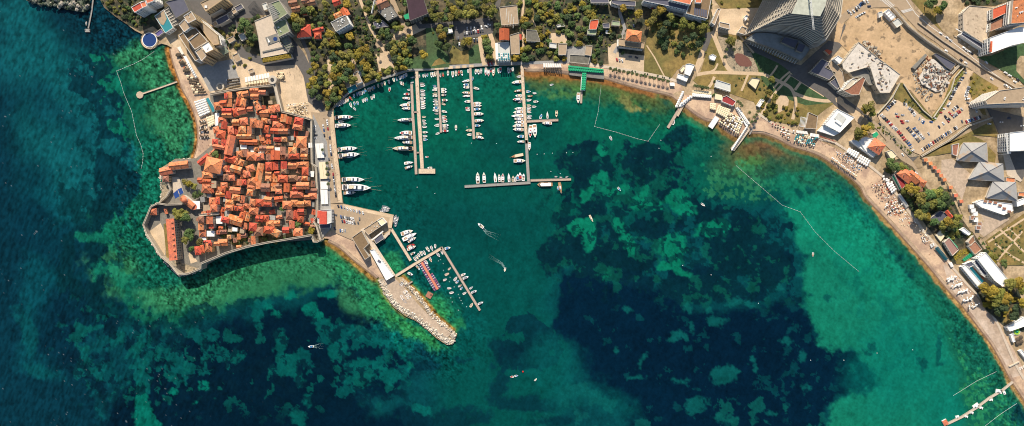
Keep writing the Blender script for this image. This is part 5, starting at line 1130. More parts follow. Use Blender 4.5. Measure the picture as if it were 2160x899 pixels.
building('villa_terrace',[(790,510),(840,485),(905,500),(895,580),(850,600)],6,'plaster_white','roof_white',f=H2,label='white side roof at the upper left of the seaside villa',floors=False)
building('green_awning',[(895,465),(935,440),(950,465),(915,500)],6,'plaster','canvas_green',f=H2,label='bright green awning on the villa top corner',floors=False,parapet=0)
building('kiosk',[(1010,600),(1050,585),(1090,630),(1050,665)],5,'plaster','canvas_cream',f=H2,label='cream kiosk roof among bushes below the villa',floors=False)
building('red_restaurant',[(505,235),(540,205),(590,310),(560,345)],7,'plaster',dm('crimson',(.30,.04,.04),var=.1),f=J1,label='long crimson roof with a green edge by the beach path')
building('green_edge',[(492,250),(503,237),(560,345),(548,352)],5,'plaster','canvas_green',f=J1,label='narrow green awning on the sea side of the crimson roof',floors=False,parapet=0)
for s_,lab in (((590,240,110,70,40,'h','o',8),'irregular orange roof beside the crimson one'),((648,255,90,60,40,'g','o',8),'second orange roof towards the coast road'),((705,295,60,46,30,'h','o',7),'small orange roof nearest the coast road'),((690,330,60,40,80,'g','b',6),'brown roof tucked behind the yellow tree'),((905,525,60,26,50,'g','r',6),'narrow bright red roof by the shaded grove')):
    r=house(J1,s_,3.457,'x'); REG.pop(); tag(r,lab,'house','houses by the beach path')
building('grove_house',[(760,560),(840,500),(900,530),(830,600)],6,'plaster','roof_slate',f=J1,label='dark tennis roof inside the shaded grove',floors=False)
building('garden_cafe',[(905,690),(970,765),(958,782),(895,705)],5,'plaster','canvas_green',f=J1,label='triangular green awning above the brown garden roof',floors=False,parapet=0)
building('garden_cafe',[(868,730),(905,698),(972,785),(928,828)],6,'plaster',dm('mauve_roof',(.33,.19,.15),var=.12,scale=.5),f=J1,label='mauve-brown sloping roof in the beach gardens')
building('garden_cafe',[(1045,760),(1095,722),(1142,780),(1092,820)],6,'plaster','tile_brown',f=J1,label='twin brown gabled roofs beside the coast road',floors=False)
building('garden_cafe',[(1040,730),(1080,680),(1092,720),(1060,755)],6,'plaster','tile_brown',f=J1,label='narrow brown roof above the twin brown roofs',floors=False)
building('garden_cafe',[(985,640),(1010,622),(1062,665),(1045,680)],6,'plaster_white','roof_white',f=J1,label='white roof strip above the palm shaped awning',floors=False)
building('garden_cafe',[(810,680),(850,640),(895,650),(870,690),(845,725)],4,'plaster','canvas_cream',f=J1,label='cream square parasols roof in the garden corner',floors=False,parapet=0)
canopy_row([(1000,855),(1070,800),(1085,825),(1015,870)],3.5,6,'canvas_green','row of six green garden awnings on the lawn',f=J1)
building('pool_hotel',[(695,365),(755,320),(912,510),(880,570),(820,525)],11,'plaster_white','roof_white',f=J2,label='long white angular hotel roof beside the turquoise pool')
building('pool_hotel',[(660,395),(695,365),(775,470),(750,490)],7,'plaster_white','roof_slate',f=J2,label='row of dark skylights between pool and white hotel',floors=False,kids=[roofkit([(2054+k*4,552+k*6,6,.8,38,.4,'skylight_bar','plaster_white') for k in range(6)])])
building('pool_hotel',[(580,425),(610,410),(740,560),(712,585)],6,'plaster_white','roof_white',f=J2,label='narrow white roof between beach path and pool')
building('pool_hotel',[(600,405),(655,385),(665,415),(635,430)],6,'plaster_white','roof_slate',f=J2,label='small grey roof at the head of the turquoise pool',floors=False)
p=[(638,432),(655,425),(742,528),(728,545)]; w_=[W(*J2(*q),1.8) for q in p]; cx=sum(q[0] for q in w_)/4; cy=sum(q[1] for q in w_)/4
o=MB().prism([(q[0]-cx,q[1]-cy) for q in w_],0,.3).build('swimming_pool',[dm('pool_turquoise',(.05,.45,.52),rough=.1)],loc=(cx,cy,1.75)); tag(o,'narrow turquoise swimming pool between two white roofs','pool')
building('edge_hall',[(910,865),(1037,790),(1060,850),(930,895)],6,'plaster_white','roof_white',f=J2,label='white tent roof at the right edge near the fun fair ring')
building('edge_hall',[(800,232),(820,222),(835,278),(818,285)],4,'plaster_white','roof_white',f=J3,label='small white beach bar roof by the dark parasols',floors=False)
building('edge_hall',[(865,350),(885,340),(930,400),(915,412)],4,'plaster_white','roof_white',f=J3,label='white awning cut by the right edge',floors=False)
x,y,_=W(*J3(852,208),3); r=empty('carousel',(x,y,1.5)); MB().cyl(0,0,0,4.8,.7,20,0).build('base',['metal_white'],r); MB().cyl(0,0,.7,4.0,.5,16,0).build('ring',[dm('lime',(.35,.55,.05))],r); MB().cyl(0,0,1.2,2.2,1.4,10,0,r2=.2).build('canopy',['canvas_green'],r); tag(r,'round lime green and white fun ride by the promenade','ride')
building('beach_wall',[(795,462),(868,425),(872,432),(798,468)],3,'concrete','concrete',f=J3,label='low concrete groyne wall across the pale sand',floors=False,parapet=0,cat='wall')
building('white_hut',[(950,222),(990,222),(995,250),(955,248)],4,'plaster_white','roof_white',f=H1,label='lone white lifeguard hut on the brown beach',floors=False,parapet=.2)
building('pier_bar',[(1405,350),(1440,335),(1520,385),(1495,425),(1400,385)],6,'plaster_white','crimson',f=H1,label='red roofed beach bar with a white border behind the parasols',floors=False)
building('lawn_tower',[(1625,225),(1660,180),(1730,190),(1690,280)],4,'concrete_dark','canvas_cream',f=H1,label='small fenced garden with cream awning on the park lawn',floors=False)
building('shelter',[(1700,420),(1735,365),(1765,375),(1725,435)],4,'plaster_white','roof_white',f=H1,label='small white shelter roof beside the park fence',floors=False)
# marina side
building('fish_hall',[(355,350),(425,300),(475,395),(440,430),(480,490),(450,510)],9,'plaster','roof_brown',f=G5,label='plain brown gabled hall above the south beach',floors=False)
building('quay_hall',[(485,445),(515,435),(660,630),(605,662)],6,'plaster_white','roof_white',f=G5,label='long narrow white roof along the harbour basin',kids=[roofkit([(800,551,4,2.4,35,.8,'skylight','roof_slate')])])
building('quay_hall',[(440,290),(570,205),(605,240),(475,330)],6,'plaster','roof_tan',f=G5,label='restaurant with tan roof at the harbour corner',kids=[junk(7,1)])
building('quay_hall',[(540,225),(575,205),(605,240),(570,265)],8,'plaster_white','canvas_cream',f=G5,label='cream square awning at the end of the harbour restaurant',floors=False)
building('boat_cafe',[(515,365),(572,318),(590,355),(532,395)],4,'plaster','roof_slate',f=G5,label='dark floating cafe roof with a white front in the basin',floors=False,z0=.3,kids=[roofkit([(796,497,18,1.4,-38,.5,'front_band','plaster_white')])])
building('platform',[(572,345),(625,305),(632,318),(585,372)],1.6,'concrete','paving_pale',f=G5,z0=-.5,floors=False,parapet=0,label='small paved platform at the mouth of the inner basin',cat='platform')
building('harbour_office',[(105,155),(130,150),(205,145),(205,240),(175,250),(105,245)],12,'plaster_white','roof_pale',f=G5,label='white harbour office with a red tiled centre by the rampart',kids=[roofkit([(682,459.5,9,16,0,1.3,'tiled_part','tile_red'),(674,452,5,9,0,.9,'tiled_part','tile_red')])])
building('harbour_office',[(115,255),(200,250),(195,280),(120,282)],5,'plaster_white','roof_slate',f=G5,label='small dark roof below the harbour office',floors=False)
canopy_row([(916,503),(990,500),(998,625),(935,628)],4,2,'canvas_white','topmost white restaurant canopy between rampart and road',f=F1)
canopy_row([(950,665),(1005,658),(1030,805),(962,808)],4,2,'canvas_cream','cream restaurant canopy between two white ones beside the rampart',f=F1,ridged=False)
canopy_row([(962,95),(1025,95),(1030,160),(965,162)],4,1,'canvas_white','short white canopy just below the cream one beside the rampart',f=F4,ridged=False)
canopy_row([(962,165),(1025,165),(1030,288),(970,290)],4,2,'canvas_white','lowest white canopy beside the rampart above the harbour office',f=F4,ridged=False)
building('park_bar',[(210,250),(300,195),(345,290),(260,330)],5,'plaster','roof_tan',f=G1,label='pale timber park bar on the curved quay, left half')
building('park_bar',[(325,180),(375,150),(420,265),(360,290)],5.5,'plaster_white','roof_tan',f=G1,label='pale timber park bar on the curved quay, right half',floors=False)
building('park_bar',[(375,160),(440,125),(455,190),(415,205)],5,'plaster_white','roof_pale',f=G1,label='small white roof at the end of the park bar',floors=False)
building('park_bar',[(255,330),(345,285),(370,335),(285,385)],3.5,'plaster','canvas_teal',f=G1,label='grey-green awning of the park bar over the quay',floors=False,parapet=0)
# ------------------------------------------------------------------ jetties
dm('jetty_wood',(.44,.33,.25),var=.3,scale=1.3); dm('jetty_concrete',(.60,.46,.32),var=.25,scale=.6); dm('jetty_grey',(.30,.28,.25),var=.15,scale=.5)
def jetty(f,pts,wz,sc,label,m='jetty_wood',h=1.1,posts=True,name='jetty'):
    w=[W(*f(*p),h) for p in pts]; c=w[0]; r=empty(name,(c[0],c[1],0)); wd=wz/sc*S; Lp=[];Rp=[]; n=len(w)
    for i in range(n):
        a=w[max(0,i-1)]; b=w[min(n-1,i+1)]; dx,dy=b[0]-a[0],b[1]-a[1]; q=math.hypot(dx,dy)
        Lp.append((w[i][0]-dy/q*wd/2-c[0],w[i][1]+dx/q*wd/2-c[1])); Rp.append((w[i][0]+dy/q*wd/2-c[0],w[i][1]-dx/q*wd/2-c[1]))
    MB().prism(Lp+Rp[::-1],h-.5,h,0,bottom=True).build('deck',[m],r)
    for side in (Lp,Rp):
        mb=MB()
        for a,b in zip(side[:-1],side[1:]): mb.bar((*a,h+.08),(*b,h+.08),.25,.2)
        mb.build('edge_beam',['jetty_grey'],r)
    if posts:
        tot=0
        for a,b,a2,b2 in zip(Lp[:-1],Lp[1:],Rp[:-1],Rp[1:]):
            k=max(1,int(math.dist(a,b)/12))
            for j in range(k):
                t=(j+.5)/k
                for u,v in ((a,b),(a2,b2)):
                    x,y=u[0]+(v[0]-u[0])*t,u[1]+(v[1]-u[1])*t; MB().cyl(0,0,-3,.22,h+2.5,6).build('pile',['dark_metal'],r,loc=(x,y,0)); tot+=1
    tag(r,label,'jetty'); return r
I_=lambda x,y:(x,y)
jetty(G1,[(940,290),(952,600),(972,899),(988,1237)],26,4.993,'leftmost of the long marina jetties')
jetty(G1,[(990,140),(998,280),(1012,560),(1035,899),(1052,1195)],36,4.993,'broad pale concrete jetty with a platform at its end','jetty_concrete')
jetty(G2,[(1014,605),(1188,605)],52,4.993,'square pale platform at the end of the broad concrete jetty','jetty_concrete',h=1.3)
jetty(G2,[(958,582),(1002,580)],14,4.993,'upper link bridge between the two left jetties',posts=False) if False else None
jetty(G1,[(958,582),(1002,580)],14,4.993,'upper short link between the two left jetties',posts=False)
jetty(G2,[(985,412),(1028,408)],14,4.993,'lower short link between the two left jetties',posts=False)
jetty(G1,[(1214,145),(1232,480),(1250,797)],22,4.993,'thin jetty with small boats on both sides, left of the sail jetty')
jetty(G3,[(486,75),(505,450),(527,865)],26,5.288,'thin jetty with tan deck in the middle of the marina')
jetty(G3,[(1062,35),(1085,450),(1117,915)],33,5.288,'main long pier on the right of the marina','jetty_concrete')
jetty(G4,[(1335,98),(1350,400),(1366,655)],36,6.353,'grey lower length of the main pier','jetty_grey')
jetty(G4,[(508,722),(1390,670)],34,6.353,'long grey pontoon closing the marina at the bottom','jetty_grey')
jetty(G4,[(1392,640),(1935,625)],30,6.353,'pontoon running right from the foot of the main pier')
jetty(G3,[(1112,668),(1468,652)],26,5.288,'short cross jetty on the right of the main pier')
jetty(G3,[(1728,330),(1722,465)],22,5.288,'little jetty below the green canopy')
jetty(G5,[(640,285),(783,518)],20,3.4575,'pale pier bounding the small inner basin','jetty_concrete')
jetty(G5,[(663,636),(800,550),(1010,425)],20,3.4575,'slanting pier from the breakwater to the outer corner','jetty_concrete')
jetty(G5,[(1006,420),(1288,882)],16,3.4575,'outer floating pontoon of the small harbour')
jetty(G6,[(440,275),(530,220)],12,4.0875,'tiny wooden slipway on the breakwater',h=1.7)
jetty(ZB,[(520,896),(700,835),(870,775)],14,4.494,'narrow bathing pier on the left beach','jetty_concrete')
x,y,_=W(*ZB(515,900),1.4); o=MB().cyl(0,0,-2.5,4.6,3.9,8,0,mtop=1).build('bathing_platform',['concrete','rust_roof' if 'rust_roof' in M else 'paving'],loc=(x,y,0)); o.data.materials[1]=M['quay_stone']; tag(o,'octagonal platform at the head of the bathing pier','platform')
jetty(ZB,[(78,-40),(60,110),(28,270)],11,4.494,'thin shaded jetty under the cliff at the top left','jetty_grey')
o=MB().box(0,0,-1,6,4,2.2).box(2.4,1,1.2,.5,.5,1).box(-2.4,1,1.2,.5,.5,1).build('landing_stage',['jetty_grey'],loc=W(*ZB(20,290),1)[:2]+(0,)); tag(o,'square end stage of the shaded cliff jetty','pier')
jetty(H1,[(1045,430),(935,612)],24,4.087,'brown timber pier beside the curved white bathing wall')
jetty(H1,[(1075,400),(1015,510)],22,4.087,'white bathing platform along the curved wall','quay_stone',h=1.6)
jetty(H1,[(1632,610),(1560,710),(1490,800)],40,4.087,'stone groyne with white umbrellas on its top','paving_pale',h=1.8)
jetty(H1,[(1360,520),(1300,610)],46,4.087,'white framed bathing deck on stilts','metal_white',h=2.4)
jetty(H1,[(1690,580),(1638,670)],9,4.087,'slim footbridge beside the stone groyne','jetty_grey',h=1.6)
jetty(J3,[(820,575),(740,640),(650,692),(560,760),(450,830),(335,885)],17,3.469,'long curving pale pontoon at the lower right corner','paving_pale',h=.9)
for i,(x_,y_,a_) in enumerate(((720,645,10),(662,706,5),(552,752,-35),(415,832,-10),(480,828,20),(520,800,20),(590,765,20),(760,655,70))):
    X_,Y_,_=W(*J3(x_,y_),1); big_=i in (0,2)
    o=MB().box(0,0,-.4,8 if big_ else 4.5,5 if big_ else 3,1.2,mtop=1).box(0,0,.8,3 if big_ else 1.2,2 if big_ else .8,1.1).build('float_platform',['metal_white','canvas_white'],loc=(X_,Y_,.1),rz=math.radians(-a_)); reg(o,('large' if big_ else 'small')+' white bathing float','','moored to the curving pontoon','float','floats along the curving pontoon')
o=MB().box(0,0,-.5,6,7,1.6,mtop=1).build('pontoon_head',['metal_white','tile_orange'],loc=W(*J3(325,872),1)[:2]+(.3,),rz=.5); tag(o,'orange float at the outer end of the curving pontoon','float')
o=MB().box(0,0,-.5,7.5,7.5,1.3,mtop=1).box(1.6,1.6,.8,1.2,1.2,.8).build('wooden_raft',['dark_metal',dm('red_timber',(.36,.16,.10),var=.15,scale=.8)],loc=W(918,622.5+.3,0)[:2]+(.1,),rz=math.radians(-30)); o.location=(*W(*G5(918,770),.8)[:2],.1); tag(o,'square brown raft floating off the breakwater','raft')
# orange pontoon lined with canoes
a=Vector(W(*G5(862,530),.6)); b=Vector(W(*G5(980,728),.6)); d=(b-a); L_=d.length; rz=math.atan2(d.y,d.x); mid=(a+b)/2
o=MB().box(0,0,-.3,L_,3.0,.9,mtop=0).build('canoe_pontoon',[dm('orange_deck',(.62,.20,.13),var=.1)],loc=(mid.x,mid.y,.1),rz=rz); tag(o,'orange pontoon with canoes racked on both sides','pontoon')
cano={}
for k_ in ('violet','white','pink'):
    col={'violet':(.20,.08,.24),'white':(.75,.72,.72),'pink':(.6,.22,.28)}[k_]
    mb=MB(); mb.add([(-2.1,0,.25),(-1,.38,.3),(1,.38,.3),(2.1,0,.25),(1,-.38,.3),(-1,-.38,.3),(0,0,-.1)],[(5,4,3,2,1,0),(0,1,6),(1,2,6),(2,3,6),(3,4,6),(4,5,6),(5,0,6)])
    cano[k_]=mb.me('canoe',[dm('canoe_'+k_,col,rough=.4)])
nc=26; q_=random.Random(3)
for side in (-1,1):
    for k in range(nc):
        t=(k+.5)/nc*L_-L_/2
        if side>0 and 8<k<12: continue
        u=Vector((math.cos(rz),math.sin(rz))); v=Vector((-u.y,u.x)); p=Vector((mid.x,mid.y))+u*t+v*side*3.4
        kk='violet' if k%2 else q_.choice(['white','pink','white'])
        o=obj('canoe',cano[kk],None,(p.x,p.y,.25),rz+PI/2); reg(o,kk+' canoe','','on the %s side of the orange pontoon'%('right' if side>0 else 'left'),'canoe','canoes racked along the orange pontoon','y')
# ------------------------------------------------------------------ boats
dm('gel_white',(.86,.85,.82),rough=.35); dm('gel_cream',(.70,.58,.40),rough=.4); dm('gel_grey',(.28,.30,.32),rough=.4); dm('gel_red',(.45,.04,.03),rough=.4); dm('gel_blue',(.06,.22,.42),rough=.4); dm('teak',(.42,.25,.13),rough=.6); dm('boat_inside',(.50,.47,.42)); dm('gel_green',(.05,.38,.22)); dm('boat_dark',(.05,.06,.08),rough=.3); dm('gel_wood',(.36,.20,.10),rough=.5)
HC={'w':'gel_white','t':'gel_cream','g':'gel_grey','r':'gel_red','b':'gel_blue','n':'gel_green','o':'gel_wood'}
def outline(L,Bm,n=7,full=.45,st=.8):
    pts=[]
    for i in range(n+1):
        t=i/n; x=-L/2+L*t
        y=Bm/2*(st+(1-st)*min(1,t/.3)) if t<full else Bm/2*max(0,1-((t-full)/(1-full))**2.1)
        pts.append((x,y))
    return pts
def hullmesh(L,Bm,H,c,well=None,deckm=None,full=.45):
    top=outline(L,Bm,full=full); bot=outline(L*.93,Bm*.7,full=full); n=len(top); mb=MB()
    ring=[(x,y,H+.18*max(0,x/L)*H) for x,y in top]+[(x,-y,H+.18*max(0,x/L)*H) for x,y in top[::-1][1:]]
    low=[(x,y,-.3) for x,y in bot]+[(x,-y,-.3) for x,y in bot[::-1][1:]]
    m=len(ring); mb.add(ring+low,[(i,m+i,m+(i+1)%m,(i+1)%m) for i in range(m)],0)
    if well:
        x0,x1,k,dz=well; ins=[(max(L*x0,min(L*x1,x)),y*k,z-.02) for x,y,z in ring]; fl=[(x,y,H-dz) for x,y,z in ins]
        mb.add(ring+ins,[(i,(i+1)%m,m+(i+1)%m,m+i) for i in range(m)],0)
        mb.add(ins+fl,[(i,(i+1)%m,m+(i+1)%m,m+i) for i in range(m)],1)
        mb.add(fl,[tuple(range(m))],1)
    else: mb.add(ring,[tuple(range(m))],1 if deckm else 0)
    me=mb.me('hull',[c,deckm or 'boat_inside'])
    bm=bmesh.new(); bm.from_mesh(me); bmesh.ops.remove_doubles(bm,verts=bm.verts,dist=.001); bmesh.ops.recalc_face_normals(bm,faces=bm.faces); bm.to_mesh(me); bm.free(); return me
PB={}
def cabin(x,L,Bm,z,h,m='gel_white',win=True,taper=.75):
    """raised cabin with a sloped windscreen"""
    mb=MB(); v=[(x-L/2,-Bm/2,z),(x+L/2,-Bm/2*taper,z),(x+L/2,Bm/2*taper,z),(x-L/2,Bm/2,z)]; t=[(x-L/2+.1,-Bm/2*.86,z+h),(x+L/2-h*.9,-Bm/2*taper*.86,z+h),(x+L/2-h*.9,Bm/2*taper*.86,z+h),(x-L/2+.1,Bm/2*.86,z+h)]
    mb.add(v+t,[(0,1,5,4),(1,2,6,5),(2,3,7,6),(3,0,4,7)],1).add(t,[(0,1,2,3)],0); return mb.me('cabin',[m,'boat_dark'])
def proto(ty,c,cov):
    key=(ty,c,cov)
    if key in PB: return PB[key]
    hc=HC[c]; cv=HC.get(cov,'boat_inside')
    if ty=='d':
        P=Proto('small_boat',[('thwart',MB().box(0,0,.28,.35,1.5,.08).box(-1.1,0,.28,.35,1.4,.08).me('thwart',['teak'])),('outboard_motor',MB().box(-2.45,0,.2,.4,.35,.8).me('outboard_motor',['boat_dark']))]+([('cover',MB().box(.6,0,.5,2.2,1.4,.1).me('cover',[cv]))] if cov else []),hullmesh(5,2.0,.55,hc,(-.42,.30,.60,.4)))
    elif ty=='m':
        P=Proto('motor_boat',[('windscreen',MB().add([(.5,-.95,.9),(.5,.95,.9),(1.2,.6,.9),(1.2,-.6,.9),(.35,-.85,1.5),(.35,.85,1.5)],[(0,4,5,1),(3,2,5,4),(2,1,5),(0,3,4)]).me('windscreen',['boat_dark'])),('seat',MB().box(-1.6,0,.5,.8,1.7,.5).box(-.3,.45,.5,.6,.6,.6).box(-.3,-.45,.5,.6,.6,.6).me('seat',[cv if cov else 'canvas_cream'])),('outboard_motor',MB().box(-3.65,0,.3,.5,.5,1).me('outboard_motor',['boat_dark']))]+([('cover',MB().box(-.8,0,1.5,2.2,2.0,.1).box(-1.8,.9,.7,.1,.1,.8).box(-1.8,-.9,.7,.1,.1,.8).me('cover',[cv]))] if cov else []),hullmesh(7,2.5,.85,hc,(-.40,.08,.66,.5)))
    elif ty=='c':
        P=Proto('cabin_cruiser',[('cabin',cabin(-.3,5,2.6,1.25,1.0),(0,0,0),0,[('hatch',MB().box(-.8,0,2.26,.9,.9,.08).me('hatch',[cv if cov else 'boat_dark']))]),('cockpit',MB().box(-3.8,0,1.27,2.2,2.5,.06).me('cockpit',['teak'])),('foredeck_pad',MB().box(3.2,0,1.38,1.6,1.4,.12).me('foredeck_pad',['gel_red' if cov=='r' else 'canvas_cream'])),('bow_rail',MB().bar((5.1,0,2),(2.8,1.45,1.9),.08).bar((5.1,0,2),(2.8,-1.45,1.9),.08).me('bow_rail',['metal_white']))],hullmesh(11,3.6,1.25,hc,None,hc))
    elif ty=='y':
        P=Proto('motor_yacht',[('main_deck',MB().add([(-14,-3.3,2.4),(5,-3.1,2.4),(10,-1.2,2.4),(10,1.2,2.4),(5,3.1,2.4),(-14,3.3,2.4)],[(0,1,2,3,4,5)]).me('main_deck',['teak'])),('saloon',cabin(-1,16,5.2,2.42,2.1,'gel_white'),(0,0,0),0,[('upper_deck',cabin(-3.5,10,4.4,4.5,1.6,'gel_white')),('sun_deck',MB().box(-4.5,0,6.12,5,3.2,.15).box(-3,0,6.2,1.0,2.2,.7).me('sun_deck',['gel_cream'])),('radar_arch',MB().bar((-6.5,-1.9,6),(-7.2,-1.5,8),.35).bar((-6.5,1.9,6),(-7.2,1.5,8),.35).bar((-7.2,-1.5,8),(-7.2,1.5,8),.5).me('radar_arch',['gel_white']))]),('bow_cushion',MB().box(9.3,0,2.5,2.6,2.0,.35).me('bow_cushion',['gel_red' if cov=='r' else 'boat_inside'])),('stern_seat',MB().box(-12.6,0,2.42,1.1,4.6,.8).box(-10.8,0,2.42,1.2,2.0,.6).me('stern_seat',['boat_dark'])),('mooring_line',MB().bar((13,1,3.2),(24,2.5,0),.07).bar((13,-1,3.2),(24,-2.5,0),.07).me('mooring_line',['gel_cream'])),('swim_platform',MB().box(-15,0,.2,2,5.4,.3).me('swim_platform',['teak'])),('bow_rail',MB().bar((14,0,3.6),(9,2.4,3.4),.1).bar((14,0,3.6),(9,-2.4,3.4),.1).me('bow_rail',['metal_white']))],hullmesh(29,6.9,2.4,hc,None,hc,.5))
    elif ty=='s':
        P=Proto('sailing_boat',[('coachroof',cabin(.3,3.6,1.7,1.0,.5)),('cockpit',MB().box(-3,0,1.0,2.2,1.4,.05).me('cockpit',['teak'])),('mast',MB().cyl(.9,0,1,.11,11,6).me('mast',['metal_white'])),('boom',MB().bar((.9,0,2.3),(-3,0,2.4),.28).me('boom',[cv if cov else 'canvas_white'])),('pulpit',MB().bar((5.4,0,1.7),(4,.8,1.6),.08).bar((5.4,0,1.7),(4,-.8,1.6),.08).me('pulpit',['metal_white']))],hullmesh(10.5,3.1,1.0,hc,None,hc,.35))
    elif ty=='r':
        P=Proto('inflatable_boat',[('console',MB().box(-.2,0,.4,.8,.7,.9).me('console',['gel_white'])),('outboard_motor',MB().box(-3.1,0,.4,.4,.4,.9).me('outboard_motor',['boat_dark']))],hullmesh(6.5,2.6,.7,hc,(-.47,.33,.62,.35)))
    elif ty=='f':
        P=Proto('ferry_boat',[('canopy',MB().box(-2,0,3.6,20,6.4,.25).me('canopy',['gel_white']),(0,0,0),0,[('canopy_stripe',MB().box(-2,-2.9,3.86,9,.8,.05).me('canopy_stripe',['boat_dark']))]),('wheelhouse',cabin(10,3.4,4,1.8,2,'gel_white')),('bench_row',MB().box(-11.8,1.5,1.8,1.2,2,.6).box(-11.8,-1.5,1.8,1.2,2,.6).me('bench_row',['teak'])),('post',MB().bar((-11.5,3,1.8),(-11.5,3,3.6),.2).bar((-11.5,-3,1.8),(-11.5,-3,3.6),.2).bar((7.5,3,1.8),(7.5,3,3.6),.2).bar((7.5,-3,1.8),(7.5,-3,3.6),.2).me('post',['metal_white']))],hullmesh(31,8,1.8,hc,None,'teak',.75))
    elif ty=='k':
        P=Proto('excursion_boat',[('awning',MB().box(-2.5,0,2.9,11,3.9,.2).me('awning',['gel_cream'])),('post',MB().bar((-7.5,1.7,1),(-7.5,1.7,2.9),.15).bar((2.5,1.7,1),(2.5,1.7,2.9),.15).bar((-7.5,-1.7,1),(-7.5,-1.7,2.9),.15).bar((2.5,-1.7,1),(2.5,-1.7,2.9),.15).me('post',['gel_wood'])),('bow_box',MB().box(5.5,0,1.1,1,1,.5).me('bow_box',['gel_red'])),('bowsprit',MB().bar((8,0,1.3),(10.2,0,1.7),.25).me('bowsprit',['gel_wood']))],hullmesh(17,4.6,1.1,hc,None,'teak'))
    PB[key]=P; return P
LEN={'d':5,'m':7.3,'c':11,'y':29,'s':10.5,'r':6.5,'f':31,'k':17}
TN={'d':'open boat','m':'motor boat','c':'cabin cruiser','y':'motor yacht','s':'sailing boat','r':'inflatable','f':'ferry','k':'excursion boat'}
CN={'w':'white','t':'tan','g':'grey','r':'red','b':'blue','n':'green','o':'brown wooden'}
def boat(f,sc,x,y,L,ang,ty=None,c='w',cov='',zone='',axis='x'):
    if len(c)>1: c,cov=c[0],c[1]
    m=L/sc*S
    if c=='w' and not cov and ty not in ('f',) and rnd.random()<.42: cov=rnd.choice('bgtbo')
    if ty is None: ty='d' if m<6.6 else ('m' if m<9.2 else ('c' if m<17 else 'y'))
    X,Y,_=W(*f(x,y),.6); k=m/LEN[ty]; ky=k*rnd.uniform(.92,1.1)*(1.12 if ty in 'dm' else 1)
    r=proto(ty,c,cov).place((X,Y,0),-math.radians(ang+rnd.uniform(-4,4)),(k,ky,k))
    adj=CN[c]+(f' {CN[cov].split()[0]}-covered ' if cov else ' ')+TN[ty]
    reg(r,adj,'',zone,{'y':'yacht','f':'ferry'}.get(ty,'boat'),'boats '+zone,axis); return r
def boats(f,sc,zone,axis,lst,ang=0,L=None,ty=None):
    for b_ in lst:
        x,y=b_[0],b_[1]; l_=L; a_=ang; t_=ty; c_='w'; rest=list(b_[2:]); num=[v for v in rest if not isinstance(v,str)]; st=[v for v in rest if isinstance(v,str)]
        if num: l_=num[0]
        if len(num)>1: a_=num[1]
        for v in st:
            if v.isupper(): t_=v.lower()
            else: c_=v
        boat(f,sc,x,y,l_,a_,t_,c_,'',zone,axis)
Z1='moored in the row along the curved quay'
boats(G1,4.993,Z1,'x',[(125,522,'o'),(150,510,'b'),(166,504),(180,498),(198,488),(215,481),(235,472),(255,461,'t'),(268,452),(300,440,60,50,'or'),(333,412),(368,397,'b'),(390,388),(402,385,'t'),(415,382),(437,372,'b'),(455,354,'gb'),(485,350),(502,344),(528,335),(548,322,'gb'),(588,308,'t'),(627,293),(657,282),(702,265),(752,245),(783,238,'b'),(815,222),(832,218,'b'),(848,212),(865,205),(885,192)],78,44)
Z2='anchored in the loose row below the curved quay'
boats(G1,4.993,Z2,'x',[(300,510,54),(338,493),(372,488),(340,548,46,50),(428,465),(448,455),(468,450),(520,435),(543,418),(707,345,48,95,'wr'),(828,278),(848,285)],76,42)
Z3='berthed stern-to at the road quay on the left'
boats(G2,4.993,Z3,'y',[(232,40,192,-4,'wr'),(222,125,168,-4),(270,372,205,-3),(287,437,222,-9),(330,695,235,0),(368,778,304,1)],0,200,'y')
boats(G2,4.993,Z3,'y',[(198,84,62,0,'D'),(290,832,132,-2,'C','g')],0)
Z4='on the left side of the leftmost jetty'
boats(G1,4.993,Z4,'y',[(908,347,36,180),(885,393,66,180,'wr'),(880,437,82,180,'wn'),(910,480,36,180),(867,510,106,180),(880,545,88,180),(865,665,148,180),(878,803,132,180,'wr'),(850,853,188,180,'Y')])
boats(G2,4.993,Z4,'y',[(893,303,112,184,'C','g'),(845,367,212,180,'Y','t'),(910,518,96,-6,'S'),(913,563,92,-12,'C','g')])
Z5='on the shaded side between the two left jetties'
boats(G1,4.993,Z5,'y',[(948,218,46,170,'R','g'),(942,272,44,170,'R','g'),(1022,203,40,80,'R','g')])
Z6='on the right side of the broad concrete jetty'
boats(G1,4.993,Z6,'y',[(1052,283,'g'),(1058,303),(1058,357),(1060,382,'g'),(1060,405),(1062,436,60),(1060,463),(1062,490),(1062,514),(1062,538),(1072,633,44,'t'),(1070,672,42),(1078,702,42),(1078,738,50),(1085,795,58),(1083,836,50),(1085,872,50)],0,52)
boats(G2,4.993,Z6,'y',[(1102,455,38,0,'wr'),(1130,570,56,180)])
Z7='on the left side of the thin small-boat jetty'
boats(G1,4.993,Z7,'y',[(1180,305,40,'b'),(1188,328,44),(1180,350),(1184,390,50,'t'),(1184,413),(1188,450,48,'g'),(1188,472),(1192,503),(1194,537,62),(1190,565,64),(1200,598,44,'g'),(1203,655,44),(1215,708,30,'g'),(1203,724,52)],180,55)
boats(G1,4.993,Z7,'y',[(1212,808,46,160)])
Z8='on the right side of the thin small-boat jetty'
boats(G1,4.993,Z8,'y',[(1280,342,64),(1282,368,64),(1280,402,60,'g'),(1292,457,66,'wo'),(1278,498,45,25,'t'),(1287,578,62,12),(1285,630,52),(1290,658,52,'wr'),(1293,681,56),(1300,722,70),(1298,748,66,'g'),(1300,780,68,'wr')])
Z9='in the row moored along the upper quay'
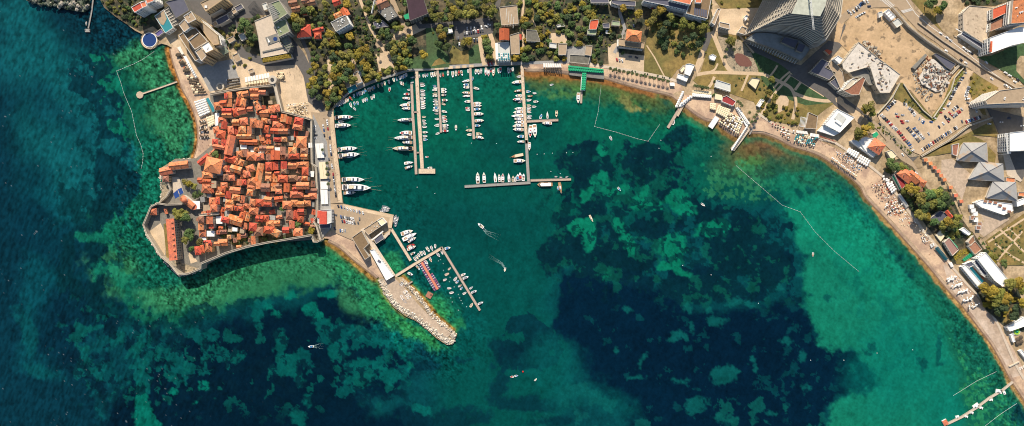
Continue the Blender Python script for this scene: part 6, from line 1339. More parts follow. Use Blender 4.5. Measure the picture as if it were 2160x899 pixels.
boats(G3,5.288,Z9,'x',[(55,150,62,86),(77,147,54,80),(98,140,56,'t'),(-38,160,40),(-14,158,44),(8,152,38),(150,155,50,70,'g'),(182,148,50,74,'or'),(238,132,60),(291,145,74),(327,135,66),(358,130,66,100,'or'),(392,130,66,75),(462,108,44),(548,115,64,100),(578,118,62,85),(607,108,66,88,'R','g'),(660,115,88,'wr'),(690,125,84,'wr'),(718,98,50,'wr'),(745,118,96,'t'),(803,105,56),(823,95,70,'wr'),(912,103,70),(938,98,50,'wr'),(962,88,46)],90,60)
Z10='on the left side of the middle jetty'
boats(G3,5.288,Z10,'y',[(435,218,84,168,'S'),(437,258,66),(440,287,72,176),(438,349,90,'t'),(440,385,78,'S'),(453,446,72,172),(453,518,50,'wr'),(457,540,50),(470,767,74,'t'),(473,815,54)],180)
Z11='on the right side of the middle jetty'
boats(G3,5.288,Z11,'y',[(510,190,44,90,'D'),(557,300,70,12),(568,467,90),(570,492,90),(568,531,80),(583,585,108,'C'),(588,660,104,0,'C'),(570,715,68,'wb'),(587,808,74,10,'t'),(595,848,94,8,'wo')])
boats(G3,5.288,'under way between two marina jetties','y',[(327,740,66,90,'M')])
Z12='on the left side of the main pier'
boats(G3,5.288,Z12,'y',[(1028,168,50,172),(1000,232,108,170),(1015,328,86,172,'o'),(1023,381,76,180),(1012,422,106,180,'wr'),(1037,452,46,160,'R','g'),(1025,527,92,178),(1018,566,110,178),(1010,607,134,182,'S'),(1025,643,102,180),(1030,679,104,180),(1018,717,124,178,'C'),(1020,759,118,180),(1043,836,80,178)])
boats(G4,6.353,Z12,'y',[(1258,122,98,180,'C'),(1213,310,168,172,'K','t'),(1245,378,158,2,'C','w')])
Z13='on the right side of the main pier'
boats(G3,5.288,Z13,'y',[(1135,335,54,0),(1205,353,44,0),(1155,385,62,0,'o'),(1143,430,56,-5),(1220,447,60,0),(1142,490,50,0,'t'),(1200,503,50,0),(1142,517,50,0),(1142,543,50,0),(1145,565,46,5),(1150,607,50,0),(1145,632,50,0)])
boats(G3,5.288,'below the short cross jetty','x',[(1157,780,142,90,'C','wr'),(1205,775,148,90,'C'),(1340,688,112,178,'C')])
boats(G3,5.288,'above the short cross jetty','x',[(1275,612,56,-72),(1347,597,78,-90,'S'),(1448,585,76,92,'t')])
boats(G3,5.288,'drifting in the shallows left of the green canopy','x',[(1395,258,44,-15,'D')])
boats(G3,5.288,'at the little jetty below the green canopy','x',[(1690,408,118,95,'C')])
boats(G4,6.353,'on the right of the main pier near its middle','x',[(1377,185,108,90,'C')])
Z14='moored above the long bottom pontoon'
boats(G4,6.353,Z14,'x',[(685,605,152,-90,'C'),(770,600,140,-93,'C'),(918,600,128,-92,'S'),(973,608,104,-92),(1020,605,118,-90,'C','wr'),(1102,603,118,-92,'S'),(1157,617,82,-90,'t'),(1187,622,68,-90),(1218,598,92,-86,'M'),(1253,585,112,-92,'M','wr'),(1297,597,102,-86,'M')])
boats(G4,6.353,'below the pontoon right of the main pier','x',[(1583,695,206,180,'F'),(1790,738,150,80,'S','o'),(1760,745,52,85,'D')])
boats(G4,6.353,'parked above the right pontoon','x',[(1735,590,44,0,'R','g'),(1800,598,40,0,'R','g'),(1880,592,44,-20,'R','g')])
Z15='along the pier bounding the inner basin'
boats(G5,3.4575,Z15,'y',[(757,312,92,-18,'C'),(775,342,112,-26,'S'),(793,365,68,-26,'C'),(786,410,62,-22,'M','r'),(790,425,70,-20,'C'),(800,465,40,-30)])
Z16='along the slanting pier of the small harbour'
boats(G5,3.4575,Z16,'x',[(815,508,36,55),(830,495,34,60),(843,480,32,60),(860,467,40,65),(882,463,36,60),(908,437,44,60),(936,429,38,70),(961,414,32,85),(985,478,36,50),(1012,462,30,60),(928,513,38,65),(897,530,38,50),(836,570,42,50),(780,615,44,20),(1052,427,46,-10)])
Z17='along the outer floating pontoon'
boats(G5,3.4575,Z17,'y',[(1110,650,38,-50),(1123,672,32,-40),(1142,702,30,-30),(1153,720,28,-50),(1176,756,32,-30),(1167,620,40,-20),(1184,642,48,-25),(1224,717,30,-35),(1245,745,46,-20),(1226,842,38,-60,'t'),(1293,828,44,-22),(1066,577,28,-40,'t')])
Z18='on a mooring inside the small harbour'
boats(G5,3.4575,Z18,'y',[(1048,617,36,-30,'t'),(1033,658,30,-20),(1065,720,32,-5),(1082,752,34,-15)])
Z19='inflatables tied at the corner of the harbour car park'
boats(G5,3.4575,'tied outside the harbour car park corner','x',[(604,134,62,15,'R','g'),(598,150,60,15,'R','g'),(580,158,50,5,'R','g'),(668,212,60,-70,'R','g'),(680,224,62,-65,'R','g'),(676,246,50,-70,'R','g')])
boats(G5,3.4575,'hauled out on the breakwater track','y',[(717,682,34,-40,'D','g'),(722,690,30,-40,'D'),(742,742,32,-35,'D'),(750,748,36,-35,'M'),(762,768,34,-35,'D'),(775,784,36,-35,'M'),(722,788,40,70,'D'),(742,812,36,50,'D','g')])
for b_ in [o for o,*r_ in REG if r_[2].startswith('hauled')]: b_.location.z=1.75
for x_,y_,L_,a_,t_,c_,zn in ((1014,476,16,220,'m','w','under way in mid harbour with a foaming wake'),(1065,569,9,100,'d','w','heading down below mid harbour with a thin wake'),(656,731,13,180,'m','w','heading left over the dark south water with a wake'),(1306,399,10,50,'d','w','anchored among the dark weed clumps'),(1247,461,16,65,'s','t','anchored over pale sand left of the weed'),(1288.5,292,10,65,'d','w','anchored just outside the roped bathing area'),(1483,432,10,40,'d','w','anchored in the middle of the bay'),(1715,537,9,90,'d','w','anchored over the turquoise sand'),(1080,795,8,175,'d','wr','first of the pair drifting in the south'),(1089,793,8,-5,'d','w','second of the pair drifting in the south'),(1130,801,7,-40,'d','w','alone to the right of the drifting pair'),(1421,258,11,-70,'d','w','beside the brown timber pier'),(182,50,9,90,'c','g','moored at the shaded cliff jetty')):
    boat(I_,1,x_,y_,L_,a_,t_,c_,'',zn)
o=MB().cyl(0,0,-.2,1.1,.9,10).cyl(0,0,.7,.5,1.2,8,r2=.1).build('mooring_buoy',['gel_red'],loc=(*W(1103,784,0)[:2],0)); tag(o,'red mooring buoy above the drifting pair of boats','buoy')
def wake(pts,w0,label):
    q=random.Random(len(pts)); mb=MB(); w=[Vector(W(*p,.04)) for p in smooth_line(pts,12)]; c=w[0].copy(); n=len(w)
    for i in range(n-1):
        t=i/n; d=(w[i+1]-w[i]).normalized(); v=Vector((-d.y,d.x,0))
        for k in range(5):
            s=(1-t)*q.uniform(.3,1.3)+.15; off=v*(q.choice([-1,1])*w0*(.35+1.9*t)+q.uniform(-.5,.5)) if k<4 else v*q.uniform(-.4,.4)*w0; p=w[i].lerp(w[i+1],q.random())+off-c
            mb.cyl(p.x,p.y,0,s*.34,.03,5)
    o=mb.build('wake',[dm('foam',(.28,.42,.40),rough=.9)],loc=c); tag(o,label,'wake',kind='stuff')
wake([(1019,482),(1028,491),(1040,496),(1054,502)],1.8,'white foam trail behind the boat in mid harbour')
wake([(1064,565),(1058,556),(1046,549),(1032,541)],.9,'faint curling foam behind the small boat heading down')
wake([(661,731),(668,730.5),(682,730)],1.6,'short foam trail behind the boat in the dark south water')
# floating lines
BUOY=MB().cyl(0,0,-.2,.40,.5,8).me('float',['gel_white'])
def buoy_line(pts,label,step=3.8,r_=1.0):
    w=[Vector(W(*p,.1)) for p in pts]; r=empty('buoy_line',w[0]); mb=MB(); c=w[0]; acc=[]
    for a,b in zip(w[:-1],w[1:]):
        mb.bar(a-c,b-c,.12,.12); L_=(b-a).length; n=max(1,int(L_/step))
        acc+=[a.lerp(b,k/n)-c for k in range(n)]
    while len(acc)>98: acc=[p for i,p in enumerate(acc) if i%6]
    mb.build('rope',['gel_white'],r)
    for p in acc: obj('float',BUOY,r,(p.x,p.y,0),0,(r_*.66,r_*.66,.7))
    tag(r,label,'buoy line')
buoy_line([(325,109),(300,126),(280,136),(246,150)],'white float line from the round pool out to the corner',2.6)
buoy_line([(246,150),(254,172),(261,196),(278,236),(288,286),(296,303),(302,324),(301,343),(297.6,356)],'long white float line curving down past the bathing pier')
buoy_line([(1268,180),(1262,235)],'faint upper part of the roped bathing area',4,.5)
buoy_line([(1262,235),(1254,267),(1300,279),(1345,293),(1367,298),(1392,262)],'white float line round the roped bathing area')
buoy_line([(1553,350),(1600,390),(1650,433),(1688,447)],'float line across the bay, upper half')
buoy_line([(1688,447),(1720,490),(1760,530),(1790,555),(1812,573)],'float line across the turquoise sand, lower half')
buoy_line([(2011,834.6),(2060,804),(2102,784)],'float line above the curving pontoon',4,.75)
buoy_line([(2079,898),(2110,874),(2145,851)],'float line below the curving pontoon',4,.75)
q_=random.Random(8); k=0
for f,pts in ((G5,[(985,520),(1000,510),(1020,540),(1022,590),(1065,672),(1070,640),(1100,710),(1130,765),(1150,810),(1160,830),(1075,790),(1085,820),(1190,855),(1130,880),(1140,790)]),(G4,[(600,140),(935,145),(1480,290),(1575,285),(1685,275),(1875,270),(1960,265),(1665,520),(1790,548),(110,815)]),(I_,[(1394,296),(1390,313),(1012,244),(985,268),(880,395),(1500,330),(1440,560),(1500,580),(1600,640),(1710,760),(1780,760),(1850,745),(1925,738)])):
    for p in pts:
        X_,Y_,_=W(*f(*p),.2); o=obj('marker_buoy',BUOY,None,(X_,Y_,0),0,(1.1,1.1,1.1)); reg(o,'small white round buoy','',{0:'inside the small harbour',1:'around the marina piers',2:'in the open bay'}[k],'buoy','small white mooring buoys','x')
    k+=1
# breakwater boulders
mb=MB(); q_=random.Random(21)
edge=[(799,592),(811,619),(830,646),(855,664),(877,675),(899,692),(921,711),(943,726),(952,724)]; edge2=[(964,706),(953,697),(936,682),(921,670),(909,657),(897,639),(884,623),(873,611),(862,599),(850,588)]
def boulder(X_,Y_,z,s):
    vs=[]; 
    for a,b,c_ in ((1,0,0),(-1,0,0),(0,1,0),(0,-1,0),(0,0,1),(.6,.6,.6),(-.6,.6,.5),(.6,-.6,.5),(-.6,-.6,.6)):
        k_=s*q_.uniform(.7,1.2); vs.append((X_+a*k_,Y_+b*k_,z+c_*k_*.8))
    mb.add(vs,[(0,5,7),(0,2,5),(2,6,5),(2,1,6),(1,8,6),(1,3,8),(3,7,8),(3,0,7),(5,6,4),(6,8,4),(8,7,4),(7,5,4)],q_.choice([0,0,1]))
for ln,wd,sg,n in ((edge,12,1,1350),(edge2,7,1,420)):
    L_=[math.dist(a,b) for a,b in zip(ln[:-1],ln[1:])]
    for k in range(n):
        i=q_.choices(range(len(L_)),L_)[0]; t=q_.random(); a,b=ln[i],ln[i+1]; dx,dy=(b[0]-a[0])/L_[i],(b[1]-a[1])/L_[i]; u=q_.uniform(-1.5,wd)
        X_,Y_,_=W(a[0]+(b[0]-a[0])*t+dy*u*sg,a[1]+(b[1]-a[1])*t-dx*u*sg,1)
        boulder(X_,Y_,(.2 if u<1 else 1.3+q_.random()*.9),q_.uniform(.4,.9)*q_.choice([1,1,1.8]))
for k in range(160):
    a=q_.uniform(0,6.28); rr=q_.uniform(6,12); X_,Y_,_=W(948+rr*math.cos(a),715+rr*math.sin(a),1); boulder(X_,Y_,1.2,q_.uniform(.6,1.3))
o=mb.build('riprap',[dm('boulder_pale',(.62,.54,.43),var=.45,scale=.8),dm('boulder_grey',(.34,.30,.24),var=.25,scale=.8)]); tag(o,'pale boulders heaped along both flanks of the breakwater','rocks',kind='stuff')
mb=MB()
for f,ln in ((F3,[(240,30),(255,100),(240,190),(160,230),(95,380),(120,480),(195,590),(250,680),(350,770),(400,822),(480,815),(590,775)]),(F0,[(370,640),(500,632),(240,730),(236,800),(255,870)]),(ZB,[(230,40),(300,150),(420,240),(520,300)])):
    for a,b in zip(ln[:-1],ln[1:]):
        for k in range(16):
            t=q_.random(); p=f(a[0]+(b[0]-a[0])*t+q_.uniform(-8,6),a[1]+(b[1]-a[1])*t+q_.uniform(-6,8)); X_,Y_,_=W(*p,.3); boulder(X_,Y_,.1,q_.uniform(.5,1.5))
o=mb.build('shore_rocks',['boulder_pale','boulder_grey']); tag(o,'rocks along the foot of the citadel and cliff','rocks',kind='stuff')
# cliff islet at the top left
cl=[W(x_,y_,1)[:2] for x_,y_ in ((52,-30),(58,2),(72,8),(100,9),(122,13),(140,20),(160,24),(178,26),(190,16),(186,-30))]
mb=MB().prism(cl,-2,2.5,0)
for k in range(260):
    t=q_.random(); x_=q_.uniform(58,186); y_=q_.uniform(-25,6+ (x_-58)*.15 if x_<178 else 14); X_,Y_,_=W(x_,y_,4); boulder(X_,Y_,1+q_.random()*4,q_.uniform(1,3.2))
o=mb.build('cliff',[dm('cliff_rock',(.13,.14,.11),var=.5,scale=.25,rgb2=(.04,.06,.03),scale2=.12),'boulder_grey']); o['kind']='structure'
# ------------------------------------------------------------------ vegetation
dm('leaf_olive',(.175,.165,.032),var=.5,scale=.6,randv=.42); dm('leaf_green',(.085,.13,.035),var=.5,scale=.6,randv=.42); dm('leaf_gold',(.27,.20,.025),var=.35,scale=.5,randv=.25); dm('leaf_dark',(.045,.07,.028),var=.4,scale=.5,randv=.3)
dm('bark',(.12,.085,.06),var=.2,scale=2)
TREES=[]
def crown_mesh(seed,n,leaf,flat=.7,lobes=9,spread=.62):
    q=random.Random(seed); mb=MB(); L=[]
    for k in range(lobes):
        a=q.uniform(0,6.28); d=spread*math.sqrt(q.random()); L.append((d*math.cos(a),d*math.sin(a),q.uniform(-.15,.35)*flat+.1*(1-d),q.uniform(.26,.46)))
    for k in range(n):
        lx,ly,lz,lr=q.choice(L); v=Vector((q.gauss(0,1),q.gauss(0,1),q.gauss(.35,1))).normalized(); rr=lr*(q.uniform(.75,1.08))
        p=Vector((lx,ly,lz))+Vector((v.x*rr,v.y*rr,v.z*rr*.8)); nn_=(v+Vector((q.uniform(-.6,.6),q.uniform(-.6,.6),q.uniform(-.3,.7)))).normalized()
        t=nn_.orthogonal().normalized(); t.rotate(Matrix.Rotation(q.uniform(0,6.28),3,nn_)) if False else None
        b=nn_.cross(t); a=q.uniform(0,6.28); t2=t*math.cos(a)+b*math.sin(a); b2=nn_.cross(t2); s=leaf*q.uniform(.6,1.3)
        mb.add([p-t2*s-b2*s*.5,p+t2*s*.2-b2*s,p+t2*s+b2*s*.3,p-t2*s*.1+b2*s],[(0,1,2,3)],0)
    return mb
CROWNS={}
for mk in ('leaf_olive','leaf_green','leaf_gold','leaf_dark'):
    CROWNS[mk]=[crown_mesh(s*7+hash(mk)%1 if False else s*7+len(mk),760,.105,.7,10,.60).me('crown',[mk]) for s in range(4)]
SMALLC={mk:[crown_mesh(90+s*7,110,.2,.7,7,.6).me('crown',[mk]) for s in range(3)] for mk in CROWNS}
TR=MB()
TR.cyl(0,0,-1.9,.07,1.3,7,r2=.045)
for a in range(5):
    an=a*1.256+.3; TR.bar((0,0,-.8),(.42*math.cos(an),.42*math.sin(an),-.05+.1*(a%2)),.04)
TRUNK=TR.me('trunk',['bark'])
NT=[0]; UNDER=[]; BUSHMIN=2.05
def tree(px,py,rp,mk=None,zone='',z0=1.5,hk=1.0):
    mk=mk or rnd.choices(['leaf_olive','leaf_green','leaf_gold','leaf_dark'],[4,4,2,2])[0]
    R=rp*S*1.22; H=min(16,max(3.5,R*1.9))*hk; X,Y,_=W(px,py,z0+H*.8)
    if R>1.9 and NT[0]<300:
        r=empty('tree',(X,Y,z0),rnd.uniform(0,6.28)); k=R/.92; NT[0]+=1
        c=obj('crown',rnd.choice(CROWNS[mk]),r,(0,0,H*.72),0,(k,k,H*.42)); t=obj('trunk',TRUNK,r,(0,0,H*.72),0,(k,k,H*.38))
        reg(r,('large ' if R>4.6 else ('' if R>3 else 'small '))+{'leaf_olive':'olive green','leaf_green':'green','leaf_gold':'golden','leaf_dark':'dark green'}[mk]+' tree','',zone,'tree','trees '+zone)
    else:
        if R<BUSHMIN: UNDER.append((X,Y,z0,R,mk)); return None
        r=obj('bush',rnd.choice(CROWNS[mk]),None,(X,Y,z0+R*.35),rnd.uniform(0,6.28),(R,R,R*.8))
        reg(r,{'leaf_olive':'olive','leaf_green':'green','leaf_gold':'golden','leaf_dark':'dark green'}[mk]+' bush','',zone,'bush','bushes '+zone)
    return r
PLACED=[]
def scatter(poly,n,r0,r1,zone,mks=None,f=I_,gap=.68,excl=True,z0=1.5):
    p=[f(*a) for a in poly]; xs=[a[0] for a in p]; ys=[a[1] for a in p]; c=0;tries=0
    while c<n and tries<n*30:
        tries+=1; x=rnd.uniform(min(xs),max(xs)); y=rnd.uniform(min(ys),max(ys))
        if not inpoly(x,y,p): continue
        r=rnd.uniform(r0,r1)
        if any((x-a)**2+(y-b)**2<((r+s)*gap)**2 for a,b,s in PLACED): continue
        w_=W(x,y,4)[:2]
        if excl and any(abs(w_[0]-e[0][0])<120 and abs(w_[1]-e[0][1])<140 and inpoly(*w_,e) for e in EXC2): continue
        PLACED.append((x,y,r)); c+=1; tree(x,y,r,rnd.choice(mks) if mks else None,zone,z0)
ESC=[e for e in EXC if len(e)>=3]
def area(e): return abs(sum(e[i][0]*e[i-1][1]-e[i-1][0]*e[i][1] for i in range(len(e))))/2
EXC2=[e for e in ESC if area(e)<60000]
O_,G_,Y_,K_='leaf_olive','leaf_green','leaf_gold','leaf_dark'
for x,y,r,m,zn in ((513,50,13,G_,'behind the hotel yard'),(524,64,12,G_,'behind the hotel yard'),(533,78,10,G_,'behind the hotel yard'),(527,92,8,O_,'behind the hotel yard'),(508,62,8,G_,'behind the hotel yard'),(490,60,8,K_,'behind the hotel yard'),(608,40,10,O_,'around the upper villas'),(620,36,11,Y_,'around the upper villas'),(634,44,12,O_,'around the upper villas'),(626,56,12,G_,'around the upper villas'),(642,24,10,G_,'around the upper villas'),(654,22,9,O_,'around the upper villas'),(730,8,10,Y_,'around the upper villas'),(738,76,10,Y_,'around the upper villas'),(655,152,9,O_,'beside the plaza edge'),(660,168,10,Y_,'beside the plaza edge'),(652,180,8,Y_,'beside the plaza edge'),(668,180,9,O_,'beside the plaza edge'),(660,196,10,G_,'beside the plaza edge'),(672,206,8,K_,'beside the plaza edge'),(664,140,9,Y_,'beside the plaza edge'),(690,196,9,Y_,'beside the plaza edge'),(706,206,10,G_,'beside the plaza edge'),
 (758,112,11,Y_,'in the marina park'),(770,104,11,Y_,'in the marina park'),(776,118,11,O_,'in the marina park'),(752,122,9,Y_,'in the marina park'),(792,12,9,O_,'in the marina park'),
 (958,22,10,Y_,'around the upper car park'),(968,30,11,O_,'around the upper car park'),(982,32,10,O_,'around the upper car park'),(998,28,10,O_,'around the upper car park'),(950,14,8,O_,'around the upper car park'),(970,4,9,O_,'around the upper car park'),(1024,18,10,O_,'around the upper car park'),(1040,20,11,O_,'around the upper car park'),(1032,30,9,O_,'around the upper car park'),(928,62,9,O_,'around the upper car park'),(934,76,9,Y_,'around the upper car park'),(926,92,9,G_,'around the upper car park'),(942,100,9,G_,'around the upper car park'),(990,86,9,Y_,'around the upper car park'),(1026,90,9,G_,'around the upper car park'),(1030,106,10,G_,'around the upper car park'),(1032,120,8,O_,'around the upper car park'),(1022,80,8,Y_,'around the upper car park'),(893,116,10,Y_,'around the upper car park'),(869,86,9,G_,'around the upper car park'),(908,24,8,O_,'around the upper car park'),(914,8,8,O_,'around the upper car park'),
 (1088,122,8,Y_,'beside the roof terrace'),(1376,44,10,O_,'beside the big meadow'),(1384,30,10,O_,'beside the big meadow'),(1394,20,11,Y_,'beside the big meadow'),(1366,50,8,Y_,'beside the big meadow'),(1346,28,10,Y_,'beside the big meadow'),(1314,18,9,Y_,'beside the big meadow'),(1414,36,10,O_,'beside the big meadow'),(1408,50,9,K_,'beside the big meadow'),(1440,48,10,O_,'beside the big meadow'),(1436,58,8,O_,'beside the big meadow'),(1460,54,9,O_,'beside the big meadow'),(1480,60,10,O_,'beside the big meadow'),(1488,50,9,O_,'beside the big meadow'),(1390,74,8,K_,'beside the big meadow'),(1464,76,9,K_,'beside the big meadow'),(1474,92,9,K_,'beside the big meadow'),(1448,84,9,K_,'beside the big meadow'),(1400,64,9,K_,'beside the big meadow'),
 (1546,88,9,O_,'in the winding path park'),(1538,84,8,O_,'in the winding path park'),(1628,168,8,O_,'in the winding path park'),(1634,205,8,O_,'in the winding path park'),(1622,196,7,O_,'in the winding path park'),(1965,8,13,G_,'beside the main road'),(1978,20,9,Y_,'beside the main road'),(1990,10,10,G_,'beside the main road'),(1985,24,7,O_,'beside the main road'),
 (1836,226,13,O_,'at the head of the coast road'),(1826,232,10,Y_,'at the head of the coast road'),(1842,238,9,O_,'at the head of the coast road'),(1814,280,12,O_,'at the head of the coast road'),(1826,274,12,Y_,'at the head of the coast road'),(1836,268,9,O_,'at the head of the coast road'),(1808,290,8,Y_,'at the head of the coast road'),
 (1920,396,12,Y_,'in the beach side grove'),(1932,402,11,Y_,'in the beach side grove'),(1910,404,9,O_,'in the beach side grove'),(1946,420,13,O_,'in the beach side grove'),(1962,412,13,G_,'in the beach side grove'),(1978,406,12,O_,'in the beach side grove'),(1992,414,12,G_,'in the beach side grove'),(1950,436,13,G_,'in the beach side grove'),(1968,432,12,O_,'in the beach side grove'),(1986,430,12,G_,'in the beach side grove'),(2000,424,10,K_,'in the beach side grove'),(1944,452,12,O_,'in the beach side grove'),(1956,458,9,Y_,'in the beach side grove'),(1880,344,10,G_,'in the beach side grove'),(1890,352,10,G_,'in the beach side grove'),(1904,352,9,O_,'in the beach side grove'),(2000,468,11,Y_,'in the beach side grove'),(2012,472,10,O_,'in the beach side grove'),(1990,476,9,O_,'in the beach side grove'),(1972,470,9,G_,'in the beach side grove'),(2022,458,9,O_,'in the beach side grove'),(2006,482,8,K_,'in the beach side grove'),
 (2078,610,13,Y_,'beside the pool hotel'),(2092,616,15,Y_,'beside the pool hotel'),(2108,622,15,O_,'beside the pool hotel'),(2124,630,14,Y_,'beside the pool hotel'),(2104,636,12,O_,'beside the pool hotel'),(2088,628,10,Y_,'beside the pool hotel'),(2134,600,14,O_,'beside the pool hotel'),(2150,596,14,Y_,'beside the pool hotel'),(2160,610,12,O_,'beside the pool hotel'),(2158,640,11,Y_,'beside the pool hotel'),(2142,650,9,K_,'beside the pool hotel'),(2118,650,11,K_,'beside the pool hotel'),(2104,655,9,K_,'beside the pool hotel'),(2140,668,11,K_,'beside the pool hotel'),(2120,556,8,G_,'beside the pool hotel'),(2092,540,8,O_,'beside the pool hotel'),
 (378,455,11,O_,'in the citadel yard'),(390,460,11,G_,'in the citadel yard'),(388,448,9,O_,'in the citadel yard'),(370,448,8,O_,'in the citadel yard'),(396,494,10,G_,'in the citadel yard'),(392,506,10,O_,'in the citadel yard'),(400,500,9,G_,'in the citadel yard'),(404,488,7,K_,'in the citadel yard'),(422,512,8,O_,'in the citadel yard'),(404,526,7,G_,'in the citadel yard'),(400,388,8,Y_,'on the terraces above the citadel'),(410,394,7,O_,'on the terraces above the citadel'),(412,412,8,G_,'on the terraces above the citadel'),(422,408,7,G_,'on the terraces above the citadel'),(390,384,7,O_,'on the terraces above the citadel'),(454,325,8,G_,'on the terraces above the citadel'),(628,475,8,G_,'just inside the lower right rampart'),(657,486,8,Y_,'just inside the lower right rampart'),(595,440,6,G_,'just inside the lower right rampart'),(595,430,5,G_,'just inside the lower right rampart')):
    PLACED.append((x,y,r)); tree(x,y,r*.88,m,zn)
scatter([(672,160),(700,100),(780,130),(860,120),(862,140),(790,165),(740,185),(706,215),(690,230)],58,4,10,'in the marina park',[O_,O_,G_,Y_,K_])
scatter([(650,90),(690,60),(770,90),(800,110),(780,128),(690,130),(660,150)],22,3.5,9,'below the upper villas',[O_,G_,K_,Y_])
scatter([(800,66),(862,50),(866,100),(862,140),(840,140)],26,4.5,8,'left of the shaded lawn',[O_,O_,Y_,G_,K_])
scatter([(690,-5),(860,-5),(850,50),(790,90),(700,80),(640,60),(650,10)],32,3.5,7,'around the upper villas',[O_,G_,K_,O_])
scatter([(880,-5),(1050,-5),(1050,60),(940,110),(905,60)],20,4.5,8,'around the upper car park',[O_,G_,O_])
scatter([(1090,-5),(1260,-5),(1275,60),(1200,125),(1090,125)],70,5.5,9.5,'in the grove right of the palm street',[O_,O_,G_,Y_,K_])
scatter([(1236,60),(1340,60),(1340,90),(1290,140),(1236,140)],16,3.5,7,'around the orange villa',[O_,G_,K_])
scatter([(1420,20),(1500,40),(1490,110),(1440,120),(1370,70)],14,5,9,'beside the big meadow',[O_,K_,G_])
scatter([(210,0),(340,-5),(350,20),(300,60),(242,30)],26,3,6,'on the shaded cliff',[K_,K_,O_,G_],excl=True)
scatter([(60,500),(320,500),(380,540),(340,620),(230,640),(90,560)],28,2.5,4.5,'in the south gardens of the old town',[O_,G_,K_],f=F4)
scatter([(400,545),(640,580),(860,540),(900,560),(620,620),(420,640)],14,2.5,4,'in the strip inside the south rampart',[O_,G_,K_],f=F4)
scatter([(440,110),(560,60),(590,160),(480,200)],12,3,5,'in the walled north garden',[G_,K_,O_],f=F1)
scatter([(340,150),(640,380),(760,420),(740,520),(560,520),(400,430)],30,2,3.8,'in small old town courtyards',[G_,O_,K_],f=F1)
scatter([(270,380),(290,390),(325,670),(300,660)],9,2.5,3.8,'on the bank left of the barracks',[O_,Y_],f=F3)
scatter([(1600,215),(1690,225),(1690,265),(1610,250)],26,2.5,5,'along the park edge above the beach',[O_,O_,Y_])
scatter([(1480,180),(1530,200),(1520,215),(1470,200)],8,2,3.5,'behind the white umbrellas',[G_,O_])
scatter([(440,150),(640,180),(760,350),(900,340),(1000,560),(1100,700),(940,700),(700,540),(560,330)],52,3,7,'in the beach side grove',[O_,G_,K_],f=J1)
scatter([(760,590),(930,580),(1037,700),(1000,860),(760,700)],16,4,8,'beside the pool hotel',[O_,K_,Y_],f=J2)
scatter([(700,190),(850,350),(930,450),(780,330)],14,2,4.5,'along the lower coast road',[K_,G_,O_],f=J2)
scatter([(1180,720),(1452,560),(1452,880),(1300,860)],50,1.8,3.2,'in the formal garden at the right edge',[K_,O_,G_],f=J1,excl=False)
scatter([(60,440),(330,690),(300,700),(40,480)],30,1.6,3,'between coast road and car park',[O_,K_],f=H3,excl=False)
scatter([(800,60),(980,170),(880,270),(780,250)],16,1.8,3.4,'on the bank right of the car park',[O_,Y_],f=H3,excl=False)
scatter([(215,150),(460,400),(400,390),(200,240)],14,1.6,3,'on the bank below the dirt field',[O_,K_],f=H3,excl=False)
scatter([(740,1),(1925,0),(2000,80),(1940,20)],8,2,4,'beside the main road',[O_],excl=True)
scatter([(2036,-20),(2110,-20),(2100,8),(2036,6)],12,4,7,'on the wooded slope at the top right',[K_,G_])
scatter([(1480,85),(1520,170),(1640,150),(1660,230),(1500,170)],22,1.6,3,'in the winding path park',[O_,K_,G_],excl=True)
scatter([(890,820),(1100,560),(1180,640),(1120,660),(1000,800)],6,2,4,'behind the tower avenue',[K_],f=ZG)
scatter([(1290,140),(1420,165),(1418,172),(1288,150)],26,1.5,2.4,'along the beach promenade',[G_,K_],excl=False)
for poly,n,mk_ in (([(672,160),(700,100),(690,60),(800,20),(862,50),(862,140),(790,165),(740,185),(706,215),(690,230)],420,[K_,O_,G_,G_]),([(690,-5),(860,-5),(850,50),(790,90),(700,80),(640,60),(650,10)],260,[K_,O_,G_]),([(880,-5),(1050,-5),(1050,60),(940,110),(905,60)],160,[K_,G_,O_]),([(1090,-5),(1340,-5),(1340,90),(1240,125),(1090,125)],360,[K_,G_,O_]),([(1380,20),(1500,40),(1490,110),(1440,120),(1370,70)],110,[K_,G_]),([(210,0),(340,-5),(350,20),(300,60),(242,30)],120,[K_,K_,O_])):
    xs=[a[0] for a in poly]; ys=[a[1] for a in poly]
    for k in range(n):
        x=rnd.uniform(min(xs),max(xs)); y=rnd.uniform(min(ys),max(ys)); w_=W(x,y,2)[:2]
        if not inpoly(x,y,poly) or any(abs(w_[0]-e[0][0])<120 and abs(w_[1]-e[0][1])<140 and inpoly(*w_,e) for e in EXC2): continue
        UNDER.append((w_[0],w_[1],1.5,rnd.uniform(1.2,2.4),rnd.choice(mk_)))
scatter([(400,0),(520,-5),(560,60),(545,120),(480,100),(420,60)],26,2.5,6,'in the shaded hotel yards',[G_,K_,O_])
scatter([(486,100),(510,90),(530,120),(515,150),(490,140)],10,2,4,'beside the square kiosks',[O_,K_],excl=False)
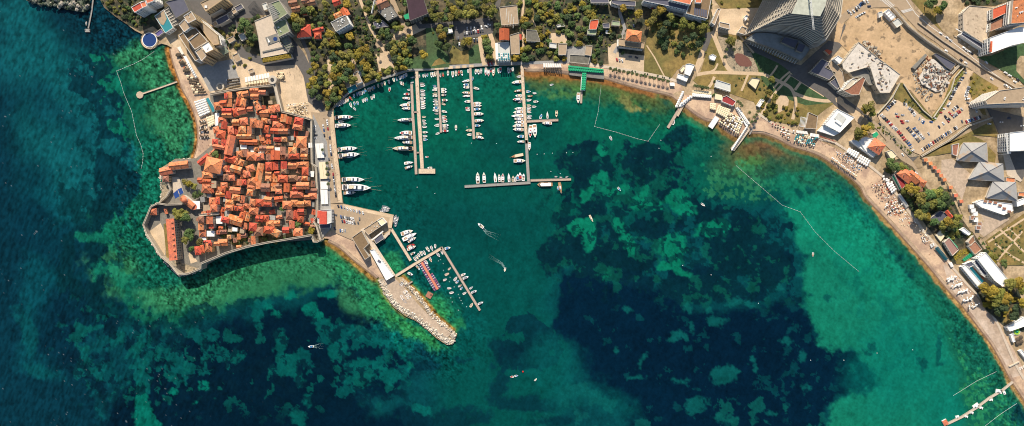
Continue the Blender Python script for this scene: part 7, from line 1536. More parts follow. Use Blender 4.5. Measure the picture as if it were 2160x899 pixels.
# clipped hedges
def hedge(f,pts,wz,sc,label,mk='leaf_gold',h=1.6,n=260,zb=1.5):
    w=[Vector(W(*f(*p),zb+.5)) for p in pts]; c=w[0].copy(); c.z=zb; mb=MB(); q=random.Random(n)
    Ls=[(b-a).length for a,b in zip(w[:-1],w[1:])]; wd=wz/sc*S
    for k in range(n):
        i=q.choices(range(len(Ls)),Ls)[0]; d=(w[i+1]-w[i]).normalized(); v=Vector((-d.y,d.x,0)); p=w[i].lerp(w[i+1],q.random())+v*q.uniform(-.5,.5)*wd-c; p.z=q.uniform(.2,h); s=q.uniform(.35,.75); a=q.uniform(0,6.28); tl=q.uniform(-.5,.5)
        mb.add([(p.x+s*math.cos(a+t),p.y+s*math.sin(a+t),p.z+tl*math.cos(t)*s) for t in (0,1.57,3.14,4.71)],[(0,1,2,3)])
    o=mb.build('hedge',[mk],loc=c); tag(o,label,'hedge'); return o
building('planter',[(233,553),(505,505),(522,548),(245,600)],8,'plaster','leaf_dark',f=ZC,floors=False,parapet=0,label='raised planter along the front of the pale terrace')
hedge(ZC,[(245,575),(380,552),(512,530)],36,4.494,'bright golden hedge along the front of the pale terrace',n=1100,zb=8)
hedge(ZC,[(1360,290),(1460,250),(1545,210)],30,4.494,'olive hedge below the modern block',mk=O_,n=420)
hedge(ZD,[(1070,545),(1155,540)],45,4.494,'golden clipped hedge below the cream roof',n=420)
hedge(H3,[(480,425),(560,310),(625,180),(720,40)],24,3.747,'rough hedge along the mint green fence',mk=O_,n=700)
hedge(J1,[(940,850),(1000,800),(1060,790)],40,3.457,'golden bushes on the cafe lawn',mk=Y_,n=400)
hedge(J2,[(760,300),(800,370),(830,400)],40,3.457,'bushy hedge at the top right corner of the white pool hotel',mk=Y_,n=400)
# palms
dm('palm_frond',(.07,.09,.03),var=.3,scale=1,randv=.2)
mb=MB(); q_=random.Random(5)
for k in range(14):
    a=k*.4488+q_.uniform(-.1,.1); c_,s_=math.cos(a),math.sin(a); pts=[(t*2.6,.9*math.sin(t*2.6)-t*t*.9) for t in (0,.35,.7,1)]
    for (r0,h0),(r1,h1) in zip(pts[:-1],pts[1:]):
        for sg in (-1,1):
            w0=.32 if r0<2 else .22
            mb.add([(r0*c_,r0*s_,h0),(r1*c_,r1*s_,h1),(r1*c_-sg*w0*s_,r1*s_+sg*w0*c_,h1-.25),(r0*c_-sg*w0*s_,r0*s_+sg*w0*c_,h0-.25)],[(0,1,2,3)])
PALMC=mb.me('fronds',['palm_frond']); PALMT=MB().cyl(0,0,-6,.22,6,7,r2=.15).me('trunk',['bark'])
def palms(f,pts,zone,h=6):
    for p in pts:
        X,Y,_=W(*f(*p),1.5+h); r=empty('palm_tree',(X,Y,1.5),rnd.uniform(0,6)); obj('fronds',PALMC,r,(0,0,h),0,(.9,.9,.9)); obj('trunk',PALMT,r,(0,0,h)); reg(r,'palm tree','',zone,'palm','palm trees '+zone)
palms(H1,[(440+k*38,100+k*8.5) for k in range(14)],'along the villa beach promenade')
palms(H1,[(1170+k*22,248+k*4) for k in range(6)],'behind the curved bathing wall')
palms(H1,[(1680,520),(1700,500),(1690,550),(1660,560),(1715,470),(1560,400),(1540,385),(1575,420),(1640,480)],'behind the stone groyne')
palms(ZC,[(1140,590),(1250,540),(1340,520),(1350,360),(1390,400),(1470,330),(1500,300)],'in the marina park')
palms(G2,[(0,380),(48,520),(45,580),(50,640),(60,740)],'beside the white canopies')
palms(ZG,[(190,440),(150,470),(130,540),(200,400),(220,470)],'by the play area')
# ------------------------------------------------------------------ cars
CCOL={'w':('white',(.75,.75,.73)),'s':('silver',(.42,.43,.44)),'k':('black',(.02,.02,.025)),'g':('grey',(.12,.125,.13)),'b':('blue',(.03,.10,.28)),'r':('red',(.42,.02,.02)),'n':('navy',(.02,.035,.08))}
CARM={}
def car_meshes(c,van=False):
    if (c,van) in CARM: return CARM[(c,van)]
    pm=dm('car_'+c,CCOL[c][1],rough=.3,spec=.5); dm('tyre',(.02,.02,.02))
    L,Bw,H1_,H2_=(4.4,1.8,.95,1.45) if not van else (5.6,2.0,1.3,2.3)
    mb=MB(); n=[(-L/2,.35),(-L/2+.1,.85*H1_),(-L/2+.5,H1_),(L/2-.9,H1_*.95),(L/2-.15,H1_*.8),(L/2,.4)]
    vs=[(x,-Bw/2,z) for x,z in n]+[(x,Bw/2,z) for x,z in n]; k=len(n)
    mb.add(vs,[tuple(range(k)),tuple(range(2*k-1,k-1,-1))]+[(i,k+i,k+i+1,i+1) for i in range(k-1)],0)
    for x in (-L*.3,L*.3):
        for y in (-Bw/2+.05,Bw/2-.05): mb.box(x,y,0,.62,.22,.62,mi=1)
    body=mb.me('body',[pm,'tyre'])
    a,b=(-L*.40,L*.22) if not van else (-L*.47,L*.36); w0,w1=Bw/2-.08,Bw/2-.25
    v=[(a,-w0,H1_),(b,-w0,H1_),(b,w0,H1_),(a,w0,H1_),(a+.45,-w1,H2_),(b-.75,-w1,H2_),(b-.75,w1,H2_),(a+.45,w1,H2_)]
    glass=MB().add(v,[(0,1,5,4),(1,2,6,5),(2,3,7,6),(3,0,4,7)],0).me('windows',['boat_dark'])
    roof=MB().add(v[4:],[(0,1,2,3)],0).me('roof',[pm])
    CARM[(c,van)]=(body,glass,roof); return CARM[(c,van)]
def car(x,y,ang,c,zone,f=I_,z=1.62,axis='x',van=False):
    c=c or rnd.choices('wskgbrn',[30,16,14,14,7,8,6])[0]
    X,Y,_=W(*f(x,y),z+.5); b,g,r_=car_meshes(c,van); o=obj('parked_van' if van else 'parked_car',b,None,(X,Y,z),-math.radians(ang)+(PI if rnd.random()<.5 else 0),(1.05,1.08,1))
    obj('windows',g,o); obj('roof',r_,o,(0,0,.01)); reg(o,CCOL[c][0]+(' van' if van else ' car'),'',zone,'van' if van else 'car','cars '+zone,axis); return o
def cars(f,pts,ang,zone,axis='x',cols=None):
    for i,p in enumerate(pts): car(p[0],p[1],(p[2] if len(p)>2 else ang)+rnd.uniform(-5,5),cols[i] if cols and i<len(cols) and cols[i]!='.' else None,zone,f,axis=axis)
def lrow(a,b,n,j=0): return [(a[0]+(b[0]-a[0])*k/(n-1)+rnd.uniform(-j,j),a[1]+(b[1]-a[1])*k/(n-1)+rnd.uniform(-j,j)) for k in range(n)]
cars(H3,[(70,385),(85,400),(98,413),(112,426),(125,438),(137,450),(148,462),(163,478),(178,488),(190,500),(205,516),(218,530),(230,545),(243,562),(256,580),(272,592),(284,606),(296,622),(305,640),(318,664)],-32,'in the row along the lower left edge of the gravel car park','y','wskkrwrwwsrrkrrgbbsw')
cars(H3,[(118,342),(130,325),(142,312),(155,300),(167,288),(178,276)],48,'in the upper left corner of the gravel car park','x')
cars(H3,[(250,298),(268,304)],78,'in the pair near the dirt field fence')
cars(H3,[(293,332),(305,343),(315,358),(325,370),(335,385)],-45,'in the short row below the dirt field fence','y')
cars(H3,[(372,415),(392,432),(404,443)],-60,'in the trio near the fence corner')
cars(H3,[(190,375),(200,398),(240,385),(232,432),(240,448),(275,432)],10,'in the loose cluster left of the car park centre')
cars(H3,lrow((280,488),(368,590),8)+lrow((330,490),(402,570),7),-38,'in the double block at the car park centre','y')
cars(H3,[(445,535,55),(527,480,60),(560,453,60)],55,'standing alone in the car park lane')
cars(H3,[(578,398),(590,418),(598,435),(607,418),(580,408),(612,372),(626,385),(640,398),(652,388),(665,380),(677,365),(690,358),(706,340),(672,320),(658,330),(640,345)],50,'in the double block right of the car park centre','x','kkrk.rr..srr.kws')
cars(H3,lrow((397,660),(600,525),13)+[(618,517),(650,492),(665,486)],62,'in the long row along the lower wall of the car park')
cars(H3,[(708,437)]+lrow((742,440),(850,402),9),68,'in the right part of the lower car park row')
cars(H3,[(733,52),(712,90),(703,105),(685,130),(676,146),(664,160),(658,175),(650,190),(643,206),(634,222),(626,238),(617,256),(565,335),(540,365),(497,412),(465,440)],12,'along the mint green fence','y')
car(603,298,-55,'w','along the mint green fence',H3,van=True)
cars(H3,[(763,165),(758,180),(753,193),(748,207),(744,222),(740,238),(757,290),(775,320),(787,332),(822,355,80)],12,'along the right bank of the car park','y')
car(748,258,-5,'w','along the right bank of the car park',H3,van=True)
cars(ZH,[(828,318),(890,358),(922,385),(1048,455),(1075,478),(1102,492),(1125,508),(880,484),(1022,570),(1066,598),(1260,594),(1312,748),(1445,692),(1485,718),(1530,777),(1425,770),(1560,757),(1487,836)],36,'on the main road','x','wwwwwskwkwwwwwwkkw')
car(1445,815,36,'w','on the main road',ZH,van=True)
cars(ZH,[(30,80),(48,62),(62,50),(76,38),(90,28),(104,18),(150,60,0)],65,'parked at the junction bank')
cars(ZH,[(35,158),(55,145),(75,133),(98,122)],-25,'queuing towards the main road','x','wwww')
cars(ZG,[(1300,110),(1322,128),(1350,108),(1378,92),(1400,65),(1425,40),(1455,25),(1480,15)],60,'parked above the building plot')
cars(ZD,lrow((630,320),(800,290),9)+lrow((655,272),(790,262),5)+[(555,270,80),(835,250,20),(860,235,20),(570,365,90),(580,420,90)],82,'in the shaded car park under the trees')
cars(ZD,[(722,383),(748,380),(855,605,70),(875,612,70),(885,600,70)],80,'by the dirt path to the quay')
cars(G5,lrow((255,122),(435,172),9),70,'in the upper row of the harbour car park')
cars(G5,lrow((275,200),(365,215),7)+lrow((285,232),(375,245),7),72,'in the middle block of the harbour car park')
cars(G5,[(410,215,80),(400,245,80),(285,300,85),(305,300,85),(270,300,85),(230,285,60),(235,185,10),(410,165,80)],80,'scattered over the harbour car park')
cars(G2,[(50,80),(55,110),(60,160),(80,255),(85,345),(88,375),(92,405),(95,430),(100,545),(106,562),(115,640),(118,668),(122,700),(126,735),(130,765),(134,800),(140,835),(143,865)],84,'parked along the marina promenade','y','w.r....n..r')
cars(F1,[(912,352),(912,375),(914,398),(920,455),(925,430)],5,'parked beside the east rampart','y')
cars(G2,[(10,130),(18,175),(22,230),(70,480),(40,560),(62,620),(70,700)],78,'in the shade of the canopy side of the quay road','y')
cars(H3,[(172,582),(348,845),(60,458),(240,700)],52,'driving on the coast road','y','kwkw')
cars(H3,[(1080,412,5),(1020,442,5),(1185,470,0),(925,455,5)],5,'in front of the right edge tower')
cars(ZE,[(545,567,80),(570,570,80),(595,575,80),(672,537,0),(730,545,20),(370,340,20),(395,310,70),(705,245,80)],80,'around the orange villa')
cars(ZE,lrow((840,60),(930,80),6),75,'in front of the hotel wing')
cars(ZB,[(1350,760,0),(1370,760,0),(1455,750,85)],0,'on the square in front of the hotel')
# ------------------------------------------------------------------ parasols, loungers, people
PK={}; PREST=[]; PC=[0]; PMIN=.9
def parasol(f,x,y,c,zone,s=1.0,sq=False,axis='x',h=2.4,z=1.62):
    key=(c,sq)
    if key not in PK:
        n=4 if sq else 8; R=1.75
        mb=MB().cyl(0,0,h-.15,R,.75,n,0,r2=0).cyl(0,0,h-.32,R,.17,n,0)
        PK[key]=(mb.me('canopy',[c]),MB().cyl(0,0,0,.06,h,6).me('pole',['metal_white']))
    X,Y,_=W(*f(x,y),z+h)
    if s*(1.25 if sq else 1)<PMIN or PC[0]>=296: PREST.append((X,Y,z,s,c,n_ if False else key)); return
    PC[0]+=1; r=empty('parasol',(X,Y,z),(PI/4 if sq else rnd.uniform(0,3)),(s,s,1)); obj('canopy',PK[key][0],r); obj('pole',PK[key][1],r)
    nm={'canvas_white':'white','canvas_cream':'cream','thatch':'dark thatched','canvas_green':'green','canvas_teal':'teal','crimson':'crimson','canvas_blue':'blue'}[c]
    reg(r,('square ' if sq else '')+nm+' parasol','',zone,'parasol','parasols '+zone,axis)
dm('thatch',(.10,.075,.05),var=.3,scale=2); dm('canvas_blue',(.05,.18,.35))
BED=MB().box(0,0,.28,1.9,.7,.08).box(-.75,0,.36,.45,.7,.25); LEGS=MB().box(.8,.25,0,.08,.08,.28).box(.8,-.25,0,.08,.08,.28).box(-.8,.25,0,.08,.08,.28).box(-.8,-.25,0,.08,.08,.28)
BEDS={k:BED.me('mattress',[m]) for k,m in (('white','canvas_white'),('dark','dark_metal'),('orange','tile_orange'),('cream','canvas_cream'))}; LEGM=LEGS.me('legs',['metal_white'])
def bed(f,x,y,ang,c,zone,z=1.62,axis='x'):
    X,Y,_=W(*f(x,y),z); r=empty('sun_lounger',(X,Y,z),-math.radians(ang),(1.25,1.25,1)); obj('mattress',BEDS[c],r); obj('legs',LEGM,r); reg(r,c+' sun lounger','',zone,'sun lounger','sun loungers '+zone,axis)
def quadgrid(quad,nu,nv,jit=.15,drop=0):
    a,b,c,d=quad; out=[]
    for i in range(nu):
        for j in range(nv):
            if rnd.random()<drop: continue
            u=(i+.5+rnd.uniform(-jit,jit))/nu; v=(j+.5+rnd.uniform(-jit,jit))/nv
            p=[(a[k]*(1-u)+b[k]*u)*(1-v)+(d[k]*(1-u)+c[k]*u)*v for k in (0,1)]; out.append(tuple(p))
    return out
za='on the hotel beach'
for p in quadgrid([(845,490),(880,478),(1000,700),(945,705)],19,3,.15,.08): parasol(ZB,*p,'thatch',za,.8,axis='y'); 
for p in quadgrid([(850,500),(878,485),(985,700),(960,705)],12,2,.2,.1): bed(ZB,p[0]+9,p[1]+3,25,rnd.choice(['cream','dark','orange']),za,axis='y')
for p in quadgrid([(950,705),(1050,745),(1150,880),(1030,899)],8,6,.12,.04): parasol(ZB,*p,rnd.choice(['thatch','canvas_cream','thatch']),'in the dense block beside the square',.82,axis='y')
for p in quadgrid([(528,140),(620,110),(668,235),(575,275)],8,7,.05,0): parasol(F0,*p,'canvas_white','in the tight white block of the restaurant beach',.95,True)
for p in quadgrid([(630,275),(700,255),(705,330),(655,365)],3,4,.05,0): parasol(F0,*p,'canvas_cream','in the cream block below the white one',1.4,True)
for p in quadgrid([(575,295),(630,290),(675,470),(575,480)],11,4,.15,.05): bed(F0,*p,80,rnd.choice(['dark','dark','cream','white']),'in the lower block of the left beach',axis='y')
for p in quadgrid([(575,300),(625,295),(665,465),(580,470)],9,3,.15,.05): parasol(F0,*p,'thatch','in the lower block of the left beach',.62,axis='y')
building('beach_lido',[(628,118),(650,105),(712,215),(690,235)],4,'plaster_white','canvas_teal',f=F0,label='pale green strip roof between white parasols and the old town',floors=False,parapet=0)
building('beach_lido',[(708,240),(745,240),(735,345),(712,350)],4,'plaster_white','roof_white',f=F0,label='white angled roof at the right of the cream parasols',floors=False,parapet=0)
building('beach_lido',[(622,275),(700,252),(712,335),(660,368)],3.6,'plaster','canvas_cream',f=F0,label='cream floor deck below the tight white parasol block',floors=False,parapet=0,z0=1.5) if False else None
for p in quadgrid([(665,165),(850,140),(855,265),(680,235)],13,6,.25,.15): parasol(F1,*p,rnd.choice(['canvas_cream','canvas_cream','thatch','thatch','canvas_white']),'on the lower end of the plaza',.48)
for p in quadgrid([(370,690),(440,680),(450,760),(385,740)],6,5,.2,.1): parasol(ZC,*p,rnd.choice(['thatch','canvas_cream']),'beside the round tower',.55)
for p in quadgrid([(1340,745),(1455,735),(1460,800),(1345,830)],8,3,.05,0): parasol(ZB,*p,'thatch','in the dark block on the shaded square',.75,True)
for p in quadgrid([(945,505),(1055,505),(1060,570),(950,575)],5,4,.05,0): parasol(ZD,*p,rnd.choice(['canvas_teal','canvas_white']),'on the restaurant roof terrace',.7,z=10.6)
# canopies by the green pier
canopy_row([(1372,600),(1540,605),(1550,640),(1375,640)],4,8,'canvas_white','zigzag white canopy left of the green one',f=ZD)
for p in quadgrid([(85,640),(420,665),(420,690),(85,665)],16,2,.03,0): parasol(ZE,*p,'canvas_green','in the green T shaped block',1.15,True,h=3)
for p in quadgrid([(215,690),(258,690),(245,855),(205,855)],2,8,.03,0): parasol(ZE,*p,'canvas_green','on the green canopied pier',1.1,True,axis='y',h=3)
building('green_lido',[(85,620),(418,655),(418,668),(85,636)],5.4,'plaster','canvas_green',f=ZE,label='long bright green awning above the green parasols',floors=False,parapet=0)
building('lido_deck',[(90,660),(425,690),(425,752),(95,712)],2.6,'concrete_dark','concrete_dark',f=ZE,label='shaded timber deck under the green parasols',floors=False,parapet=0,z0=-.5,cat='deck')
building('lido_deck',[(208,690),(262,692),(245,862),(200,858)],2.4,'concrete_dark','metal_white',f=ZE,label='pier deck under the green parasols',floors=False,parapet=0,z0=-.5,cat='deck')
for p in quadgrid([(1375,645),(1550,645),(1552,680),(1378,668)],9,3,.08,.1): parasol(ZD,*p,'thatch','in front of the zigzag white canopy',.5)
# curved lido and groyne (H1)
for p in quadgrid([(1150,290),(1310,305),(1310,325),(1150,310)],10,2,.04): parasol(H1,*p,'canvas_cream','behind the curved white wall',1.15,True)
for p in quadgrid([(1145,318),(1312,335),(1308,352),(1150,340)],11,2,.04): parasol(H1,*p,'canvas_white','on the curved white wall',1.1,True)
for p in lrow((1065,305),(1010,425),8)+lrow((1130,345),(1060,400),5): parasol(H1,*p,'canvas_white','on the white steps beside the brown pier',1.25,True,axis='y')
for p in quadgrid([(1300,400),(1352,405),(1345,460),(1300,445)],3,3,.03): parasol(H1,*p,'canvas_cream','in the small cream block by the cove',1.25,True)
for p in quadgrid([(1370,420),(1478,455),(1445,530),(1350,480)],6,5,.03): parasol(H1,*p,'canvas_cream','in the big cream block by the cove',1.15,True)
for p in quadgrid([(1470,480),(1590,540),(1545,670),(1370,560)],10,8,.15,.06): parasol(H1,*p,rnd.choice(['canvas_cream','canvas_white','canvas_cream','thatch']),'on the groyne beach',.72)
for p in lrow((1535,445),(1630,575),11)+lrow((1620,600),(1490,800),16): parasol(H1,*p,'canvas_white','along the groyne top',.95,True,axis='y',z=1.9)
building('lido_wall',[(1040,395),(1060,400),(1120,355),(1150,338),(1150,350),(1125,368),(1062,425),(1030,430)],2.8,'plaster_white','roof_white',f=H1,label='curved white bathing wall around the cove',floors=False,parapet=0,z0=-.5,cat='wall')
building('lido_terrace',[(1518,440),(1545,432),(1645,575),(1610,600)],3.2,'plaster_white','roof_white',f=H1,label='white terrace rising to the stone groyne',floors=False,parapet=0,cat='terrace')
building('cream_bar',[(1345,318),(1400,330),(1405,375),(1340,365)],4.5,'plaster','canvas_cream',f=H1,label='cream awning left of the red roofed bar',floors=False,parapet=0)
# east beach
canopy_row([(295,430),(385,440),(395,465),(300,452)],3.5,4,'canvas_white','white awning strip behind the teal parasols',f=H2)
canopy_row([(410,452),(480,465),(480,490),(405,480)],3.5,3,'canvas_white','second white awning strip below the brown cafe',f=H2)
for p in quadgrid([(295,460),(480,485),(440,560),(280,520)],11,6,.2,.12): parasol(H2,*p,rnd.choice(['canvas_teal','canvas_white','thatch','canvas_teal','canvas_cream']),'in the teal and white block below the brown cafe',.62)
for p in quadgrid([(90,365),(300,430),(240,500),(200,470)],9,4,.2,.35): parasol(H2,*p,rnd.choice(['canvas_white','thatch','crimson']),'at the near end of the east beach',.6)
for p in lrow((488,478),(605,520),12): parasol(H2,*p,'crimson','in the crimson line above the sand',.5,True)
for p in quadgrid([(715,570),(800,610),(775,655),(695,600)],5,3,.03): parasol(H2,*p,'canvas_white','in the first big white block of the east beach',1.2,True)
for p in quadgrid([(805,620),(890,670),(860,718),(775,670)],5,3,.03): parasol(H2,*p,'canvas_white','in the second big white block of the east beach',1.2,True)
for p in lrow((585,650),(775,795),17,3): parasol(H2,*p,rnd.choice(['canvas_cream','canvas_white']),'in the line nearest the water',.62)
for p in quadgrid([(600,590),(690,610),(820,720),(770,760)],9,3,.3,.4): bed(H2,*p,40,'white','between the white blocks and the water')
for p in quadgrid([(415,235),(500,290),(480,330),(440,300)],4,3,.2,.2): parasol(J1,*p,'canvas_white','in the scattered group above the red restaurant',1.0,True)
for p in quadgrid([(450,310),(490,290),(525,345),(490,375)],3,4,.04): parasol(J1,*p,'canvas_white','in the white square below the crimson roof',1.1,True)
canopy_row([(530,385),(550,375),(612,465),(590,480)],3.5,5,'canvas_white','white beach canopy beside the yellow tree',f=J1)
for p in quadgrid([(330,300),(470,300),(600,500),(480,560)],9,8,.35,.55): bed(J1,*p,rnd.uniform(20,60),rnd.choice(['white','white','orange','dark']),'on the middle of the east beach')
for p in quadgrid([(400,440),(560,430),(590,500),(470,550)],6,5,.3,.45): parasol(J1,*p,'canvas_white','among the loungers of the middle beach',.75,True)
for p in quadgrid([(700,690),(725,685),(740,725),(715,735)],2,4,.1): bed(J1,*p,30,'white','in the stacked set on the empty sand')
canopy_row([(800,775),(825,760),(900,850),(875,865)],3.5,5,'canvas_teal','pale green beach canopy beside the path',f=J1)
canopy_row([(765,745),(795,735),(800,755),(775,770)],3,2,'canvas_white','two little white canopies on the beach path',f=J1)
canopy_row([(485,395),(510,390),(525,420),(505,430)],3,1,'canvas_white','single white beach hut canopy with dark shadow',f=J2)
for p in quadgrid([(460,500),(520,470),(740,720),(650,745)],13,5,.2,.2): parasol(J2,*p,'canvas_white','on the sand below the pool hotel',rnd.choice([.6,.8,1.0]),True,axis='y')
for p in quadgrid([(470,500),(540,480),(740,710),(660,735)],8,3,.3,.3): bed(J2,*p,50,'white','under the parasols below the pool hotel',axis='y')
for p in quadgrid([(655,420),(690,420),(760,520),(745,540)],7,2,.15): bed(J2,*p,40,'orange','between pool and skylights')
for p in ((855,265),(880,250),(860,290),(885,280)): parasol(J3,*p,'thatch','by the fun ride',1.6)
for p in quadgrid([(860,470),(902,450),(910,470),(870,490)],3,2,.1): bed(J3,*p,-50,'white','beyond the groyne wall')
# people: lying and standing figures
dm('skin',(.45,.25,.16)); dm('swim_red',(.5,.05,.05)); dm('swim_blue',(.05,.1,.4)); dm('shirt_white',(.7,.7,.68)); dm('swim_black',(.02,.02,.03)); dm('hair',(.05,.03,.02))
def person_mesh(lying,seed,cl):
    pts={'pel':((0,0,.95),.15),'ch':((0,0,1.32),.17),'nk':((0,0,1.5),.07),'hd':((0,.02,1.66),.115),
     'kL':((.11,.05,.5),.08),'fL':((.12,.0,.06),.055),'kR':((-.11,-.02,.5),.08),'fR':((-.13,-.1,.06),.055),
     'sL':((.2,0,1.42),.065),'eL':((.3,.03,1.15),.05),'hL':((.3,.14,.9),.045),'sR':((-.2,0,1.42),.065),'eR':((-.3,.0,1.15),.05),'hR':((-.32,.1,.9),.045)}
    ed=[('pel','ch'),('ch','nk'),('nk','hd'),('pel','kL'),('kL','fL'),('pel','kR'),('kR','fR'),('ch','sL'),('sL','eL'),('eL','hL'),('ch','sR'),('sR','eR'),('eR','hR')]
    ks=list(pts); me=bpy.data.meshes.new('person'); me.from_pydata([pts[k][0] for k in ks],[(ks.index(a),ks.index(b)) for a,b in ed],[])
    o=bpy.data.objects.new('person_src',me); COL.objects.link(o); o.modifiers.new('skin','SKIN'); 
    for i,k in enumerate(ks): me.skin_vertices[0].data[i].radius=(pts[k][1],)*2
    me.skin_vertices[0].data[0].use_root=True; s=o.modifiers.new('sub','SUBSURF'); s.levels=1; s.render_levels=1
    dg=bpy.context.evaluated_depsgraph_get(); m2=bpy.data.meshes.new_from_object(o.evaluated_get(dg)); bpy.data.objects.remove(o)
    m2.materials.clear()
    for m in ('skin',cl,'hair'): m2.materials.append(M[m])
    for p in m2.polygons:
        z=p.center.z; p.material_index = 2 if z>1.70 else (1 if (.62<z<1.02 or (cl=='shirt_white' and 1.0<z<1.46)) and abs(p.center.x)<.27 else 0)
    if lying:
        for v in m2.vertices: v.co=Vector((v.co.x,v.co.z-.9,.16-v.co.y))
    m2.update(); return m2
PM=[(person_mesh(l,i,c),l,n) for i,(l,c,n) in enumerate(((0,'shirt_white','in a white shirt standing'),(0,'swim_blue','in blue shorts standing'),(1,'swim_red','in red swimwear lying'),(1,'swim_black','in black swimwear lying'),(0,'swim_black','in black shorts standing')))]
def people(f,quad,n,zone,z=1.65,axis='x',stand=False):
    for k in range(n):
        p=quadgrid(quad,1,1,.5)[0]; m,l,nm=rnd.choice([PM[0],PM[1],PM[4]] if stand else PM)
        X,Y,_=W(*f(*p),z); o=obj('person',m,None,(X,Y,z),rnd.uniform(0,6.28)); reg(o,'person '+nm,'',zone,'person','people '+zone,axis)
people(H2,[(480,510),(700,560),(800,760),(520,600)],34,'on the sand above the waterline')
people(J1,[(270,260),(420,260),(540,470),(420,480)],34,'on the crowded middle beach')
people(J1,[(450,480),(620,520),(700,640),(560,600)],14,'below the beach canopy')
people(J1,[(680,700),(760,700),(860,850),(780,860)],16,'on the open sand near the stacked loungers')
people(F0,[(560,490),(680,490),(690,540),(550,590)],12,'on the end of the left beach')
people(ZB,[(900,560),(960,640),(1040,899),(960,860)],10,'between water and parasols on the hotel beach')
people(ZC,[(450,650),(600,640),(640,840),(480,860)],14,'crossing the plaza',stand=True)
people(G2,[(70,100),(120,100),(200,860),(150,860)],30,'strolling on the marina promenade',axis='y',stand=True)
people(ZE,[(440,640),(800,690),(1040,760),(440,680)],14,'on the villa beach promenade',stand=True)
people(H2,[(160,470),(300,540),(420,590),(200,500)],14,'at the water edge of the near east beach')
people(G3,[(1064,60),(1080,60),(1120,880),(1104,880)],14,'walking on the main pier',z=1.15,axis='y',stand=True)
people(G1,[(992,290),(1006,290),(1045,1150),(1035,1150)],9,'walking on the broad concrete jetty',z=1.15,axis='y',stand=True)
people(H1,[(1080,440),(1250,560),(1300,560),(1150,440)],10,'on the cove beach')
people(H1,[(400,150),(900,260),(940,300),(420,180)],10,'on the wide brown beach')
for p in quadgrid([(455,450),(560,450),(660,620),(560,610)],8,7,.35,.4): bed(J1,*p,rnd.uniform(20,60),rnd.choice(['white','orange','cream']),'on the lower middle beach')
for p in quadgrid([(640,555),(720,640),(800,760),(720,720)],8,5,.35,.4): parasol(J1,*p,rnd.choice(['canvas_white','thatch','canvas_cream']),'scattered',.5,True)
for p in quadgrid([(330,300),(440,300),(560,470),(470,520)],11,8,.35,.4): parasol(J1,*p,rnd.choice(['canvas_white','thatch','crimson','canvas_cream']),'scattered',.5,True)
for p in quadgrid([(600,600),(690,600),(830,730),(780,770)],11,6,.35,.4): parasol(H2,*p,rnd.choice(['canvas_white','thatch','canvas_blue']),'scattered',.45,True)
# street lamps
LP=MB().cyl(0,0,0,.12,8,6); LA=MB().bar((0,0,8),(2.2,0,8.3),.15).box(2.3,0,8.2,.9,.35,.15)
LPM=LP.me('pole',['dark_metal']); LAM=LA.me('lamp_arm',['dark_metal'])
def lamps(f,pts,rz,zone):
    for p in pts:
        X,Y,_=W(*f(*p),1.5); r=empty('street_lamp',(X,Y,1.5),rz); obj('pole',LPM,r); obj('lamp_arm',LAM,r); reg(r,'dark street lamp','',zone,'lamp','street lamps '+zone)
lamps(ZH,[(668,260),(760,320),(850,395),(950,470),(1050,540),(1150,610),(1245,665)],.9,'on the main road divider')
lamps(G2,[(30+k*17,60+k*110) for k in range(8)],0,'beside the marina promenade')
lamps(H3,[(100,540),(180,620),(260,720),(340,810)],.6,'beside the coast road')
# long railing on the main road
wall_run([ZH(610,215),ZH(850,395),ZH(1080,545),ZH(1240,660),ZH(1500,810),ZH(1618,885)],.6,2.5,'dark guard rail down the middle of the main road',z0=1.4,m='dark_metal',name='guard_rail')

# the many smallest parasols and shrubs, one mass each
def merged(name,items,label,kind_label):
    vs=[];fs=[];mi=[];mats=[];off=0
    for me,mtx in items:
        nv=len(me.vertices); co=np.empty(nv*3,np.float32); me.vertices.foreach_get('co',co); co=co.reshape(-1,3)
        m=np.array(mtx); vs.append(co@m[:3,:3].T+m[:3,3])
        mn=me.materials[0]
        if mn not in mats: mats.append(mn)
        k=mats.index(mn)
        for p in me.polygons: fs.append([v+off for v in p.vertices]); mi.append(k)
        off+=nv
    me=bpy.data.meshes.new(name); me.from_pydata(np.concatenate(vs).tolist(),[],fs)
    for m in mats: me.materials.append(m)
    me.polygons.foreach_set('material_index',mi); me.update(); o=bpy.data.objects.new(name,me); COL.objects.link(o); tag(o,label,kind_label,kind='stuff')
it=[]
for X,Y,z,s_,c,key in PREST:
    mtx=Matrix.Translation((X,Y,z))@Matrix.Rotation(PI/4 if key[1] else rnd.uniform(0,3),4,'Z')@Matrix.Diagonal((s_,s_,1,1)); it+=[(PK[key][0],mtx),(PK[key][1],mtx)]
merged('parasol_field',it,'fields of small dark, cream and white parasols crowding the beaches','parasols')
it=[]
for X,Y,z,R,mk in UNDER:
    it.append((rnd.choice(SMALLC[mk]),Matrix.Translation((X,Y,z+R*.35))@Matrix.Rotation(rnd.uniform(0,6),4,'Z')@Matrix.Diagonal((R,R,R*.8,1))))
merged('undergrowth',it,'low shrubs and garden plants between houses and along banks','shrubs')
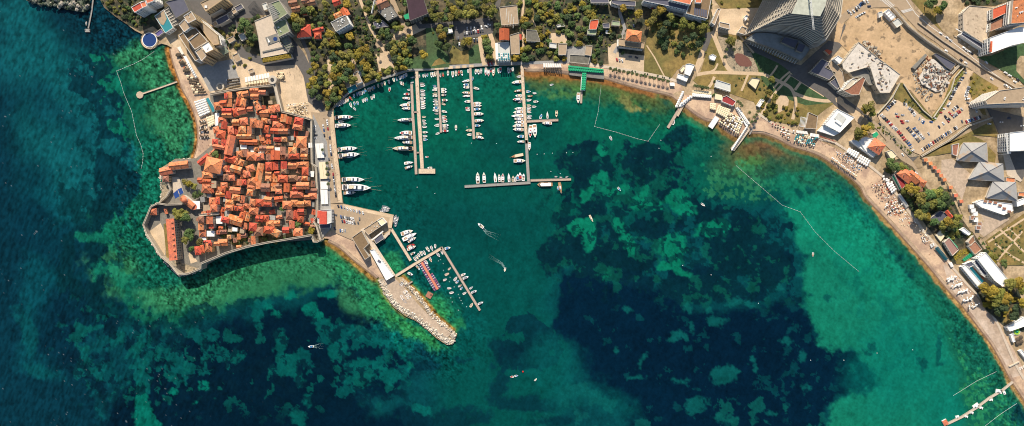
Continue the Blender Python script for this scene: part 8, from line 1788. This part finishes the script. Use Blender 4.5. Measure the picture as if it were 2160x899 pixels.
# ------------------------------------------------------------------ labels: each thing told apart by its look and its place in its row
ORD=['first','second','third','fourth','fifth','sixth','seventh','eighth','ninth','tenth','eleventh','twelfth','thirteenth','fourteenth','fifteenth','sixteenth','seventeenth','eighteenth','nineteenth','twentieth']
def ordn(i):
    if i<20: return ORD[i]
    t={2:'twenty',3:'thirty',4:'forty',5:'fifty',6:'sixty',7:'seventy',8:'eighty',9:'ninety'}[(i+1)//10]
    u=(i+1)%10
    return (t[:-1]+'ieth') if u==0 else t+'-'+ORD[u-1]
from collections import defaultdict
gr=defaultdict(list)
for e in REG: gr[(e[1],e[3],e[5])].append(e)
for (adj,zone,cat),L in gr.items():
    ax=L[0][6]; L.sort(key=lambda e:(e[7][0] if ax=='x' else -e[7][1]))
    n=len(L)
    for i,e in enumerate(L):
        if n==1: lab=f'{adj} {zone}'
        else:
            frm='left' if ax=='x' else 'top'; j=i
            if i>n/2: j=n-1-i; frm='right' if ax=='x' else 'bottom'
            lab=f'{ordn(j)} {adj} from the {frm} {zone}'
            if n==2: lab=f"{'left-hand' if (ax=='x' and i==0) else 'right-hand' if ax=='x' else 'upper' if i==0 else 'lower'} {adj} {zone}"
        wd=lab.split()
        if len(wd)>16: lab=' '.join(wd[:16])
        e[0]['label']=lab
for o,adj,noun,zone,cat,group,axis,p in REG:
    o['category']=cat
    if group: o['group']=group
# ------------------------------------------------------------------ camera, sun, sky
cam=bpy.data.cameras.new('camera'); cam.sensor_width=36; cam.lens=36*D/(2160*S); cam.clip_start=5; cam.clip_end=20000
co=bpy.data.objects.new('camera',cam); co.location=(0,0,D); COL.objects.link(co); scene.camera=co
EL=math.radians(36)
dv=Vector((0.14*math.cos(EL)/1.0098,-math.cos(EL)/1.0098,-math.sin(EL)))
sl=bpy.data.lights.new('sun','SUN'); sl.energy=5.0; sl.angle=math.radians(.5); sl.color=(1,.90,.76)
so=bpy.data.objects.new('sun',sl); so.rotation_euler=dv.to_track_quat('-Z','Y').to_euler(); so.location=(0,0,300); COL.objects.link(so)
wd=bpy.data.worlds.new('World'); scene.world=wd; wd.use_nodes=True
wn=wd.node_tree.nodes; sk=wn.new('ShaderNodeTexSky'); sk.sky_type='NISHITA'; sk.sun_disc=False; sk.sun_elevation=EL; sk.sun_rotation=math.atan2(-dv.x,-dv.y)
wd.node_tree.links.new(sk.outputs[0],wn['Background'].inputs['Color']); wn['Background'].inputs['Strength'].default_value=.10
vs=scene.view_settings; scene.display_settings.display_device='sRGB'; vs.view_transform='Standard'; vs.look='None'; vs.exposure=.36; vs.gamma=1; vs.use_curve_mapping=False

scene.cycles.pixel_filter_type='BLACKMAN_HARRIS'; scene.cycles.filter_width=1.05
